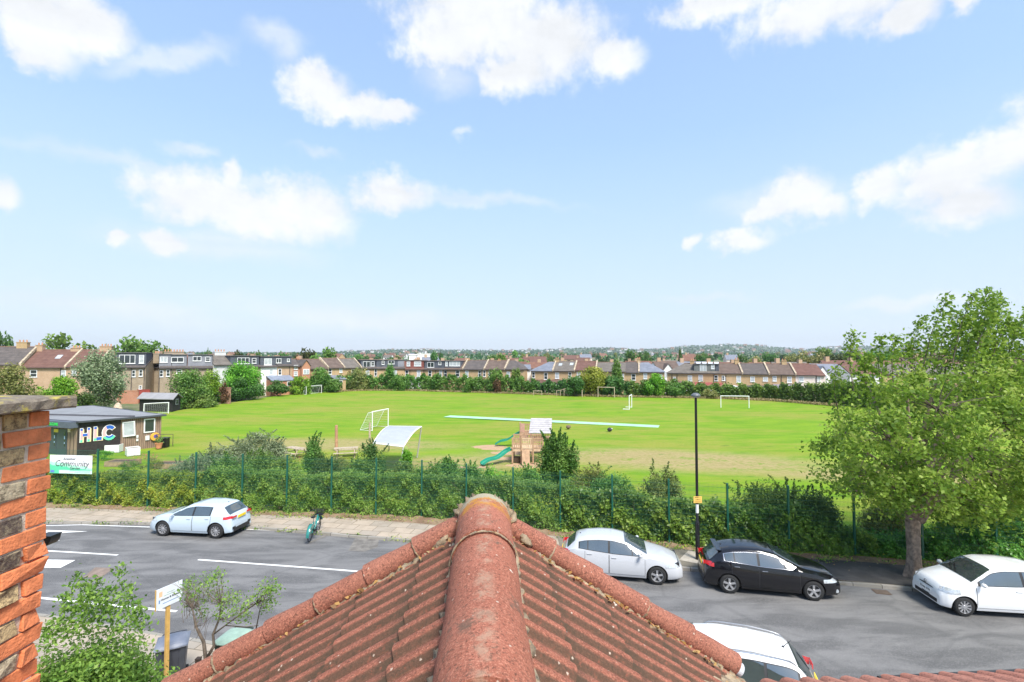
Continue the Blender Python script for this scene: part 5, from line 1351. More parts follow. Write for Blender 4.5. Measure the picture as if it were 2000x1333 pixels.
def small_tree():
    D = 10.6; b = Vector((P(398, 1290, D).x, D, .08)); o = empty('ornamental_tree', b, 0, 'sparse small ornamental tree with twisted branches beyond the left roof edge', 'tree')
    p = lambda px, py, dy=0: P(px, py, D + dy) - b
    mb = MB(); mb.path([Vector((0, 0, 0)), p(402, 1290), p(398, 1255), p(383, 1225), p(376, 1190)], [.05, .04, .034, .026, .014], 7)
    mb.path([p(402, 1290), p(418, 1262), p(416, 1240), p(428, 1210), p(432, 1180)], [.036, .03, .026, .02, .012], 7); mb.path([p(416, 1240), p(440, 1222), p(470, 1200), p(500, 1180)], [.02, .016, .012, .008], 6); mb.path([p(500, 1230), p(508, 1190), p(525, 1150)], [.014, .010, .006], 5); mb.path([p(440, 1222), p(480, 1225), p(505, 1222)], [.012, .01, .008], 5)
    mb.build('trunk', bark, o, smooth=True)
    mb = MB(); q = np.random.default_rng(14); pts = []; rn = []
    cl = [(370, 1140, .17), (390, 1150, .22), (410, 1135, .2), (425, 1125, .16), (425, 1160, .22), (385, 1175, .2), (365, 1165, .18), (440, 1175, .18), (455, 1195, .15), (480, 1180, .14), (475, 1205, .15), (510, 1160, .16), (525, 1145, .16), (530, 1170, .16), (540, 1150, .10), (520, 1185, .12), (430, 1200, .15), (395, 1200, .12), (360, 1150, .1), (462, 1165, .12)]
    for (px, py, r) in cl:
        c = p(px, py, q.normal() * .35); m = int(110 * (r / .2)); e = q.normal(size=(m, 3)) * r * .55; pts.append(np.array(c) + e); rn.append(.2 + .8 * q.random(m))
        roots = [p(376, 1190), p(432, 1180), p(500, 1180), p(383, 1225), p(428, 1210)]; nr = min(roots, key=lambda a: (a - c).length)
        for k in range(7): mb.path([nr, nr.lerp(c, .5) + Vector(q.normal(size=3) * .06), c + Vector(q.normal(size=3) * r * .7)], [.006, .004, .0015], 4)
    for k in range(26):
        a = p(q.uniform(355, 400), q.uniform(1170, 1260), q.normal() * .3); mb.path([a, a + Vector((q.normal() * .12, q.normal() * .1, .3)), a + Vector((q.normal() * .2 - .05, 0, .55))], [.006, .004, .002], 3)
    mb.build('branches', twigm, o); leaf_obj('crown', np.concatenate(pts), .055, L_gard, o, None, np.concatenate(rn))
small_tree()
def board():
    A, B = P(303, 1153, 11.2), P(354, 1133, 11.75); top_z = (A.z + B.z) / 2; A.z = B.z = top_z; d = (B - A); L = d.length; ang = math.atan2(d.y, d.x)
    c = (A + B) / 2; base = Vector((c.x + .02, c.y, .1)); o = empty('letting_board', base, ang, 'white estate agent board on a yellow wooden post above the garden bush', 'sign board')
    hb = .46; zt = top_z - base.z
    mb = MB(); mb.box((-.04, .006, 0), (.04, .06, zt - .04)); mb.build('post', simple('pine_yellow', (.60, .36, .10), .7, .15, 6), o)
    mb = MB(); mb.box((-L / 2, -.012, zt - hb), (L / 2, .0, zt)); mb.build('panel', simple('board_white', (.72, .76, .80), .5, .05), o)
    mb = MB(); mb.box((-L / 2 - .012, -.018, zt - hb - .004), (-L / 2, .012, zt + .004)); mb.build('edge_strip', MAT['pine_yellow'], o)
    M0 = Matrix.Translation((.02, -.0135, zt - hb * .58)) @ XZ
    text_part('lettering', 'Homes & Estates', .062, simple('ink_dark', (.03, .04, .06), .6), o, M0, bold=.001)
    mb = MB(); mb.box((-L * .22, -.0135, zt - hb * .44), (L * .30, -.0125, zt - hb * .425)); mb.box((-L * .1, -.0135, zt - hb * .34), (L * .2, -.0125, zt - hb * .325)); mb.build('swoosh', simple('sign_green', (.10, .30, .10), .6), o)
    mb = MB(); mb.box((-L * .40, -.0135, zt - hb * .42), (-L * .27, -.0125, zt - hb * .16)); mb.build('logo', simple('logo_peach', (.75, .50, .30), .6), o)
    mb = MB(); mb.box((-L * .25, -.0135, zt - hb * .80), (L * .40, -.0125, zt - hb * .77)); mb.box((-L * .40, -.0135, zt - hb * .72), (-L * .36, -.0125, zt - hb * .55)); mb.build('lettering', simple('ink_blue', (.12, .25, .50), .6), o)
board()
def wheelie(px, py, D, label, bodyc, lidc, rz, h=1.07, w=.58):
    g_ = P(px, py, D); o = empty('wheelie_bin', (g_.x, D, .1), rz, label, 'wheelie bin')
    mb = MB(); b, t_ = w * .40, w * .5
    vs = [(-b, -b, .06), (b, -b, .06), (b, b, .06), (-b, b, .06), (-t_, -t_, h - .10), (t_, -t_, h - .10), (t_, t_, h - .10), (-t_, t_, h - .10)]
    mb.add(vs, [(0, 3, 2, 1), (4, 5, 6, 7), (0, 1, 5, 4), (1, 2, 6, 5), (2, 3, 7, 6), (3, 0, 4, 7)])
    for x in (-.14, 0, .14): mb.box((x - .012, -t_ * 1.0 - .005, .25), (x + .012, -b + .0, h - .2))
    mb.build('body', bodyc, o, bevel=.02)
    mb = MB(); e = t_ + .03
    rows = [[Vector((x, y, h - .09 + .10 * (1 - (x / e) ** 4) * (1 - (y / e) ** 4) + .0)) for x in np.linspace(-e, e, 15)] for y in np.linspace(-e, e, 15)]
    mb.grid(rows); mb.box((-e, -e, h - .13), (e, e, h - .09)); mb.box((-.2, -e - .03, h - .12), (.2, -e, h - .09)); mb.build('lid', lidc, o, smooth=False, bevel=.008)
    mb = MB(); mb.tube((-.24, t_ + .07, h - .07), (.24, t_ + .07, h - .07), .016, n=8)
    for x in (-.24, .24): mb.tube((x, t_ - .02, h - .07), (x, t_ + .07, h - .07), .014, n=6)
    mb.build('handle', bodyc, o)
    for s in (-1, 1):
        mb = MB(); mb.tube((s * (b + .0), b + .02, .11), (s * (b + .06), b + .02, .11), .11, n=20); mb.build('wheel', tyrem, o)
wheelie(338, 1225, 12.1, 'dark grey wheelie bin behind the yellow board post', simple('bin_charcoal', (.06, .065, .08), .5, .12, 4), simple('bin_lid_grey', (.20, .215, .26), .45, .12, 4), R(28), 1.10, .62)
wheelie(458, 1235, 12.35, 'dark wheelie bin with pale green lid behind the left verge of the roof', simple('bin_dark_green', (.018, .035, .025), .5), simple('bin_lid_green', (.30, .42, .33), .45, .15, 4), R(-8), 1.07, .62)
g_ = Vector((P(388, 1262, 11.4).x, 11.4, .1)); mb = MB(); mb.box((-.05, -.05, 0), (.05, .05, 1.0)); mb.box((-.055, -.055, 1.0), (.055, .055, 1.03)); o = mb.build('gate_post', simple('post_brown', (.06, .04, .03), .85, .3, 10, bump=.4), bevel=.008); o.location = g_
tag(o, 'short dark wooden gate post between the two wheelie bins', 'post')
# low garden wall beside the pavement
mb = MB(); mb.box((-9.5, -.11, 0), (0.4, .11, .55)); mb.box((-9.6, -.14, .55), (.5, .14, .61)); o = mb.build('garden_wall', B_stock); o.location = (-8.9, 11.35, .08); o.rotation_euler = (0, 0, R(-11)); tag(o, 'low brick garden wall behind the big garden bush', 'wall')
# ================================================================== THINGS ON THE PLAYING FIELD
FZ = .13
class Wall:
    """a vertical plane through world points A and B, so that parts can be set out along it"""
    def __init__(s, A, B, zb=0.0):
        s.A, s.B = Vector((A[0], A[1], 0)), Vector((B[0], B[1], 0)); s.d = (s.B - s.A); s.L = s.d.length; s.d.normalize(); s.ang = math.atan2(s.d.y, s.d.x); s.zb = zb
    def u(s, px):
        r = (px - 1000) / F * .9995; # X = r*Y (pitch is negligible here)
        return (r * s.A.y - s.A.x) / (s.d.x - r * s.d.y)
    def z(s, px, py):
        u = s.u(px); return P(px, py, s.A.y + s.d.y * u).z - s.zb
    def uz(s, px, py): return s.u(px), s.z(px, py)
# ---- artificial cricket strip
g1, g2 = G(873, 813.5, FZ), G(1287, 833.5, FZ); d = (g2 - g1).normalized(); nrm_ = Vector((-d.y, d.x, 0))
mb = MB(); w_ = .95; mb.box((0, -w_, 0), ((g2 - g1).length, w_, .02)); o = mb.build('cricket_strip', simple('strip_pale_green', (.34, .62, .38), .8, .10, 1.2)); o.location = (g1.x, g1.y, FZ - .0); o.rotation_euler = (0, 0, math.atan2(d.y, d.x)); tag(o, 'long pale green artificial cricket strip lying across the grass', 'cricket strip')
# ---- goals
galv = simple('goal_white', (.80, .80, .78), .5, .06, 4); oldwood = simple('weathered_timber', (.42, .34, .24), .9, .25, 6)
netm = simple('net_white', (.72, .74, .74), .9, .05)
def goal(label, A, B, h, net=0, post=.05, mat=None, side=0, z=FZ, name='football_goal', cat='goal'):
    d = (B - A); L = d.length; d.normalize(); ang = math.atan2(d.y, d.x); o = empty(name, (A.x, A.y, z), ang, label, cat); mat = mat or galv
    mb = MB(); mb.tube((0, 0, 0), (0, 0, h), post, n=10); mb.build('upright', mat, o); mb = MB(); mb.tube((L, 0, 0), (L, 0, h), post, n=10); mb.build('upright', mat, o)
    mb = MB(); mb.tube((-post, 0, h), (L + post, 0, h), post, n=10); mb.build('crossbar', mat, o)
    if net:
        mb = MB()
        for x in (0, L): mb.path([(x, 0, h), (x, net * .35, h * .93), (x, net, .03), (x, 0, .03)], post * .6, 6)
        mb.tube((0, net, .03), (L, net, .03), post * .6, n=6); mb.build('net_frame', mat, o)
        mb = MB(); st = .22; r_ = .007
        prof = [(0, h), (net * .35, h * .90), (net * .7, h * .45), (net, .03)]
        for x in np.arange(0, L + .01, st): mb.path([(x, a, b) for a, b in prof], r_, 3)
        for k in range(1, 10):
            f = k / 10 * 3; i = min(2, int(f)); a, b = lerp(prof[i][0], prof[i + 1][0], f - i), lerp(prof[i][1], prof[i + 1][1], f - i); mb.tube((0, a, b), (L, a, b), r_, n=3, cap=False)
            for x in (0, L): mb.tube((x, 0, b), (x, a, b), r_, n=3, cap=False)
        mb.build('net', netm, o)
    return o
def gp(px, py): return G(px, py, FZ)
goal('small white football goal at the far left edge of the field, left of centre', gp(598, 771), gp(628, 768), 1.75, net=.9, post=.055)
goal('white football goal with hanging net standing behind the grey canopy', gp(727, 842), gp(758, 834), 2.05, net=1.5, post=.05)
goal('wide white mini goal with dense net in front of the black shed', gp(281, 811), gp(329, 808), 1.55, net=1.0, post=.05)
goal('long white football goal on the right of the field behind the lamp post', gp(1408, 796.5), gp(1463, 797.5), 1.85, net=0, post=.06)
goal('weathered wooden goal frame against the yellow bush at the far edge', gp(1168, 775.5), gp(1200, 776.5), 1.95, post=.08, mat=oldwood)
g_ = gp(1229, 800.5); o = empty('football_goal', g_, R(70), 'white goal seen end on, alone in the middle distance right of centre', 'goal')
mb = MB(); mb.tube((0, 0, 0), (0, 0, 2.05), .06, n=10); mb.build('upright', galv, o); mb = MB(); mb.tube((3.4, 0, 0), (3.4, 0, 2.05), .06, n=10); mb.build('upright', galv, o)
mb = MB(); mb.tube((0, 0, 2.05), (3.4, 0, 2.05), .06, n=10); mb.build('crossbar', galv, o); mb = MB(); mb.tube((0, 0, .05), (.0, .95, .05), .06, n=8); mb.tube((3.4, 0, .05), (3.4, .95, .05), .05, n=8); mb.build('ground_bar', galv, o)
goal('low pale wooden frame with a middle rail at the far edge of the field', gp(1042, 773), gp(1058, 773), .95, post=.06, mat=oldwood, name='wooden_frame', cat='timber_frame')  # a plain low wooden frame, two uprights and a crossbar
o = empty('climbing_frame', gp(1087, 774), 0, 'tall weathered wooden climbing frame with four posts at the far edge', 'climbing frame')  # a wooden climbing frame of posts and rails
hs = [1.2, 1.25, 1.55, 1.7]
for k, h in enumerate(hs):
    mb = MB(); mb.tube((k * .78, 0, 0), (k * .78, 0, h), .06, n=8); mb.build('post', oldwood, o)
mb = MB(); mb.tube((0, 0, 1.15), (.78, 0, 1.2), .05, n=6); mb.tube((.78, 0, 1.2), (2.34, 0, 1.65), .05, n=6); mb.tube((1.56, 0, .85), (2.34, 0, .85), .04, n=6); mb.build('rail', oldwood, o)
g_ = gp(1137, 776); o = MB().tube((0, 0, 0), (0, 0, 1.45), .10, .085, 10).build('wooden_post', oldwood); o.location = g_; tag(o, 'short pale wooden post between the climbing frame and the wooden goal', 'post')
o = MB().tube((0, 0, 0), (.12, 0, 2.15), .13, .115, 14).build('log_post', simple('log_reddish', (.45, .24, .14), .9, .2, 6, bump=.4)); o.location = gp(657, 881); o.rotation_euler = (0, R(-4), 0); tag(o, 'thick reddish brown log standing upright beside the picnic tables', 'post')
o = MB().tube((0, 0, 0), (0, 0, 1.7), .10, .09, 12).build('timber_post', oldwood); o.location = gp(722, 860); tag(o, 'pale timber post left of the canopy and goal', 'post')
for px, py, c_, lb in ((1110, 838, (.16, .11, .07), 'small brown bundle lying on the grass below the cricket strip'), (1191, 843, (.03, .03, .035), 'small black and white bundle on the grass near the right end of the cricket strip')):
    mb = MB(); q = np.random.default_rng(int(px))
    rows = [[Vector(((.26 * math.sin(v) * math.cos(u)) * (1 + .2 * q.normal() * .4), .25 * math.sin(v) * math.sin(u), .20 + .20 * math.cos(v) * (1 + .1 * q.normal()))) for u in np.linspace(0, 2 * math.pi, 15)[:-1]] for v in np.linspace(.02, math.pi - .02, 9)]
    mb.grid(rows, closed=True); b0 = len(mb.m); mb.cbox((.16, -.05, .30), (.2, .16, .10), 1, rz=.5)
    o = mb.build('bundle', [simple('bundle_%d' % px, c_, .8, .2, 5), simple('bundle_light_%d' % px, (.5, .5, .48) if px > 1150 else (.2, .14, .08))]); o.location = gp(px, py); tag(o, lb, 'bundle')

# ---- canopy
def canopy():
    c = at(775, 35); o = empty('canopy', (c[0], c[1], FZ), 0, 'grey curved shade canopy on leaning posts standing on the grass', 'canopy')
    off = Vector((c[0], c[1], FZ))
    BL, BR, FR, FLp = P(760, 833, 38.2), P(823, 834, 38.2), P(788, 873, 32.6), P(729, 866, 32.6)
    rows = []
    for s in np.linspace(0, 1, 20):
        a, b = BL.lerp(FLp, s), BR.lerp(FR, s); sag = .22 * math.sin(math.pi * s)
        rows.append([a.lerp(b, t_) - off + Vector((0, 0, sag)) for t_ in np.linspace(0, 1, 14)])
    mb = MB(); mb.grid(rows); sh = mb.build('roof_sheet', simple('canopy_grey', (.36, .38, .42), .6, .07, 1.2), o, smooth=True)
    so = sh.modifiers.new('solid', 'SOLIDIFY'); so.thickness = .03
    mb = MB()
    for r in (rows[0], rows[-1]): mb.path(r, .045, 8)
    mb.path([r[0] for r in rows], .04, 8); mb.path([r[-1] for r in rows], .04, 8); mb.build('frame', galv, o)
    for top, foot in ((BR, G(812, 892, FZ)), (BL, G(765, 868, FZ)), (FR, G(775, 935, FZ)), (FLp, G(735, 930, FZ))):
        foot = Vector((lerp(top.x, foot.x, .7), lerp(top.y, foot.y, .6), FZ))
        mb = MB(); mb.tube(top - off - Vector((0, 0, .02)), foot - off, .055, n=10); mb.build('leg', simple('leg_grey', (.50, .47, .44), .6), o)
canopy()
# ---- picnic tables
def picnic(px, py, rz, label):
    o = empty('picnic_table', gp(px, py), rz, label, 'picnic table')
    mb = MB(); [mb.box((-.9, -.35 + k * .145, .70), (.9, -.22 + k * .145, .74)) for k in range(5)]; mb.build('table_top', oldwood, o)
    for s in (-1, 1): mb = MB(); mb.box((-.9, s * .72 - .12, .42), (.9, s * .72 + .12, .46)); mb.build('bench', oldwood, o)
    for x in (-.65, .65):
        mb = MB(); mb.tube((x, -.25, .70), (x, -.62, 0), .04, n=6); mb.tube((x, .25, .70), (x, .62, 0), .04, n=6); mb.box((x - .03, -.75, .36), (x + .03, .75, .42)); mb.build('leg', oldwood, o)
picnic(676, 893, R(15), 'weathered wooden picnic table right of the log post')
picnic(577, 893, R(-30), 'weathered wooden picnic table left of the pointed shrub')
# ---- play tower
def play_tower():
    C0 = gp(1030, 905); o = empty('play_tower', C0, 0, 'wooden climbing tower with a pale pitched roof and two green slides', 'play tower')
    wd = simple('play_timber', (.40, .25, .15), .85, .2, 5); wl2 = simple('play_timber_light', (.56, .40, .26), .85, .2, 5)
    rel = lambda v: Vector(v) - C0
    def post(px, Y, ztop, r=.055, m=wd):
        x = (px - 1000) / F * Y; mb = MB(); mb.box((x - r - C0.x, Y - r - C0.y, 0), (x + r - C0.x, Y + r - C0.y, ztop)); mb.build('post', m, o)
    def deck(px0, px1, Y0, Y1, z):
        x0, x1 = (px0 - 1000) / F * Y0, (px1 - 1000) / F * Y0; mb = MB(); n = 8
        for k in range(n): a, b = lerp(Y0, Y1, k / n), lerp(Y0, Y1, (k + .9) / n); mb.box((x0 - C0.x, a - C0.y, z - .05), (x1 - C0.x, b - C0.y, z))
        mb.box((x0 - C0.x, Y0 - C0.y - .03, z - .17), (x1 - C0.x, Y0 - C0.y, z - .03)); mb.build('deck', wl2, o)
    def rail(ax, ay, bx, by, z, h=.78, gap=.14, m=wd):
        A, B = Vector((ax, ay, 0)) - Vector((C0.x, C0.y, 0)), Vector((bx, by, 0)) - Vector((C0.x, C0.y, 0)); L = (B - A).length; d = (B - A) / L; mb = MB(); ang = math.atan2(d.y, d.x)
        for zz in (z + .08, z + h): mb.cbox(tuple((A + B) / 2 + Vector((0, 0, zz))), (L, .045, .09), rz=ang)
        for k in range(int(L / gap) + 1): mb.cbox(tuple(A + d * min(L, k * gap) + Vector((0, 0, z + h / 2))), (.075, .022, h - .05), rz=ang)
        mb.build('railing', m, o)
    X = lambda px, Y: (px - 1000) / F * Y
    z1 = 1.05
    for px in (1001, 1018, 1041, 1060): post(px, 36.7, z1 + .85)
    for px in (1004, 1060): post(px, 38.6, z1 + .85)
    deck(1000, 1061, 36.7, 38.6, z1)
    rail(X(1001, 36.7), 36.7, X(1018, 36.7), 36.7, z1); rail(X(1018, 36.7), 36.68, X(1041, 36.7), 36.68, z1, m=wl2); rail(X(1041, 36.7), 36.7, X(1060, 36.7), 36.7, z1); rail(X(1060, 36.7), 36.7, X(1060, 38.6), 38.6, z1)
    rail(X(1004, 38.6), 38.6, X(1060, 38.6), 38.6, z1)
    # ramp down to the ground in front
    mb = MB(); x0, x1 = X(1019, 36.7) - C0.x, X(1034, 36.7) - C0.x
    mb.add([(x0, 36.6 - C0.y, z1), (x1, 36.6 - C0.y, z1), (x1, 36.0 - C0.y, .02), (x0, 36.0 - C0.y, .02), (x0, 36.55 - C0.y, z1 - .06), (x1, 36.55 - C0.y, z1 - .06), (x1, 35.95 - C0.y, 0), (x0, 35.95 - C0.y, 0)], [(0, 1, 2, 3), (7, 6, 5, 4), (0, 3, 7, 4), (1, 5, 6, 2)]); mb.build('ramp', wd, o)
    mb = MB(); mb.box((X(1004, 37.5) - C0.x, 37 - C0.y, 0), (X(1017, 37.5) - C0.x, 37.6 - C0.y, .35)); mb.build('step_box', simple('dark_timber', (.08, .05, .03), .9), o)
    # roofed tower behind
    z2 = 1.25
    for px in (1038, 1076):
        for Y in (39.8, 41.6): post(px, Y, 2.55 if Y > 41 else 2.0)
    deck(1036, 1078, 39.8, 41.6, z2); rail(X(1038, 39.8), 39.8, X(1076, 39.8), 39.8, z2, .6); rail(X(1018, 39.4), 39.4, X(1038, 39.4), 39.4, z2 + .1, .5)
    T0, T1, B0_, B1_ = P(1037, 817, 41.0), P(1078, 817.5, 41.0), P(1033, 846.5, 39.3), P(1076.5, 847, 39.3)
    rt = simple('roof_boards', (.40, .38, .38), .85, .14, 3); n = 7; mb = MB()
    for k in range(n):
        a, b = k / n, (k + .94) / n; v = [rel(T0.lerp(B0_, a)), rel(T1.lerp(B1_, a)), rel(T1.lerp(B1_, b)) + Vector((0, 0, .03)), rel(T0.lerp(B0_, b)) + Vector((0, 0, .03))]
        w2 = [p - Vector((0, 0, .05)) for p in v]; mb.add(v + w2, [(0, 1, 2, 3), (7, 6, 5, 4), (0, 3, 7, 4), (1, 5, 6, 2), (3, 2, 6, 7), (0, 4, 5, 1)])
    mb.build('roof', rt, o)
    T2, T3 = rel(T0) + Vector((0, 1.4, -1.05)), rel(T1) + Vector((0, 1.4, -1.05)); v = [rel(T0), rel(T1), T3, T2]; mb = MB(); mb.add(v + [p - Vector((0, 0, .05)) for p in v], [(3, 2, 1, 0), (4, 5, 6, 7), (0, 4, 7, 3), (1, 2, 6, 5), (2, 3, 7, 6)]); mb.build('roof', rt, o)
    # little box tower on the left with the upper slide
    z3 = 1.35; Y3 = 43.6; 
    deck(1015, 1037, Y3 - .6, Y3 + .6, z3)
    for px in (1016, 1036): post(px, Y3 - .6, z3 + .75); post(px, Y3 + .6, z3 + .75)
    mb = MB(); mb.box((X(1015, Y3) - C0.x, Y3 - .66 - C0.y, z3 + .02), (X(1024, Y3) - C0.x, Y3 - .62 - C0.y, z3 + .78)); mb.box((X(1015, Y3) - C0.x - .02, Y3 - .66 - C0.y, z3 + .02), (X(1015, Y3) - C0.x + .02, Y3 - .2 - C0.y, z3 + .78)); mb.build('panel', simple('panel_pinkish', (.45, .27, .20), .85, .15, 4), o); rail(X(1024, Y3), Y3 - .62, X(1036, Y3), Y3 - .62, z3, .7)
    mb = MB(); mb.box((X(1018, Y3) - C0.x, 39.2 - C0.y, z2 - .05), (X(1030, Y3) - C0.x, 43.0 - C0.y, z2)); mb.build('bridge', wd, o)
    teal = simple('slide_green', (.02, .26, .17), .35, .12, 3)
    def slide(S, E, w=.46):
        S, E = rel(S), rel(E); d = Vector((E.x - S.x, E.y - S.y, 0)); L = d.length; d.normalize(); s_ = Vector((-d.y, d.x, 0)); rows = []
        for t_ in np.linspace(0, 1, 26):
            zz = lerp(S.z, E.z, t_ ** .92 if t_ < .9 else lerp(.9 ** .92, 1.0, (t_ - .9) / .1)) + .07 * math.sin(t_ * math.pi * 2 * 1.5); zz = max(zz, E.z)
            p = Vector((S.x, S.y, 0)) + d * L * t_
            rows.append([p + s_ * a + Vector((0, 0, zz + b)) for a, b in ((-w / 2 - .04, .0), (-w / 2 - .03, .16), (-w / 2, .16), (-w / 2 + .02, .03), (w / 2 - .02, .03), (w / 2, .16), (w / 2 + .03, .16), (w / 2 + .04, .0), (0, -.03))])
        mb = MB(); mb.grid(rows, closed=True); mb.build('slide', teal, o, smooth=False)
    slide(P(1000, 878, 37.2), G(941, 908, FZ + .08)); slide(P(1016, 846, 43.6), G(968, 869, FZ + .08))
play_tower()

# ================================================================== CLUBHOUSE
def clubhouse():
    A, B = G(150, 893, 0.05), G(314, 873, .05); wl1 = Wall(A, B, .05)
    C = Vector((B.x - 13.5, B.y + 8.2, 0)); Dd = Vector((A.x - 16, A.y + 5.6, 0))
    o = empty('clubhouse', (A.x, A.y, .05), wl1.ang, 'flat roofed timber clubhouse with big painted letters on its dark wall', 'building')
    R_ = Matrix.Rotation(-wl1.ang, 4, 'Z'); loc = lambda v: R_ @ (Vector((v[0], v[1], 0)) - Vector((A.x, A.y, 0)))
    c2, d2 = loc(C), loc(Dd); H = 2.75
    t = NT('clad_brown'); v = t.coord(); w = t.new('ShaderNodeTexWave', wave_type='BANDS', bands_direction='X'); t.l.new(v, w.inputs[0]); w.inputs['Scale'].default_value = 2.2; w.inputs['Distortion'].default_value = .3
    n = t.noise(t.coord(scale=(4, 4, .5)), 2.2, 5, .6); c = t.mix(t.rng(n, .3, .7), (.20, .125, .085), (.34, .24, .17)); t.col(t.mix(t.rng(w.outputs[1], .12, .0), c, (.06, .04, .03))).p(Roughness=.9); brown = t.mat
    dark = simple('clad_black', (.030, .024, .022), .85, .35, 4)
    roofg = simple('roof_felt', (.22, .225, .23), .85, .12, .7); trim = simple('trim_grey', (.06, .065, .075), .6)
    us, _ = wl1.uz(240, 850); L = wl1.L
    mb = MB(); mb.box((0, 0, 0), (us, .12, H)); mb.build('wall', dark, o)
    mb = MB(); mb.box((us, .0, 0), (L, .12, H)); mb.build('wall', brown, o)
    # two further walls
    mb = MB(); mb.prism([(L, .12), (c2.x, c2.y), (c2.x - .1, c2.y - .1), (L - .1, .12)], 0, H); mb.prism([(c2.x, c2.y), (d2.x, d2.y), (d2.x + .1, d2.y - .1)], 0, H); mb.build('wall', brown, o)
    # roof with its raised edge
    ov = .25; poly = [(-.02, -ov), (L + ov, -ov), (c2.x + ov, c2.y + ov), (d2.x, d2.y + ov)]
    mb = MB(); mb.prism(poly, H, H + .10); rf = mb.build('roof', roofg, o)
    mb = MB()
    for (a, b) in zip(poly, poly[1:] + poly[:1]): mb.path([(a[0], a[1], H + .06), (b[0], b[1], H + .06)], .10, 4)
    mb.build('fascia', trim, o)
    mb = MB()
    def ln(p, q, h=.10, w=.12):
        p, q = Vector(p), Vector(q); dd = q - p; mb.cbox(tuple((p + q) / 2 + Vector((0, 0, h / 2))), (dd.length, w, h), rz=math.atan2(dd.y, dd.x))
    mid1 = (lerp(L, c2.x, .25), lerp(0, c2.y, .25) - .2); ln((us + .3, .9, H + .10), (d2.x * .75, d2.y * .75 + 1.8, H + .10), .13, .14); ln((us + .3, .9, H + .10), (us + .9, .0, H + .10), .13, .14); mb.build('roof_upstand', simple('upstand_dark', (.10, .10, .11), .8), rf)
    # entrance front, running back to the left
    e = Vector((d2.x, d2.y, 0)); el = e.length; ea = math.atan2(e.y, e.x); M = Matrix.Rotation(ea - math.pi, 4, 'Z') @ Matrix.Translation((-el, 0, 0))
    mb = MB(); mb.box((0, 0, 0), (el - .0, .1, H), M=M); mb.build('wall', brown, o)
    W2 = Wall(A + (Dd - A), A, .05)
    u0, _ = W2.uz(101, 850); u1, _ = W2.uz(137, 850)
    doorm = simple('door_slate', (.055, .075, .095), .4, .06); 
    for k in range(2):
        a, b = lerp(u0 - .2, u1, k / 2) + .02, lerp(u0 - .2, u1, (k + 1) / 2) - .02; mb = MB(); mb.box((a, -.06, .05), (b, -.005, 2.15), M=M); dr = mb.build('door', doorm, o)
        mb = MB(); mb.box((b - .28, -.075, .75), (b - .16, -.062, 1.95), M=M); mb.build('glazing', G_dark, dr); mb = MB(); mb.box((b - .27, -.085, 1.35), (b - .17, -.077, 1.60), M=M); mb.box((b - .26, -.085, .98), (b - .18, -.077, 1.12), M=M); mb.build('notice', simple('notice_blue', (.35, .50, .65), .5), dr)
    mb = MB(); mb.box((lerp(u0, u1, .32), -.085, 1.86), (lerp(u0, u1, .55), -.064, 2.12), M=M); mb.build('notice', simple('notice_yellow', (.75, .55, .06), .6), o)
    ca, _ = W2.uz(85, 830); cb_, _ = W2.uz(157, 830)
    mb = MB(); mb.box((ca, -.55, 2.35), (cb_, .0, 2.85), M=M); mb.build('porch_fascia', simple('porch_slate', (.10, .115, .15), .6), o)
    sgn = text_part('lettering', 'WELCOME', .30, simple('sign_led_green', (.03, .60, .10), .5), o, M @ Matrix.Translation((lerp(*[W2.u(p) for p in (112, 133)], .5), -.57, 2.60)) @ XZ, .006, bold=.012)
    mb = MB(); mb.box((W2.u(139), -.09, 1.95), (W2.u(144), -.01, 2.2), M=M); mb.build('lamp_box', simple('lamp_cream', (.70, .55, .38), .6), o)
    # windows
    for (p0, p1, q0, q1, tilt, gm) in ((244, 268, 824, 853, 1, G_pale), (284, 306, 818, 845, 0, G_dark)):
        a, b = wl1.u(p0), wl1.u(p1); z1_, z0_ = wl1.z((p0 + p1) / 2, q0), wl1.z((p0 + p1) / 2, q1); T_ = Matrix.Translation((a, -.02, z0_)) @ Matrix.Rotation(R(-7 if tilt else 0), 4, 'Z') @ Matrix.Rotation(R(-3 if tilt else 0), 4, 'Y')
        w, h = b - a, z1_ - z0_; mb = MB(); fr = .09
        for lo, hi in (((0, -.06, 0), (w, 0, fr)), ((0, -.06, h - fr), (w, 0, h)), ((0, -.06, fr), (fr, 0, h - fr)), ((w - fr, -.06, fr), (w, 0, h - fr))): mb.box(lo, hi, M=T_)
        f = mb.build('window', white, o); mb = MB(); mb.box((fr, -.03, fr), (w - fr, -.02, h - fr), M=T_); mb.build('pane', gm, f)
    # painted three colour letters
    pink, blue2, grn, wht, yel = [simple('paint_' + n_, c_, .6, .04) for n_, c_ in (('pink', (.85, .42, .42)), ('blue', (.02, .12, .50)), ('green', (.12, .68, .38)), ('letter_white', (.88, .86, .80)), ('sand', (.85, .66, .36)))]
    mats = [wht, pink, blue2, grn, yel]
    def boxL(mb, p0, p1, q0, q1, m, y, skew=0):
        u0, u1 = wl1.u(p0), wl1.u(p1); pc = (p0 + p1) / 2; za, zb = wl1.z(pc, q1), wl1.z(pc, q0); mb.box((u0, y, za), (u1, -.001, zb), m)
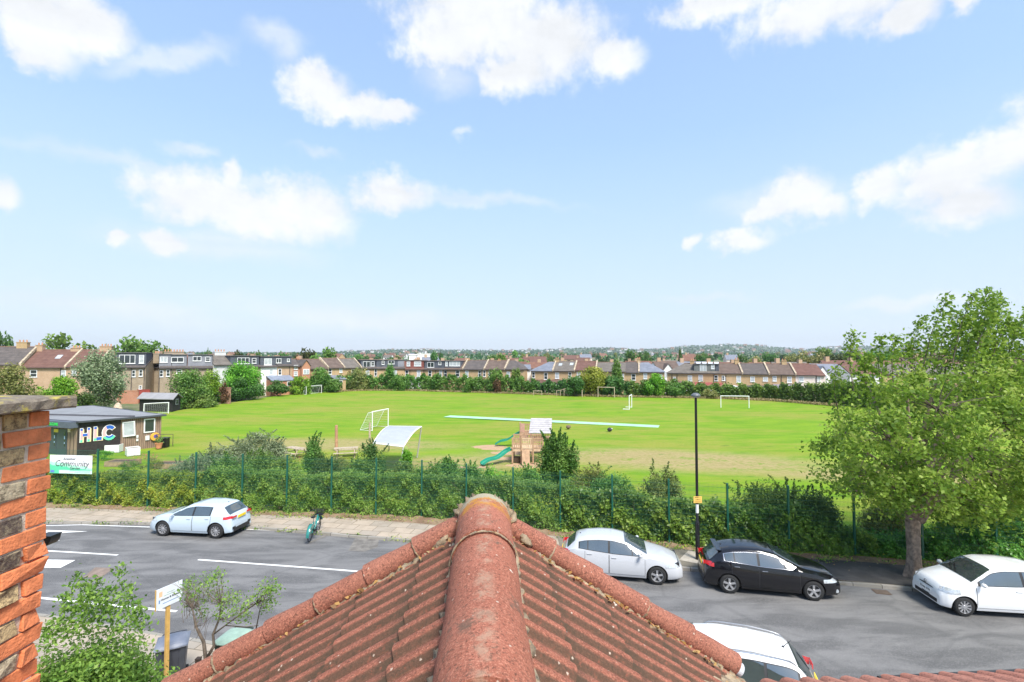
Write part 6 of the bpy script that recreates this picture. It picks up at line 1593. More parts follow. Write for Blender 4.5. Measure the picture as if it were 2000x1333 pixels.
    def letter(rects, extra=None):
        mb = MB()
        for r in rects: boxL(mb, r[0] - 1.1, r[1] + 1.1, r[2] - 1.1, r[3] + 1.1, 0, -.030)
        for r in rects: boxL(mb, r[0] + 1.2, r[1] + 2.6, r[2] + 1.0, r[3] + 1.0, 4, -.036)
        for r in rects:
            h = r[3] - r[2]
            if r[1] - r[0] > h * 1.3: boxL(mb, r[0], r[1], r[2], r[3], 2, -.042)
            else:
                boxL(mb, r[0], r[1], r[2], r[2] + h * .16, 2, -.042); boxL(mb, r[0], r[1], r[2] + h * .16, r[3] - h * .16, 1, -.042); boxL(mb, r[0], r[1], r[3] - h * .16, r[3] + .5, 3, -.042)
        if extra: extra(mb)
        mb.build('lettering', mats, o)
    dy = lambda p: -(p - 170) * .085
    H1 = [(161.5, 166, 838, 864), (175.5, 180, 836, 862), (166, 175.5, 847.5, 852.5)]
    letter(H1); letter([(188, 193, 834.5, 860.5), (193, 203, 854, 860)])
    mb = MB(); cx_, cy_ = 217.5, 845
    def arc(r0, r1, a0, a1, m, y):
        vs = []; n = 14
        for k in range(n + 1):
            a = R(lerp(a0, a1, k / n))
            for r in (r0, r1): pu = cx_ + r * math.cos(a) * .95; pv = cy_ - r * math.sin(a) - (r * math.cos(a)) * .08; vs.append((wl1.u(pu), y, wl1.z(pu, pv)))
        vs2 = [(a, -.001, c) for a, b, c in vs]; N_ = len(vs)
        mb.add(vs + vs2, [(2 * k, 2 * k + 1, 2 * k + 3, 2 * k + 2) for k in range(n)] + [(2 * k + 1, N_ + 2 * k + 1, N_ + 2 * k + 3, 2 * k + 3) for k in range(n)] + [(2 * k, 2 * k + 2, N_ + 2 * k + 2, N_ + 2 * k) for k in range(n)], m)
    arc(6.2, 15.4, 32, 328, 0, -.030); arc(7.5, 14, 40, 120, 2, -.042); arc(7.5, 14, 120, 225, 1, -.042); arc(7.5, 10.8, 225, 325, 2, -.042); arc(10.8, 15, 215, 325, 3, -.044); arc(7.5, 14, 33, 42, 4, -.042)
    mb.build('lettering', mats, o)
    # round sign at the corner, small fixtures
    m_ = simple('disc_orange', (.80, .42, .06), .5); mb = MB(); uc = wl1.u(306); zc = wl1.z(306, 853); T_ = Matrix.Translation((uc, -.14, zc)) @ Matrix.Rotation(R(90), 4, 'X'); mb.lathe([(0, .05), (.34, .05), (.36, .03), (.36, -.03), (0, -.03)], 'z', 26, M=T_); dsc = mb.build('round_sign', m_, o)
    mb = MB(); mb.lathe([(0, .056), (.17, .056), (.17, .052)], 'z', 20, M=T_ @ Matrix.Translation((.03, .02, 0))); mb.build('emblem', simple('emblem_purple', (.12, .05, .35), .5), dsc)
    mb = MB(); mb.cbox((uc - .55, -.05, zc - .05), (.28, .08, .38)); mb.cbox((wl1.u(272), -.05, 1.15), (.14, .08, .22)); mb.cbox((wl1.u(272), -.05, .85), (.14, .08, .2)); mb.build('meter_box', white, o)
clubhouse()
# sundries by the clubhouse
g_ = gp(322, 873); o = empty('litter_bin', g_, 0, 'square black litter bin beside the right corner of the clubhouse', 'bin'); mb = MB(); mb.box((-.27, -.25, 0), (.27, .25, .75)); mb.build('body', blackm, o, bevel=.03); mb = MB(); mb.box((-.30, -.28, .75), (.30, .28, .82)); mb.build('lid', darkm, o, bevel=.02)
g_ = gp(310, 876); o = empty('flower_pot', g_, 0, 'terracotta pot with a small green plant by the litter bin', 'plant pot'); mb = MB(); mb.lathe([(0, 0), (.20, 0), (.28, .42), (.30, .42), (.30, .48), (.25, .48), (.24, .40), (0, .40)], n=20); mb.build('pot', simple('terracotta', (.60, .24, .12), .8), o); leaf_obj('plant', rng.normal(size=(220, 3)) * [.17, .17, .2] + [0, 0, .72], .10, L_mid, o)
g_ = gp(331, 872); o = empty('handrail', g_, R(20), 'thin dark metal handrail right of the clubhouse corner', 'handrail'); mb = MB(); mb.path([(-1.0, 0, 1.1), (.25, 0, 1.05), (.25, 0, 0)], .03, 6); mb.tube((-1.0, 0, 1.1), (-1.0, 0, 0), .03, n=6); mb.build('rail', simple('rail_dark', (.08, .06, .05), .6), o)
for px0, px1, py, lb in ((165, 232, 879, 'long low whitewashed planter under the painted letters'), (248, 274, 884, 'short whitewashed planter under the clubhouse windows')):
    a, b = G(px0, py + 8, .1), G(px1, py + 5, .1); o = empty('planter', a, math.atan2(b.y - a.y, b.x - a.x), lb, 'planter'); L = (b - a).length; mb = MB(); mb.box((0, 0, 0), (L, .06, .62)); mb.box((0, .9, 0), (L, .96, .62)); mb.box((0, .06, 0), (.06, .9, .62)); mb.box((L - .06, .06, 0), (L, .9, .62)); mb.build('box', W_white, o); mb = MB(); mb.box((.06, .06, .05), (L - .06, .9, .55)); mb.build('soil', simple('soil_dark', (.10, .07, .05), .95), o)
for px0, px1, py, lb in ((203, 255, 912, 'raised timber bed running behind the fence'), (300, 345, 916, 'raised timber bed behind the pale grass clump')):
    a, b = G(px0, py, .1), G(px1, py, .1); o = empty('raised_bed', a, 0, lb, 'raised bed'); L = (b - a).length; mb = MB(); mb.box((0, 0, 0), (L, .05, .35)); mb.box((0, 1.0, 0), (L, 1.05, .35)); mb.box((0, .05, 0), (.05, 1.0, .35)); mb.box((L - .05, .05, 0), (L, 1.0, .35)); mb.build('timber', simple('bed_timber', (.36, .25, .15), .9, .2, 4), o); mb = MB(); mb.box((.05, .05, .02), (L - .05, 1.0, .30)); mb.build('soil', MAT['soil_dark'], o)
q = np.random.default_rng(33); pts = np.concatenate([np.array(gp(px, py)) + q.normal(size=(90, 3)) * [.45, .3, .12] + [0, 0, .35] for px, py in ((275, 905), (292, 903), (285, 898), (590, 905))])
o = leaf_obj('flowers', pts, .07, leafmat('petal_pink', [(.5, .08, .06), (.6, .15, .12), (.55, .2, .2), (.6, .3, .25)], objvar=0)); tag(o, 'small red flowers in the community garden beds', 'flowers', kind='stuff')
# banner on the fence
def banner():
    A, B = fence_at(109), fence_at(191); Y = A.y - .06; zt, zb = P(150, 889.5, (A.y + B.y) / 2 - .06).z, P(150, 925.5, (A.y + B.y) / 2 - .06).z; d = B - A; L = d.length; ang = math.atan2(d.y, d.x)
    o = empty('banner', (A.x, A.y - .05, zb), ang, 'white and green community garden banner tied to the mesh fence', 'banner'); h = zt - zb
    # the artwork: white above, two greens below, each a flat panel of the sheet
    rows = [[Vector((x, -.012 * math.sin(x * 5) - .004, z)) for z in np.linspace(0, h, 8)] for x in np.linspace(0, L, 24)]
    t = NT('banner_print'); s = t.new('ShaderNodeSeparateXYZ'); t.l.new(t.coord(), s.inputs[0]); n = t.noise(t.coord(), 2.6, 3, .5)
    zz = t.math('ADD', s.outputs[2], t.math('MULTIPLY', t.math('SUBTRACT', n, .5), .30)); 
    edge = t.math('ADD', zz, t.math('MULTIPLY', s.outputs[0], .12))
    c = t.mix(t.rng(edge, .66, .58), (.80, .82, .80), (.42, .80, .58)); c = t.mix(t.rng(edge, .50, .45), c, (.10, .62, .33)); c = t.mix(t.math('MULTIPLY', t.rng(s.outputs[2], .19, .17), t.rng(s.outputs[0], .55, .62)), c, (.62, .86, .74))
    t.col(c).p(Roughness=.6); mb = MB(); mb.grid(rows); sh = mb.build('sheet', t.mat, o, smooth=True)
    ink = simple('banner_ink', (.05, .045, .06), .6); pale = simple('banner_ink_grey', (.25, .38, .40), .6); tl = simple('banner_teal', (.05, .38, .28), .6)
    text_part('lettering', 'Community', .46, ink, o, Matrix.Translation((L * .52, -.022, h * .54)) @ XZ, .001, shear=.3, sx=.92, bold=-.004)
    text_part('lettering', 'Amentual', .19, ink, o, Matrix.Translation((L * .46, -.022, h * .80)) @ XZ, .001, shear=.3)
    text_part('lettering', 'Garden', .20, ink, o, Matrix.Translation((L * .60, -.022, h * .30)) @ XZ, .001, shear=.3)
    mb = MB(); mb.box((L * .48, -.022, h * .155), (L * .96, -.020, h * .17)); mb.box((L * .60, -.022, h * .08), (L * .96, -.020, h * .09)); mb.build('rule', tl, o); mb = MB(); mb.box((L * .03, -.022, h * .05), (L * .12, -.020, h * .17)); mb.build('logo', simple('banner_logo', (.12, .22, .55), .6), o)
banner()
# ================================================================== BLACK SHED and the tan shape beside it
def shed():
    A, B = gp(272, 803), gp(336, 805); C = gp(352, 801); o = empty('shed', (A.x, A.y, FZ), 0, 'black timber shed with a grey pitched felt roof left of the field', 'shed')
    r = lambda v, z=0: Vector((v.x - A.x, v.y - A.y, z)); k = (C - B); D4 = A + k * 1.0
    h = 1.9; hp = 2.55; pts = [r(A), r(B), r(C), r(D4)]
    blk = simple('shed_black', (.022, .020, .020), .85, .3, 4)
    mb = MB(); top = [p + Vector((0, 0, h)) for p in pts]; m1, m2 = (pts[1] + pts[2]) / 2 + Vector((0, 0, hp)), (pts[0] + pts[3]) / 2 + Vector((0, 0, hp))
    mb.add(pts + top + [m1, m2], [(0, 1, 5, 4), (1, 2, 6, 8, 5), (2, 3, 7, 6), (3, 0, 4, 9, 7)]); mb.build('wall', blk, o)
    e = (pts[1] - pts[0]).normalized() * .35; dn = Vector((0, 0, -.12)); f0 = (pts[1] - pts[2]).normalized() * .35
    mb = MB(); v = [m2 - e, m1 + e, top[1] + e + f0 + dn, top[0] - e + f0 + dn, top[3] - e - f0 + dn, top[2] + e - f0 + dn]; w = [p + Vector((0, 0, .10)) for p in v]
    mb.add(v + w, [(6, 9, 8, 7), (6, 7, 11, 10), (0, 1, 2, 3), (0, 4, 5, 1), (3, 2, 8, 9), (1, 7, 8, 2), (1, 5, 11, 7)]); mb.build('roof', simple('shed_felt', (.27, .265, .27), .9, .12, 1), o)
    m_ = (pts[1] * .45 + pts[2] * .55); dr = (pts[2] - pts[1]).normalized(); nn = Vector((dr.y, -dr.x, 0)); mb = MB(); mb.cbox(tuple(m_ + nn * .03 + Vector((0, 0, 1.35))), (.95, .05, .85), rz=math.atan2(dr.y, dr.x)); w_ = mb.build('window', simple('shed_window_frame', (.35, .37, .36), .6), o)
    mb = MB(); mb.cbox(tuple(m_ + nn * .06 + Vector((-.0, 0, 1.35))), (.75, .03, .65), rz=math.atan2(dr.y, dr.x)); mb.build('pane', G_dark, w_)
shed()
g_ = P(230, 799, 63); o = empty('woven_dome', (g_.x, g_.y, -.05), 0, 'pale tan woven willow den just showing above the clubhouse roof', 'den')
mb = MB(); rows = [[Vector((.72 * math.sin(v) * math.cos(u), .6 * math.sin(v) * math.sin(u), 2.3 * math.cos(v))) for u in np.linspace(0, 2 * math.pi, 25)[:-1]] for v in np.linspace(.05, math.pi / 2, 9)]; mb.grid(rows, closed=True); mb.build('shell', simple('willow_tan', (.48, .37, .27), .9, .3, 4), o, smooth=True)
mb = MB(); mb.lathe([(0, -.03), (.36, -.03), (.42, .02)], 'y', 18, M=Matrix.Translation((.24, -.50, 1.45)) @ Matrix.Diagonal((.7, .7, .7, 1)) @ Matrix.Diagonal((1, 1, .8, 1))); mb.build('opening', darkm, o)

# ================================================================== HOUSES BEYOND THE FIELD
def rowD(px): return float(np.interp(px, [-100, 0, 150, 300, 430, 560, 700, 800, 1000, 1100, 1300, 1400, 1600, 2000], [84, 86, 88, 92, 98, 108, 122, 128, 122, 118, 112, 108, 103, 98]))
def house(label, px0, px1, ey, ry, wallm, roofm, depth=8.0, hipL=False, hipR=False, parapet=0, dormer=None, wins=(), chim=(), lean=None, pipes=(), sky=(), D=None, extra_low=None, name='terraced_house', group='terraced houses beyond the playing field', gable=None):
    D0, D1 = (rowD(px0), rowD(px1)) if D is None else (D, D)
    A, B = P(px0, 740, D0), P(px1, 740, D1); zb = terr((A.x + B.x) / 2, (A.y + B.y) / 2) - .1; W_ = Wall(A, B, zb); L = W_.L
    o = empty(name, (A.x, A.y, zb), W_.ang, label, 'house', group)
    pc = (px0 + px1) / 2; ez = W_.z(pc, ey); uc = W_.u(pc); Yc = W_.A.y + W_.d.y * uc; rz = P(pc, ry, Yc + depth / 2).z - zb
    # walls with gable ends
    g0 = rz - .12 if not hipL else ez; g1 = rz - .12 if not hipR else ez
    mb = MB(); m = depth / 2
    vs = [(0, 0, 0), (L, 0, 0), (L, depth, 0), (0, depth, 0), (0, 0, ez), (L, 0, ez), (L, depth, ez), (0, depth, ez), (0, m, g0), (L, m, g1)]
    mb.add(vs, [(0, 1, 5, 4), (1, 2, 6, 9, 5), (2, 3, 7, 6), (3, 0, 4, 8, 7)]); mb.build('wall', wallm, o)
    hl, hr = (m * .9 if hipL else -.02), (m * .9 if hipR else -.02); ov = .28; th = .14; sl = (rz - ez) / m
    mb = MB(); e0, e1 = (-ov if hipL else 0.015), (L + ov if hipR else L - .015); fz = ez - sl * ov * .6
    v = [(e0, -ov, fz), (e1, -ov, fz), (L - hr, m, rz), (hl, m, rz), (e1, depth + ov, fz), (e0, depth + ov, fz)]
    v2 = [(a, b, c + th) for a, b, c in v]
    fs = [(0, 3, 2, 1), (4, 2, 3, 5), (6, 7, 8, 9), (10, 11, 9, 8), (0, 1, 7, 6), (4, 5, 11, 10)]
    fs += [(1, 2, 8, 7), (2, 4, 10, 8), (3, 0, 6, 9), (5, 3, 9, 11)]
    if hipL: fs += [(9, 11, 6)]
    if hipR: fs += [(8, 7, 10)]
    mb.add(v + v2, fs); rf = mb.build('roof', roofm, o)
    mb = MB(); mb.box((max(hl, 0) + .03, m - .09, rz + th - .02), (min(L - hr, L) - .03, m + .09, rz + th + .08)); mb.build('ridge', simple('ridge_clay', (.30, .17, .12), .9, .2, 3), rf)
    mb = MB(); mb.box((.05, -ov - .08, ez - .16), (L - .05, -ov + .02, ez - .05)); mb.build('gutter', simple('gutter_dark', (.05, .045, .045), .6), o)
    for side in ((0,) if parapet == 1 else (1,) if parapet == 2 else (0, 1) if parapet == 3 else ()):
        x = 0 if side == 0 else L; mb = MB(); w = .16
        v = [(x - w, -ov, fz - .1), (x + w, -ov, fz - .1), (x + w, m, rz), (x - w, m, rz), (x - w, -ov, fz + .42), (x + w, -ov, fz + .42), (x + w, m, rz + .45), (x - w, m, rz + .45)]
        mb.add(v, [(4, 5, 6, 7), (0, 1, 5, 4), (0, 4, 7, 3), (1, 2, 6, 5), (2, 3, 7, 6)]); mb.build('party_wall', simple('parapet_stock', (.42, .34, .24), .9, .3, 2), o)
    face = {}
    if dormer:
        for dm in (dormer if isinstance(dormer, list) else [dormer]):
            p0, p1, y0, y1, dmat = dm[:5]; yf = .45; u0, u1 = W_.u(p0), W_.u(p1); Yd = Yc + yf; za, zt = P(pc, y1, Yd).z - zb, P(pc, y0, Yd).z - zb
            mb = MB(); mb.box((u0, yf, za), (u1, m + .3, zt)); db = mb.build('dormer', dmat, o)
            mb = MB(); mb.box((u0 - .12, yf - .18, zt), (u1 + .12, m + .4, zt + .14)); mb.build('flat_roof', simple('dormer_roof', (.12, .115, .12), .8), db); face[id(dm)] = (u0, u1, yf, za, zt, db)
    for w in wins:
        p, y, wp, hp = w[:4]; st = w[4] if len(w) > 4 else 's'; par = o; yy = 0.0
        for (u0, u1, yf, za, zt, db) in face.values():
            if u0 < W_.u(p) < u1 and W_.z(p, y) > za: yy = yf; par = db
        u = W_.u(p); sc = (W_.A.y + W_.d.y * u + yy) / F; ww, hh = wp * sc, hp * sc; z = P(p, y, W_.A.y + W_.d.y * u + yy).z - zb; fr = .085
        mb = MB(); x0, x1, z0, z1 = u - ww / 2, u + ww / 2, z - hh / 2, z + hh / 2
        mb.box((x0, yy - .07, z0), (x1, yy - .005, z0 + fr)); mb.box((x0, yy - .07, z1 - fr), (x1, yy - .005, z1)); mb.box((x0, yy - .07, z0 + fr), (x0 + fr, yy - .005, z1 - fr)); mb.box((x1 - fr, yy - .07, z0 + fr), (x1, yy - .005, z1 - fr))
        if st in 'sS': mb.box((x0 + fr, yy - .06, z - .035), (x1 - fr, yy - .005, z + .035))
        if st in 'cC':
            for k in range(1, 3 if ww > 2 else 2): xx = lerp(x0, x1, k / (3 if ww > 2 else 2)); mb.box((xx - .04, yy - .06, z0 + fr), (xx + .04, yy - .005, z1 - fr))
        mb.box((x0 - .08, yy - .12, z0 - .07), (x1 + .08, yy - .005, z0))
        f = mb.build('window', white, par); mb = MB(); mb.box((x0 + fr, yy - .03, z0 + fr), (x1 - fr, yy - .012, z1 - fr)); mb.build('pane', G_pale if st.isupper() else G_dark, f)
    for (p, y0, wp) in chim:
        u = W_.u(p); sc = Yc / F; zt = P(p, y0, Yc + m).z - zb; w = wp * sc; mb = MB(); mb.box((u - w / 2, m - .42, rz - 1.0), (u + w / 2, m + .42, zt - .42)); mb.box((u - w / 2 - .07, m - .49, zt - .55), (u + w / 2 + .07, m + .49, zt - .42)); ch = mb.build('chimney', wallm if wallm not in (W_white, W_pale) else B_tan, rf)
        n = max(2, int(w / .42)); mb = MB()
        for k in range(n): x = u - w / 2 + w * (k + .5) / n; mb.tube((x, m, zt - .42), (x, m, zt), .13, .10, 8)
        mb.build('chimney_pots', potm, ch)
    for (p, y) in sky:
        u = W_.u(p); z = W_.z(p, y); f = (z - ez) / (rz - ez); yy = m * f; zz = ez + (rz - ez) * f + th
        mb = MB(); s_ = Vector((0, m, rz - ez)).normalized(); n_ = Vector((0, -s_.z, s_.y)); c_ = Vector((u, yy, zz)) + n_ * .06; a = Vector((.42, 0, 0)); b = s_ * .55
        q_ = [c_ - a - b, c_ + a - b, c_ + a + b, c_ - a + b]; q2 = [x - n_ * .08 for x in q_]; mb.add(q_ + q2, [(0, 1, 2, 3), (0, 4, 5, 1), (1, 5, 6, 2), (2, 6, 7, 3), (3, 7, 4, 0)]); mb.build('skylight', G_pale, rf)
    for p in pipes:
        u = W_.u(p); mb = MB(); mb.tube((u, -.10, 0), (u, -.10, ez - .1), .06, n=6); mb.build('drainpipe', simple('gutter_dark', (.05, .045, .045), .6), o)
    if lean:
        for ln_ in (lean if isinstance(lean, list) else [lean]):
            p0, p1, y0, y1, rm, wm2 = ln_; u0, u1 = W_.u(p0), W_.u(p1); z1 = W_.z(pc, y0); dd = 3.2; z0 = P(pc, y1, Yc - dd).z - zb
            mb = MB(); mb.box((u0 + .1, -dd + .2, 0), (u1 - .1, -.01, z0 - .02)); ex = mb.build('extension', wm2, o)
            v = [(u0, -dd, z0), (u1, -dd, z0), (u1, -.01, z1), (u0, -.01, z1)]; mb = MB(); mb.add(v + [(a, b, c - .14) for a, b, c in v], [(0, 1, 2, 3), (0, 4, 5, 1), (1, 5, 6, 2), (3, 7, 4, 0)]); mb.build('extension_roof', rm, ex)
            nw = int((u1 - u0) / 2)
            for k in range(nw): xx = lerp(u0, u1, (k + .5) / nw); mb = MB(); mb.box((xx - .5, -dd + .12, z0 - 1.3), (xx + .5, -dd + .19, z0 - .35)); w2 = mb.build('window', white, ex); mb = MB(); mb.box((xx - .4, -dd + .09, z0 - 1.2), (xx + .4, -dd + .11, z0 - .45)); mb.build('pane', G_dark, w2)
    if gable:   # small gabled bay projecting to the front: px0, px1, peak y, eave y
        p0, p1, yp, ye, gm = gable; u0, u1 = W_.u(p0), W_.u(p1); zp, ze = W_.z(pc, yp), W_.z(pc, ye); yf = -.9; um = (u0 + u1) / 2
        mb = MB(); mb.add([(u0, yf, 0), (u1, yf, 0), (u1, yf, ze), (um, yf, zp), (u0, yf, ze), (u0, .5, 0), (u1, .5, 0), (u1, .5, ze), (um, m, zp), (u0, .5, ze)], [(0, 1, 2, 3, 4), (1, 6, 7, 2), (5, 0, 4, 9)]); bay = mb.build('gabled_bay', gm, o)
        e = .18; mb = MB(); v = [(u0 - e, yf - e, ze - .1), (um, yf - e, zp + .1), (u1 + e, yf - e, ze - .1), (u0 - e, m, ze - .1), (um, m + .4, zp + .1), (u1 + e, m, ze - .1)]; mb.add(v, [(0, 1, 4, 3), (1, 2, 5, 4)]); br = mb.build('roof', roofm, bay); so = br.modifiers.new('s', 'SOLIDIFY'); so.thickness = .12
        for zf in (.80, .42):
            zc = ze * zf; mb = MB(); mb.box((u0 + .25, yf - .08, zc - .7), (u1 - .25, yf - .004, zc + .5)); w2 = mb.build('window', white, bay); mb = MB(); mb.box((u0 + .4, yf - .10, zc - .55), (um - .05, yf - .085, zc + .38)); mb.box((um + .05, yf - .10, zc - .55), (u1 - .4, yf - .085, zc + .38)); mb.build('pane', G_pale, w2)
    return o
H = house
H('slate roofed brick house at the far left edge, above the brick pier', -60, 40, 713, 679, B_tan, T_dark, parapet=2, chim=[(12, 664, 18)], wins=[(20, 728, 10, 16)])
H('brick house with a broad brown tiled roof and one skylight, far left', 40, 128, 718, 685, B_pink, T_redbrown, parapet=2, chim=[(44, 670, 12), (118, 675, 16)], wins=[(67, 730, 12, 14), (125, 731, 9, 15, 'S')], sky=[(97, 699)], pipes=[(120)])
H('brown roofed brick house partly hidden by the tall grey green tree', 128, 192, 717, 685, B_pink, T_redbrown, parapet=2, chim=[(186, 672, 20)], wins=[(146, 727, 8, 12, 'S')])
H('stock brick house with a wide dark grey dormer and glass doors, left of the shed', 192, 284, 718, 700, B_stock, T_dark, dormer=(226, 284, 690, 716, S_hung), wins=[(247, 702, 26, 17, 'c'), (275, 702, 8, 16, 'S'), (262, 730, 6, 13), (276, 729, 6, 13), (276, 757, 5, 7)], chim=[(292, 686, 10)], pipes=[258, 283], parapet=0)
H('brick house set back with a grey slate hung side, between the two dormered houses', 286, 311, 718, 696, B_stock, T_dark, dormer=(286, 310, 693, 717, S_light), D=96)
H('stock brick house with pale slate hung dormer and two white windows', 311, 366, 719, 700, B_stock, T_dark, dormer=[(311, 335, 693, 718, S_light), (336, 365, 694, 718, S_light)], wins=[(320, 703, 12, 11, 'C'), (347, 703, 20, 10, 'c'), (316, 730, 6, 13), (329, 729, 6, 13), (351, 726, 9, 8)], chim=[(340, 683, 34)], pipes=[312, 335])
H('pale slate dormered house with a triple white window, left of the rendered gable', 366, 416, 719, 700, B_stock, T_dark, dormer=(367, 415, 694, 718, S_light), wins=[(385, 701, 14, 9, 'c'), (406, 702, 8, 9)], pipes=[366, 414])
H('house with a plain pale rendered side wall and a big chimney of pots', 416, 452, 713, 694, W_grey, T_grey, chim=[(440, 683, 20)])
H('dark slate hung house with long dormer behind the big conifer', 452, 509, 717, 702, B_stock, T_dark, dormer=(452, 508, 696, 716, S_hung), wins=[(477, 705, 22, 12, 'c'), (498, 705, 8, 10)], parapet=1)
H('white walled house with dark slate dormer and pale double window', 509, 541, 717, 702, W_white, T_dark, dormer=(510, 540, 697, 717, S_hung), wins=[(525, 707, 14, 13, 'C'), (530, 727, 7, 12, 'S')], lean=[(520, 566, 734, 744, simple('roof_bluegrey', (.20, .23, .29), .5, .15, 1), B_orange)])
H('brick house with dark dormer next to the orange gabled house', 541, 571, 715, 700, B_pink, T_dark, dormer=(541, 571, 697, 714, S_hung), wins=[(546, 705, 10, 9, 'c'), (565, 704, 5, 6), (547, 727, 6, 12)], pipes=[566])
H('orange brick house with two gabled bays and white windows', 571, 605, 716, 703, B_orange, T_dark, gable=(586, 602, 704, 714, B_orange), wins=[(578, 718, 8, 9, 'S'), (578, 730, 8, 9, 'S')], chim=[(600, 697, 7)])
H('house with a pale brown tiled roof right of the orange gables', 605, 640, 721, 703, B_tan, T_brown, parapet=2, wins=[(630, 726, 6, 10)])
H('peach brick house with a dark brown tiled roof and small window', 640, 672, 719, 701, B_tan, T_brown, parapet=1, wins=[(645, 726, 7, 11), (666, 724, 6, 8, 'S')], lean=[(642, 664, 733, 741, T_slate, B_tan)])
H('house with a weathered grey brown roof left of the glazed dormer', 672, 705, 719, 702, B_tan, T_grey, parapet=3, wins=[(690, 727, 7, 11)])
H('house with a black framed glazed dormer and balcony', 705, 735, 720, 704, B_tan, T_dark, dormer=(706, 734, 704, 719, S_hung), wins=[(717, 712, 14, 11, 'c'), (729, 711, 6, 9), (718, 729, 7, 11, 'S'), (734, 728, 5, 14)])
H('house with a slate hung dormer and small balcony rail, left of the red dormer', 735, 791, 720, 704, B_tan, T_dark, dormer=[(736, 778, 704, 719, S_hung), (778, 790, 704, 719, S_light)], wins=[(749, 709, 5, 7), (765, 708, 12, 7, 'c'), (772, 729, 7, 11, 'S')])
H('house with a red tile hung dormer and pale wall below', 791, 828, 722, 705, B_tan, T_redbrown, dormer=(791, 827, 705, 722, S_red), wins=[(797, 711, 7, 9, 'S'), (815, 711, 14, 9, 'S'), (795, 730, 6, 12), (818, 730, 7, 12, 'S')], pipes=[801, 828], chim=[(806, 699, 9)], lean=[(796, 828, 737, 744, simple('roof_lilac', (.30, .28, .33), .7), W_white)])
H('house with a blue grey dormer and one wide dark window', 828, 868, 722, 706, B_tan, T_dark, dormer=(828, 867, 706, 721, S_hung), wins=[(840, 713, 14, 10, 'c'), (858, 710, 6, 6), (861, 729, 6, 13, 'S'), (840, 730, 7, 11)], pipes=[851, 867])
H('house with a strip of white windows across its dormer', 868, 904, 722, 706, B_tan, T_brown, dormer=(869, 898, 706, 720, S_hung), wins=[(887, 711, 22, 9, 'C'), (871, 711, 5, 9, 'S'), (894, 730, 8, 13), (870, 730, 6, 14)], pipes=[873], chim=[(905, 700, 8)])
H('orange brick house with plain dark tiled roof and three small windows', 904, 946, 722, 705, B_tan, T_dark, parapet=3, wins=[(912, 731, 7, 13, 'S'), (937, 730, 6, 12), (946, 730, 5, 12)], pipes=[941])
H('house with a mottled dark roof and white party walls, centre left', 946, 986, 722, 705, B_tan, T_brown, parapet=3, wins=[(957, 731, 6, 11), (975, 731, 7, 11)], chim=[(967, 701, 6)])
H('end house with a dark roof falling to the right above the green tree', 986, 1024, 722, 705, B_tan, T_dark, hipR=True, wins=[(993, 732, 7, 11, 'S'), (1012, 732, 7, 11)], parapet=1)
H('white rendered end wall house with slate roof behind the hedge', 1024, 1037, 722, 713, W_white, T_slate, D=124, depth=6)
H('brick house with pale blue slate hipped roof and two black windows', 1037, 1080, 725, 708, B_tan, T_slate, hipL=True, wins=[(1042, 733, 6, 11), (1066, 735, 7, 13)], lean=[(1037, 1076, 742, 748, T_redbrown, W_pale)])
H('brick house with mossy brown roof and two bright skylights', 1080, 1122, 725, 707, B_tan, T_grey, parapet=3, wins=[(1088, 734, 8, 12, 'S'), (1113, 733, 6, 11)], sky=[(1091, 714), (1113, 713)], chim=[(1082, 698, 8)], lean=[(1077, 1108, 742, 748, T_redbrown, W_pale)])
H('house with a maroon tiled roof left of the big yellow bush', 1122, 1164, 724, 707, B_tan, T_redbrown, parapet=2, wins=[(1130, 733, 7, 11, 'S'), (1150, 733, 7, 11)])
H('grey brown roofed house behind the yellow bush', 1164, 1222, 726, 709, B_tan, T_grey, wins=[(1215, 736, 7, 11, 'S')], parapet=0)
H('brick house with a dark roof between the conifer and the round green tree', 1222, 1248, 728, 708, B_tan, T_dark, parapet=2, wins=[(1237, 737, 8, 12), (1232, 753, 9, 8)], chim=[(1247, 698, 7)])
H('brick end house with pale slate hipped roof above the round green tree', 1248, 1298, 727, 709, B_tan, T_slate, hipR=True, wins=[(1260, 735, 7, 11, 'S'), (1290, 736, 6, 9, 'S')])
H('set back brown roofed house with a white gable between two terraces', 1284, 1330, 722, 708, W_white, T_brown, D=132, gable=(1294, 1312, 711, 722, W_white))
H('brick end house with brown hipped roof left of the solar panelled dormer', 1303, 1352, 729, 711, B_tan, T_grey, hipL=True, wins=[(1317, 740, 5, 7, 'S'), (1347, 739, 8, 11, 'S')], chim=[(1351, 701, 8)], lean=[(1322, 1352, 745, 755, T_brown, B_tan)], pipes=[1312, 1322])
h_ = H('brick house with grey green dormer, tall white window and raised rooflights', 1352, 1406, 729, 711, B_tan, T_grey, dormer=[(1355, 1396, 712, 728, S_greyg), (1397, 1404, 712, 728, S_hung)], wins=[(1373, 720, 12, 15, 'C'), (1392, 717, 6, 8, 'S'), (1368, 739, 8, 13, 'S'), (1398, 739, 7, 11), (1412, 739, 5, 9)], lean=[(1356, 1410, 747, 755, simple('roof_maroon', (.27, .07, .06), .7, .2, 1.5), W_pale)], pipes=[1394])
H('brick house with a dark brown roof right of the grey green dormer', 1406, 1450, 730, 711, B_tan, T_brown, parapet=2, wins=[(1413, 740, 5, 8, 'S'), (1442, 741, 8, 13, 'S')], chim=[(1446, 699, 8)], pipes=[1417])
H('brick house with a mottled purple grey slate roof', 1450, 1502, 731, 711, B_tan, T_dark, parapet=3, wins=[(1469, 741, 8, 10, 'S'), (1494, 741, 9, 8, 'S')], lean=[(1456, 1506, 753, 758, T_dark, W_white)])
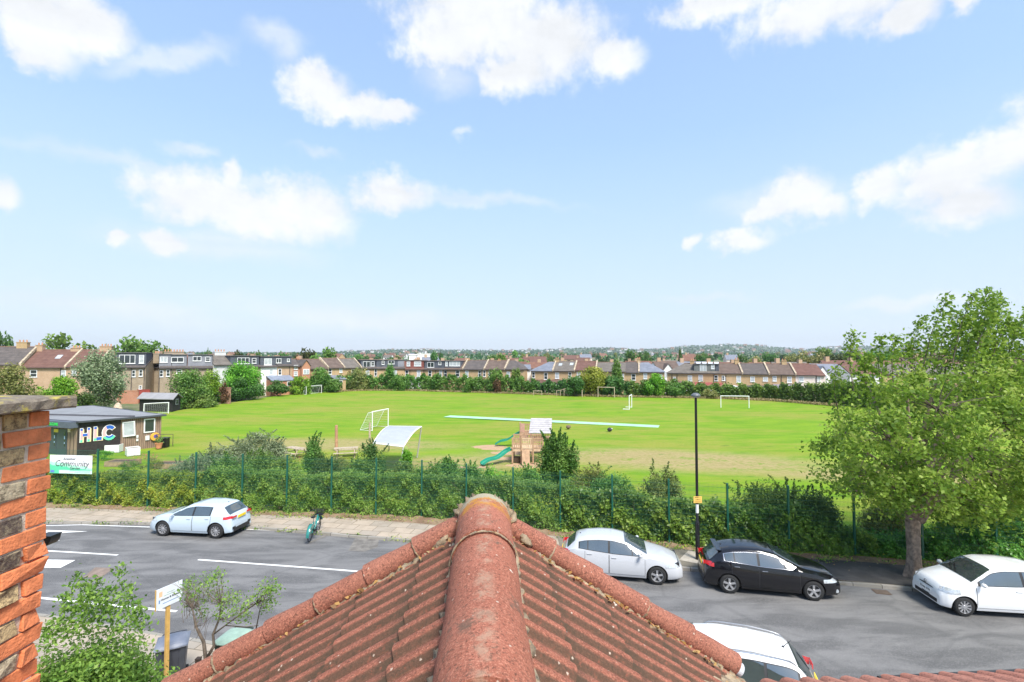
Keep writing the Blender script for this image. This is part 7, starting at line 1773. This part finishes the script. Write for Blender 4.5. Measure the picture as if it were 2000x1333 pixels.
H('brick house with a brown roof and two white sash windows', 1502, 1554, 732, 712, B_tan, T_brown, parapet=3, wins=[(1512, 740, 7, 10, 'S'), (1541, 742, 8, 12, 'S')], chim=[(1541, 701, 9)], pipes=[1525], lean=[(1508, 1562, 751, 759, simple('roof_purplegrey', (.22, .20, .23), .7, .2, 1.5), W_pale)])
H('pale pink rendered end house with red brown roof', 1554, 1594, 733, 712, W_pale, T_redbrown, parapet=1, wins=[(1564, 741, 9, 10, 'S')], pipes=[1593])
H('narrow pale rendered house beside a white gable, left of the street tree', 1594, 1612, 734, 714, W_pale, T_redbrown, wins=[(1598, 741, 6, 9, 'C')])
H('white gabled house with slate roof just left of the street tree crown', 1604, 1656, 727, 712, W_white, T_slate, D=118, gable=(1592, 1612, 716, 729, W_white))
for px0, px1, lb in ((1660, 1720, 'red roofed house glimpsed through the left of the street tree'), (1724, 1800, 'brown roofed house hidden behind the street tree crown'), (1804, 1880, 'second brown roofed house behind the street tree crown'), (1884, 1960, 'grey roofed house behind the right of the street tree crown'), (1964, 2060, 'tan roofed house glimpsed at the right edge through the tree')):
    H(lb, px0, px1, 731, 712, W_white if px0 < 1700 else B_tan, T_redbrown if px0 < 1700 else T_grey, wins=[(lerp(px0, px1, .3), 741, 7, 11, 'S'), (lerp(px0, px1, .7), 741, 7, 11)])
# four raised rooflights on the ridge of the grey green dormer house
mb = MB(); W_ = Wall(P(1352, 740, rowD(1352)), P(1406, 740, rowD(1406)), 0)
for k, px in enumerate((1364, 1376, 1388, 1400)):
    z = P(px, 712, rowD(px) + 2.5).z - h_.location.z; mb = MB(); u = W_.u(px); mb.add([(u - .5, 1.2, z), (u + .45, 1.2, z), (u + .45, 3.8, z + .55), (u - .5, 3.8, z + .55), (u - .5, 1.2, z - .3), (u + .45, 1.2, z - .3), (u + .45, 3.8, z - .3), (u - .5, 3.8, z - .3)], [(0, 1, 2, 3), (0, 4, 5, 1), (1, 5, 6, 2), (3, 7, 4, 0)]); mb.build('rooflight', simple('rooflight_pale', (.62, .62, .62), .4), h_)
# outbuildings along the back gardens
def outbuilding(label, px0, px1, y0, y1, D, rm, wm_, dep=3.0, name='outbuilding'):
    A, B = P(px0, y1, D), P(px1, y1, D); zb = terr(A.x, D); o = empty(name, (A.x, D, zb), 0, label, 'outbuilding'); L = B.x - A.x; h = P(px0, y1, D).z - zb; h2 = P(px0, y0, D + dep).z - zb
    h = max(h, .8); h2 = max(h2, h + .1)
    mb = MB(); mb.box((0.08, 0, 0), (L - .08, dep, h)); mb.build('wall', wm_, o); v = [(0, -.2, h), (L, -.2, h), (L, dep, h2), (0, dep, h2)]; mb = MB(); mb.add(v + [(a, b, c - .1) for a, b, c in v], [(0, 1, 2, 3), (0, 4, 5, 1), (1, 5, 6, 2), (3, 7, 4, 0)]); mb.build('roof', rm, o)
    mb = MB(); mb.box((L * .3, -.05, h - 1.1), (L * .45, -.005, h - .4)); mb.build('window', G_dark, o)
outbuilding('long low outbuilding with a pale corrugated roof behind the low hedge', 1384, 1444, 758, 763, 97, simple('roof_pale_sheet', (.50, .52, .56), .6, .08, 1), W_white)
outbuilding('small white flat roofed extension left of the pale corrugated roof', 1374, 1392, 757, 760, 101, simple('roof_white_sheet', (.66, .66, .66), .6), W_white)
outbuilding('white outbuilding with a small black vent behind the middle of the long white goal', 1414, 1442, 752, 755, 104, simple('roof_white_sheet', (.66, .66, .66), .6), W_white)
# brick garden walls and orange fence panels on the left
for px0, px1, y0, y1, D, m_, lb in ((228, 270, 764, 792, 86, B_orange, 'pinkish garden wall behind the clubhouse roof'), (268, 292, 762, 775, 88, simple('fence_red', (.35, .07, .05), .8, .2, 3), 'red timber fence panels behind the black shed'), (432, 450, 758, 778, 84, simple('fence_orange', (.34, .19, .13), .85, .3, 1.2), 'weathered orange timber fence left of the big conifer')):
    A, B = P(px0, y1, D), P(px1, y0, D); mb = MB(); mb.box((A.x, D, terr(A.x, D) - .3), (B.x, D + .2, B.z)); mb.box((A.x - .05, D - .04, B.z), (B.x + .05, D + .24, B.z + .08)); o = mb.build('garden_fence', m_); tag(o, lb, 'fence')

# ================================================================== TREES AND HEDGES AROUND THE FIELD
def bush(label, px, ytop, ybase, wpx, mat, n=1500, size=.34, D=None, cat='bush', name='bush', sp=6, group=None, spread=.36, lumps=20, taper=0.0, zbase=None):
    D = D or G(px, ybase, 0).y; x = (px - 1000) / F * D; zt = P(px, ytop, D).z; z0 = terr(x, D) if zbase is None else zbase; rx = wpx / 2 * D / F
    return shrub(name, label, (x, D), rx, max(1.0, rx * .8), (zt - z0), n, mat, size=size, lumps=lumps, spikes=0, spread=spread, cat=cat, group=group, z0=z0, asp=.75, taper=taper)
bush('yellowing olive tree above the coping at the far left', 35, 716, 800, 110, L_olive, 3800, .28, 62, 'tree', 'garden_tree')
bush('vivid green rounded bush behind the clubhouse, left', 118, 738, 800, 90, L_bright, 3600, .28, 66)
bush('tall grey green willow like tree behind the clubhouse', 200, 684, 800, 105, L_grey, 6800, .28, 72, 'tree', 'garden_tree', spread=.30, lumps=34)
bush('dark green shrub at the foot of the grey green tree', 165, 770, 800, 60, L_dark, 1500, .26, 69)
bush('broad green bush behind and right of the black shed', 372, 722, 800, 92, L_mid, 4600, .27, 79, lumps=30)
bush('light green bush between the shed bush and the big conifer', 415, 722, 795, 50, L_bright, 2200, .27, 86)
bush('tall yellow tipped conifer hedge block left of centre', 475, 710, 782, 88, L_bright, 5600, .28, 92, 'conifer', 'conifer', lumps=34)
bush('dark green bush at the foot of the conifer hedge block', 475, 735, 782, 84, L_dark, 3200, .28, 91)
bush('reddish leaved shrub behind the black shed', 440, 748, 785, 24, L_rust, 600, .26, 84)
bush('low scrub at the left end of the field edge', 395, 772, 806, 80, L_mid, 1800, .26, 78)
bush('dark bush right of the conifer hedge block', 545, 745, 774, 50, L_dark, 1700, .34, 101)
bush('yellow green bush left of the small white goal', 588, 737, 770, 46, L_bright, 1700, .34, 106)
bush('green tree with a purple leaved neighbour behind the small white goal', 628, 719, 768, 44, L_mid, 1900, .36, 112, 'tree', 'garden_tree')
bush('purple leaved shrub left of the green tree by the small white goal', 607, 728, 768, 22, L_rust, 500, .34, 113)
bush('rounded bush just right of the small white goal', 655, 738, 768, 40, L_mid, 1400, .36, 112)
bush('olive green tree beneath the glazed dormer', 697, 719, 764, 66, L_olive, 2500, .38, 119, 'tree', 'garden_tree')
bush('slim grey green tree in front of the slate dormers', 762, 714, 764, 30, L_mid, 1300, .38, 119, 'tree', 'garden_tree')
bush('bushy light green tree at the foot of the red dormer house', 783, 733, 764, 44, L_mid, 1300, .38, 118)
bush('green bush below the wide dark window', 846, 730, 765, 36, L_mid, 1200, .38, 117)
bush('light green tree with bronze leaves in front of the centre left houses', 967, 722, 769, 46, L_mid, 2100, .36, 111, 'tree', 'garden_tree')
bush('bronze leaved shrub in front of the centre left houses', 972, 738, 769, 22, L_rust, 600, .36, 109)
bush('green tree in front of the white end wall', 1009, 721, 770, 30, L_mid, 1500, .36, 111, 'tree', 'garden_tree')
bush('bush covering the end of the terrace left of the big yellow bush', 922, 737, 768, 44, L_mid, 1300, .36, 112)
bush('big yellow leaved bush behind the wooden goal frame', 1158, 718, 775, 66, L_yellow, 4200, .34, 102, 'bush', 'yellow_bush', lumps=30)
bush('dark green bush wrapped round the left of the big yellow bush', 1125, 733, 775, 50, L_dark, 2000, .34, 101)
bush('dark green bush right of the big yellow bush', 1190, 735, 776, 46, L_dark, 1900, .34, 101)
bush('pointed green conifer right of the yellow bush', 1204, 703, 776, 36, L_mid, 2600, .32, 103, 'conifer', 'conifer', taper=.75)
bush('round bright green tree below the slate hipped roof', 1274, 727, 776, 56, L_bright, 3000, .32, 99, 'tree', 'garden_tree')
bush('green bush right of the round bright tree', 1318, 748, 778, 44, L_mid, 1200, .32, 98)
bush('rounded green bush below the maroon lean to roof', 1368, 752, 778, 28, L_mid, 900, .32, 97)
bush('brownish scrub behind the lamp post lantern', 1385, 760, 779, 40, L_olive, 900, .30, 96)
bush('broad dark bush at the right end of the field edge', 1640, 742, 795, 70, L_mid, 2400, .30, 85)
bush('dark tree seen through the right of the street tree', 1990, 735, 812, 120, L_mid, 3200, .30, 74, 'tree', 'garden_tree')
bush('tall bush seen through the middle of the street tree', 1800, 745, 806, 160, L_mid, 3000, .30, 78)
def far_hedge(label, pxs, tops, mat, dens=480, size=.40, thick=1.3, name='hedgerow'):
    tops = [t_ - 4 for t_ in tops]
    n = 0; P_ = []; a_px, b_px = pxs[0], pxs[-1]; L = abs(b_px - a_px) * 110 / F; n = int(L * dens)
    px = rng.uniform(a_px, b_px, n); q = []
    for p in px:
        x0 = (p - 1000) / F; D = float(np.interp(p, np.linspace(300, 2100, 80), HD)) + .6
        zt = P(p, float(np.interp(p, pxs, tops)), D).z + .45 * math.sin(p * .23) + .35 * math.sin(p * .61 + 1) + .2 * math.sin(p * 1.7)
        t_ = rng.random(); zz = t_ * zt if t_ < 1 else zt
        if rng.random() < .45: zz = zt - abs(rng.normal()) * .5
        y = D + (rng.random() * thick * .4 if zz < zt * .8 else rng.random() * thick * 1.8) - .5 * math.sin(p * .5 + zz * 2) * .5
        q.append((x0 * D, y, max(zz, .1)))
    q = np.array(q) + rng.normal(size=(n, 3)) * .16; c = q.mean(0); c[2] = 0
    root = empty(name, tuple(c), 0, label, 'hedge'); rn = np.clip(.5 * rng.random(n) + .25 + .25 * np.sin(px * .31) * np.sin(px * .11 + q[:, 2]), 0, 1)
    leaf_obj('foliage', q - c, size, mat, root, None, rn, asp=.75); return root
HD = [G(p, float(np.interp(p, [330, 400, 520, 620, 700, 800, 1000, 1200, 1400, 1500, 1600, 1700, 2000, 2100], [806, 790, 772, 768, 764, 764, 770, 776, 779, 783, 791, 800, 822, 828])), 0).y for p in np.linspace(300, 2100, 80)]
far_hedge('bushy hedgerow from the conifer block to the small white goal', [518, 560, 640], [752, 745, 748], L_mid)
far_hedge('dense hedgerow left of centre below the dormered houses', [635, 700, 760, 830], [746, 742, 744, 742], L_mid)
far_hedge('long even dark hedgerow at the middle of the far edge', [825, 880, 940, 1000, 1045], [742, 741, 746, 744, 752], L_mid)
far_hedge('low dark hedgerow behind the wooden frames', [1040, 1100, 1160, 1230], [754, 753, 748, 752], L_dark)
far_hedge('scrubby hedgerow below the slate hipped roof', [1225, 1300, 1380, 1450], [757, 752, 760, 764], L_mid)
far_hedge('low dark hedgerow behind the long white goal, rising to the right', [1440, 1500, 1560, 1620, 1720], [763, 764, 762, 762, 758], L_mid)
far_hedge('hedgerow glimpsed through the street tree at the right', [1715, 1850, 2100], [765, 770, 775], L_mid)
far_hedge('low scrubby hedge between the black shed and the conifer block', [340, 400, 460, 520], [785, 776, 768, 758], L_mid)
# tall dry grass along the far edge
q = np.random.default_rng(51); px = q.uniform(640, 1640, 8000); D = np.interp(px, np.linspace(300, 2100, 80), HD) - q.uniform(.1, 1.8, 8000)
pts = np.stack([(px - 1000) / F * D, D, FZ + q.random(8000) * .30], 1); o = np_mesh('dry_grass', leaf_verts(pts, .42, None, -.2, .35), 4, L_dry, None, q.random(8000)); tag(o, 'strip of tall dry straw coloured grass along the far hedge', 'grass', kind='stuff')

# ================================================================== BEYOND: mid distance trees, roofs, hills
def tz(x, y):
    r = math.hypot(x, y); return terr(x, y) if r < 250 else -1.96 + (r - 250) * .0125
def crown_pts(n, conifer=False):
    lum = 14; th = rng.uniform(0, 6.28, lum); z = rng.uniform(0, 1, lum); r = np.sqrt(np.clip(1 - (z * 1.8 - .8) ** 2, .05, 1)) * .36
    if conifer: r = (1 - z) * .30
    L = np.stack([r * np.cos(th), r * np.sin(th), .30 + z * .58], 1); i = rng.integers(0, lum, n); d = unit(rng.normal(size=(n, 3))) * (rng.random(n) ** .5)[:, None] * (.19 if not conifer else .12)
    return L[i] + d
TT = []
for k, con in enumerate((0, 0, 0, 1)):
    for mt in (L_far, L_mid, L_dark, L_olive):
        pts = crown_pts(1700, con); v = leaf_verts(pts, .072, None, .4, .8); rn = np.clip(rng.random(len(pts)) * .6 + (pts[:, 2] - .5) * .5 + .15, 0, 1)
        ob = np_mesh('distant_tree', v, 4, mt, None, rn); TT.append(ob.data); bpy.data.objects.remove(ob)
trunk_me = MB().tube((0, 0, 0), (0, 0, .5), .03, .015, 6).build('trunk', bark); tme = trunk_me.data; bpy.data.objects.remove(trunk_me)
def place_tree(px, ytop, D, wpx, label, t=0, group=None, cat='tree'):
    x = (px - 1000) / F * D; z0 = tz(x, D); h = P(px, ytop, D).z - z0; w = wpx * D / F * 1.25
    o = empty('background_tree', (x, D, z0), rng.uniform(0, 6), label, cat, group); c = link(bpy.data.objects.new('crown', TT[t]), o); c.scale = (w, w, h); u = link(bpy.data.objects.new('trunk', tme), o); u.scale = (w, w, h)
named = [(5, 642, 150, 34, 'dark tree top rising above the roofs at the far left edge', 2), (118, 654, 160, 86, 'broad green tree crown above the brown tiled roofs', 5), (272, 654, 150, 66, 'large rounded green tree above the slate dormers', 1), (310, 672, 155, 36, 'lower green tree right of the large rounded tree', 1),
         (213, 672, 170, 20, 'small dark tree top left of the large rounded tree', 2), (404, 680, 160, 18, 'small dark round tree above the pale slate dormers', 2), (498, 684, 190, 22, 'dark tree behind the dark slate dormer', 2), (470, 684, 200, 24, 'low tree behind the big chimney', 0),
         (597, 680, 170, 36, 'grey green tree above the orange gables', 0), (640, 681, 165, 52, 'broad dark green tree above the pale brown roof', 5), (556, 686, 220, 26, 'distant dark tree behind the dormer right of the white wall', 2), (853, 684, 240, 22, 'dark conifer like tree above the blue grey dormer', 2), (970, 688, 260, 32, 'green tree above the mottled dark roof', 1),
         (1010, 686, 300, 26, 'green tree beyond the end of the centre terrace', 5), (1238, 682, 260, 34, 'dark tree above the dark roof right of the conifer', 2), (1262, 686, 270, 20, 'smaller dark tree right of it above the slate roof', 6), (1328, 678, 230, 14, 'tall narrow dark conifer against the hills', 14),
         (1370, 688, 250, 24, 'dark rounded tree above the raised rooflights', 2), (1450, 690, 260, 20, 'small dark tree behind the chimney right of the rooflights', 2), (1505, 688, 250, 34, 'dark oak like tree above the brown roofed house', 2), (1560, 684, 240, 44, 'grey green tree above the pink rendered house', 3),
         (1608, 676, 260, 36, 'tall dark green tree behind the copper tree', 1), (1595, 688, 235, 40, 'copper brown tree above the right end of the terrace', 3), (1650, 684, 220, 50, 'pale green tree left of the street tree crown', 0), (1720, 684, 230, 60, 'green tree behind the street tree, left part', 1), (1880, 690, 230, 90, 'broad tree behind the middle of the street tree', 0)]
for px, yt, D, w, lb, t in named: place_tree(px, yt, D, w, lb, t)
q = np.random.default_rng(90)
for k in range(210):
    D = float(170 + 1300 * q.random() ** 1.4); px = q.uniform(-60, 2060); x = (px - 1000) / F * D; h = q.uniform(6.5, 11.5); h *= .95 if D < 260 else 1.1; w = h * q.uniform(.7, 1.15)
    ti = int(q.integers(0, 16 if q.random() < .3 else 12)); o = link(bpy.data.objects.new('distant_tree', TT[ti])); o.location = (x, D, tz(x, D) - .5); o.scale = (w, w, h); o.rotation_euler = (0, 0, q.uniform(0, 6)); tag(o, (['rounded mid green tree', 'rounded fresh green tree', 'rounded dark green tree', 'rounded olive tree'] if ti < 12 else ['narrow green conifer', 'narrow fresh green conifer', 'narrow dark conifer', 'narrow olive conifer'])[ti % 4] + ' among the roofs in the middle distance', 'tree', 'distant trees among the roofs')
# distant houses: a few shared shapes
def house_mesh(w, d, h, r, wm_, rm):
    mb = MB(); m = d / 2; mb.add([(0, 0, 0), (w, 0, 0), (w, d, 0), (0, d, 0), (0, 0, h), (w, 0, h), (w, d, h), (0, d, h), (0, m, h + r - .1), (w, m, h + r - .1)], [(0, 1, 5, 4), (1, 2, 6, 9, 5), (2, 3, 7, 6), (3, 0, 4, 8, 7)], 0)
    mb.add([(-.2, -.3, h - .1), (w + .2, -.3, h - .1), (w + .2, m, h + r), (-.2, m, h + r), (w + .2, d + .3, h - .1), (-.2, d + .3, h - .1)], [(0, 1, 2, 3), (3, 2, 4, 5)], 1)
    mb.box((w * .1, m - .5, h + r - .6), (w * .1 + 1.1, m + .5, h + r + 1.1), 2); mb.box((w * .2, -.08, h * .6), (w * .4, -.01, h * .85), 3); mb.box((w * .6, -.08, h * .6), (w * .8, -.01, h * .85), 3)
    o = mb.build('distant_house', [wm_, rm, B_pink, G_dark]); me = o.data; bpy.data.objects.remove(o); return me
HM = [house_mesh(11, 8, 5.4, 3.4, B_pink, T_redbrown), house_mesh(12, 8, 5.2, 3.6, B_tan, T_orange), house_mesh(10, 9, 5.4, 3.2, W_white, T_grey), house_mesh(13, 8, 5.2, 3.4, B_stock, T_redbrown), house_mesh(9, 9, 5.6, 3.0, W_pale, T_slate)]
for k in range(46):       # second terrace just behind the first
    px = -60 + k * 48; D = rowD(px) + 34 + (k % 3); x = (px - 1000) / F * D; o = link(bpy.data.objects.new('background_house', HM[[0, 3, 1, 2, 4][k % 5]])); o.location = (x, D, tz(x, D) + q.uniform(-.3, .5) + (.9 if px < 600 else 0)); o.rotation_euler = (0, 0, q.normal() * .06); tag(o, ['brown roofed house of the terrace behind, just showing above the front row', 'dark brown roofed stock brick house of the terrace behind, just showing above the front row', 'orange roofed house of the terrace behind, just showing above the front row', 'white walled grey roofed house of the terrace behind', 'pale walled slate roofed house of the terrace behind'][k % 5], 'house', 'houses of the terrace behind')
for k in range(150):
    D = float(210 + 1900 * q.random() ** 1.1); px = q.uniform(-60, 2060); x = (px - 1000) / F * D; hi = int(q.integers(0, 5)); o = link(bpy.data.objects.new('distant_house', HM[hi])); o.location = (x, D, tz(x, D) - .3); o.rotation_euler = (0, 0, q.uniform(-.6, .6)); s_ = q.uniform(.9, 1.3); o.scale = (s_, s_, s_); tag(o, ['small pink brick house with brown roof', 'small tan brick house with orange roof', 'small white house with grey roof', 'small stock brick house with dark red roof', 'small pale house with slate roof'][hi] + ' among the trees in the middle distance', 'house', 'distant houses among the trees')
# pale industrial roofs left of centre
for px, yt, w, D, lb in ((828, 691, 26, 420, 'long white flat roofed warehouse above the red dormer house'), (806, 692, 14, 430, 'smaller white roofed shed left of the long warehouse')):
    x = (px - 1000) / F * D; zt = P(px, yt, D).z; z0 = tz(x, D); W2 = w * D / F; mb = MB(); mb.box((-W2 / 2, 0, 0), (W2 / 2, 14, zt - z0 - 1)); mb.box((-W2 / 2 - .3, -.3, zt - z0 - 1), (W2 / 2 + .3, 14.3, zt - z0)); o = mb.build('warehouse', W_white); o.location = (x, D, z0); tag(o, lb, 'warehouse')
# woodland between the houses and the hills
def scatter(name, n, D0, D1, size, hgt, mat, label, zf, seed, clump=.5):
    q = np.random.default_rng(seed); D = D0 + (D1 - D0) * q.random(n); px = q.uniform(-100, 2100, n)
    cx = np.sin(px * .09 + D * .013) + np.sin(px * .23 - D * .007 + 1.3) + .8 * np.sin(px * .51 + D * .021); keep = cx > -clump; D, px = D[keep], px[keep]; m = len(D)
    x = (px - 1000) / F * D; z = np.array([zf(a, b) for a, b in zip(x, D)]) + q.random(m) * hgt * (.6 + .4 * np.sin(px * .37) ** 2)
    v = leaf_verts(np.stack([x, D, z], 1), size, None, .5, .9); o = np_mesh(name, v, 4, mat, None, q.random(m)); return tag(o, label, 'woodland', kind='stuff')
scatter('woodland', 26000, 500, 2700, 4.2, 9, L_far, 'tree covered suburb stretching to the foot of the hills', tz, 1)
HPX = [-300, 400, 640, 670, 700, 760, 830, 900, 1000, 1100, 1160, 1200, 1240, 1290, 1330, 1400, 1440, 1470, 1530, 1570, 1620, 1700, 1850, 2000, 2300]
HPY = [690, 690, 689, 687, 686, 683.5, 684, 684, 685, 682, 680, 679.5, 684, 682, 677, 674, 673.5, 675, 680, 684, 678, 676, 680, 684, 686]
def hillz(x, y):
    px = x / y * F + 1000; top = 8 + (HOR - float(np.interp(px, HPX, HPY)) - 2.0) / F * 4300; b = tz(x, 2500) if False else 24.0
    s_ = min(1, max(0, (y - 2450) / 1850)); s_ = s_ * s_ * (3 - 2 * s_); n = 7 * math.sin(x * .004 + y * .003) + 5 * math.sin(x * .011 - y * .006); z = b + (top - b) * s_ + n * s_ * (1 - s_) * 2
    return z - max(0, (y - 4300)) * .03
mb = MB(); mb.grid([[Vector((lerp(-1.35, 1.35, a) * y, y, hillz(lerp(-1.35, 1.35, a) * y, y))) for a in np.linspace(0, 1, 200)] for y in list(np.linspace(2300, 4300, 26)) + [4600, 5000]])
t = NT('hill_mat'); v = t.coord(); n = t.noise(v, .012, 6, .65); n2 = t.noise(v, .05, 4, .6); t.col(t.mix(t.rng(n2, .45, .62), t.mix(t.rng(n, .4, .6), (.03, .06, .025), (.09, .13, .05)), (.14, .15, .10))).p(Roughness=.95)
tag(mb.build('hills', t.mat, smooth=True), kind='structure')
scatter('hillside_woodland', 22000, 2500, 4330, 13, 13, L_far, 'woods covering the far hazy hills', hillz, 2, .9)
for k in range(230):
    D = q.uniform(2600, 4250); px = q.uniform(640, 2050); 
    if px < 1180 and q.random() < .45: continue
    x = (px - 1000) / F * D; o = link(bpy.data.objects.new('hillside_house', HM[int(q.choice([2, 2, 4, 0, 1, 2]))])); o.location = (x, D, hillz(x, D) + 6); o.rotation_euler = (0, 0, q.uniform(-.5, .5)); s_ = q.uniform(1.0, 1.9); o.scale = (s_ * 1.2, s_, s_); tag(o, 'tiny pale house on the far hazy hillside', 'house', 'houses on the far hillside')
# ---- the air
mb = MB(); mb.box((-6200, -6200, -12), (6200, 6200, 190)); hz = bpy.data.materials.new('haze_air'); hz.use_nodes = True; nt = hz.node_tree; nt.nodes.clear()
pv = nt.nodes.new('ShaderNodeVolumePrincipled'); pv.inputs['Color'].default_value = (.90, .95, 1.0, 1); pv.inputs['Density'].default_value = .00010; pv.inputs['Anisotropy'].default_value = .2; mo_ = nt.nodes.new('ShaderNodeOutputMaterial'); nt.links.new(pv.outputs[0], mo_.inputs['Volume'])
o = mb.build('haze', hz); tag(o, 'thin summer haze over the suburb and hills', 'haze', kind='stuff')
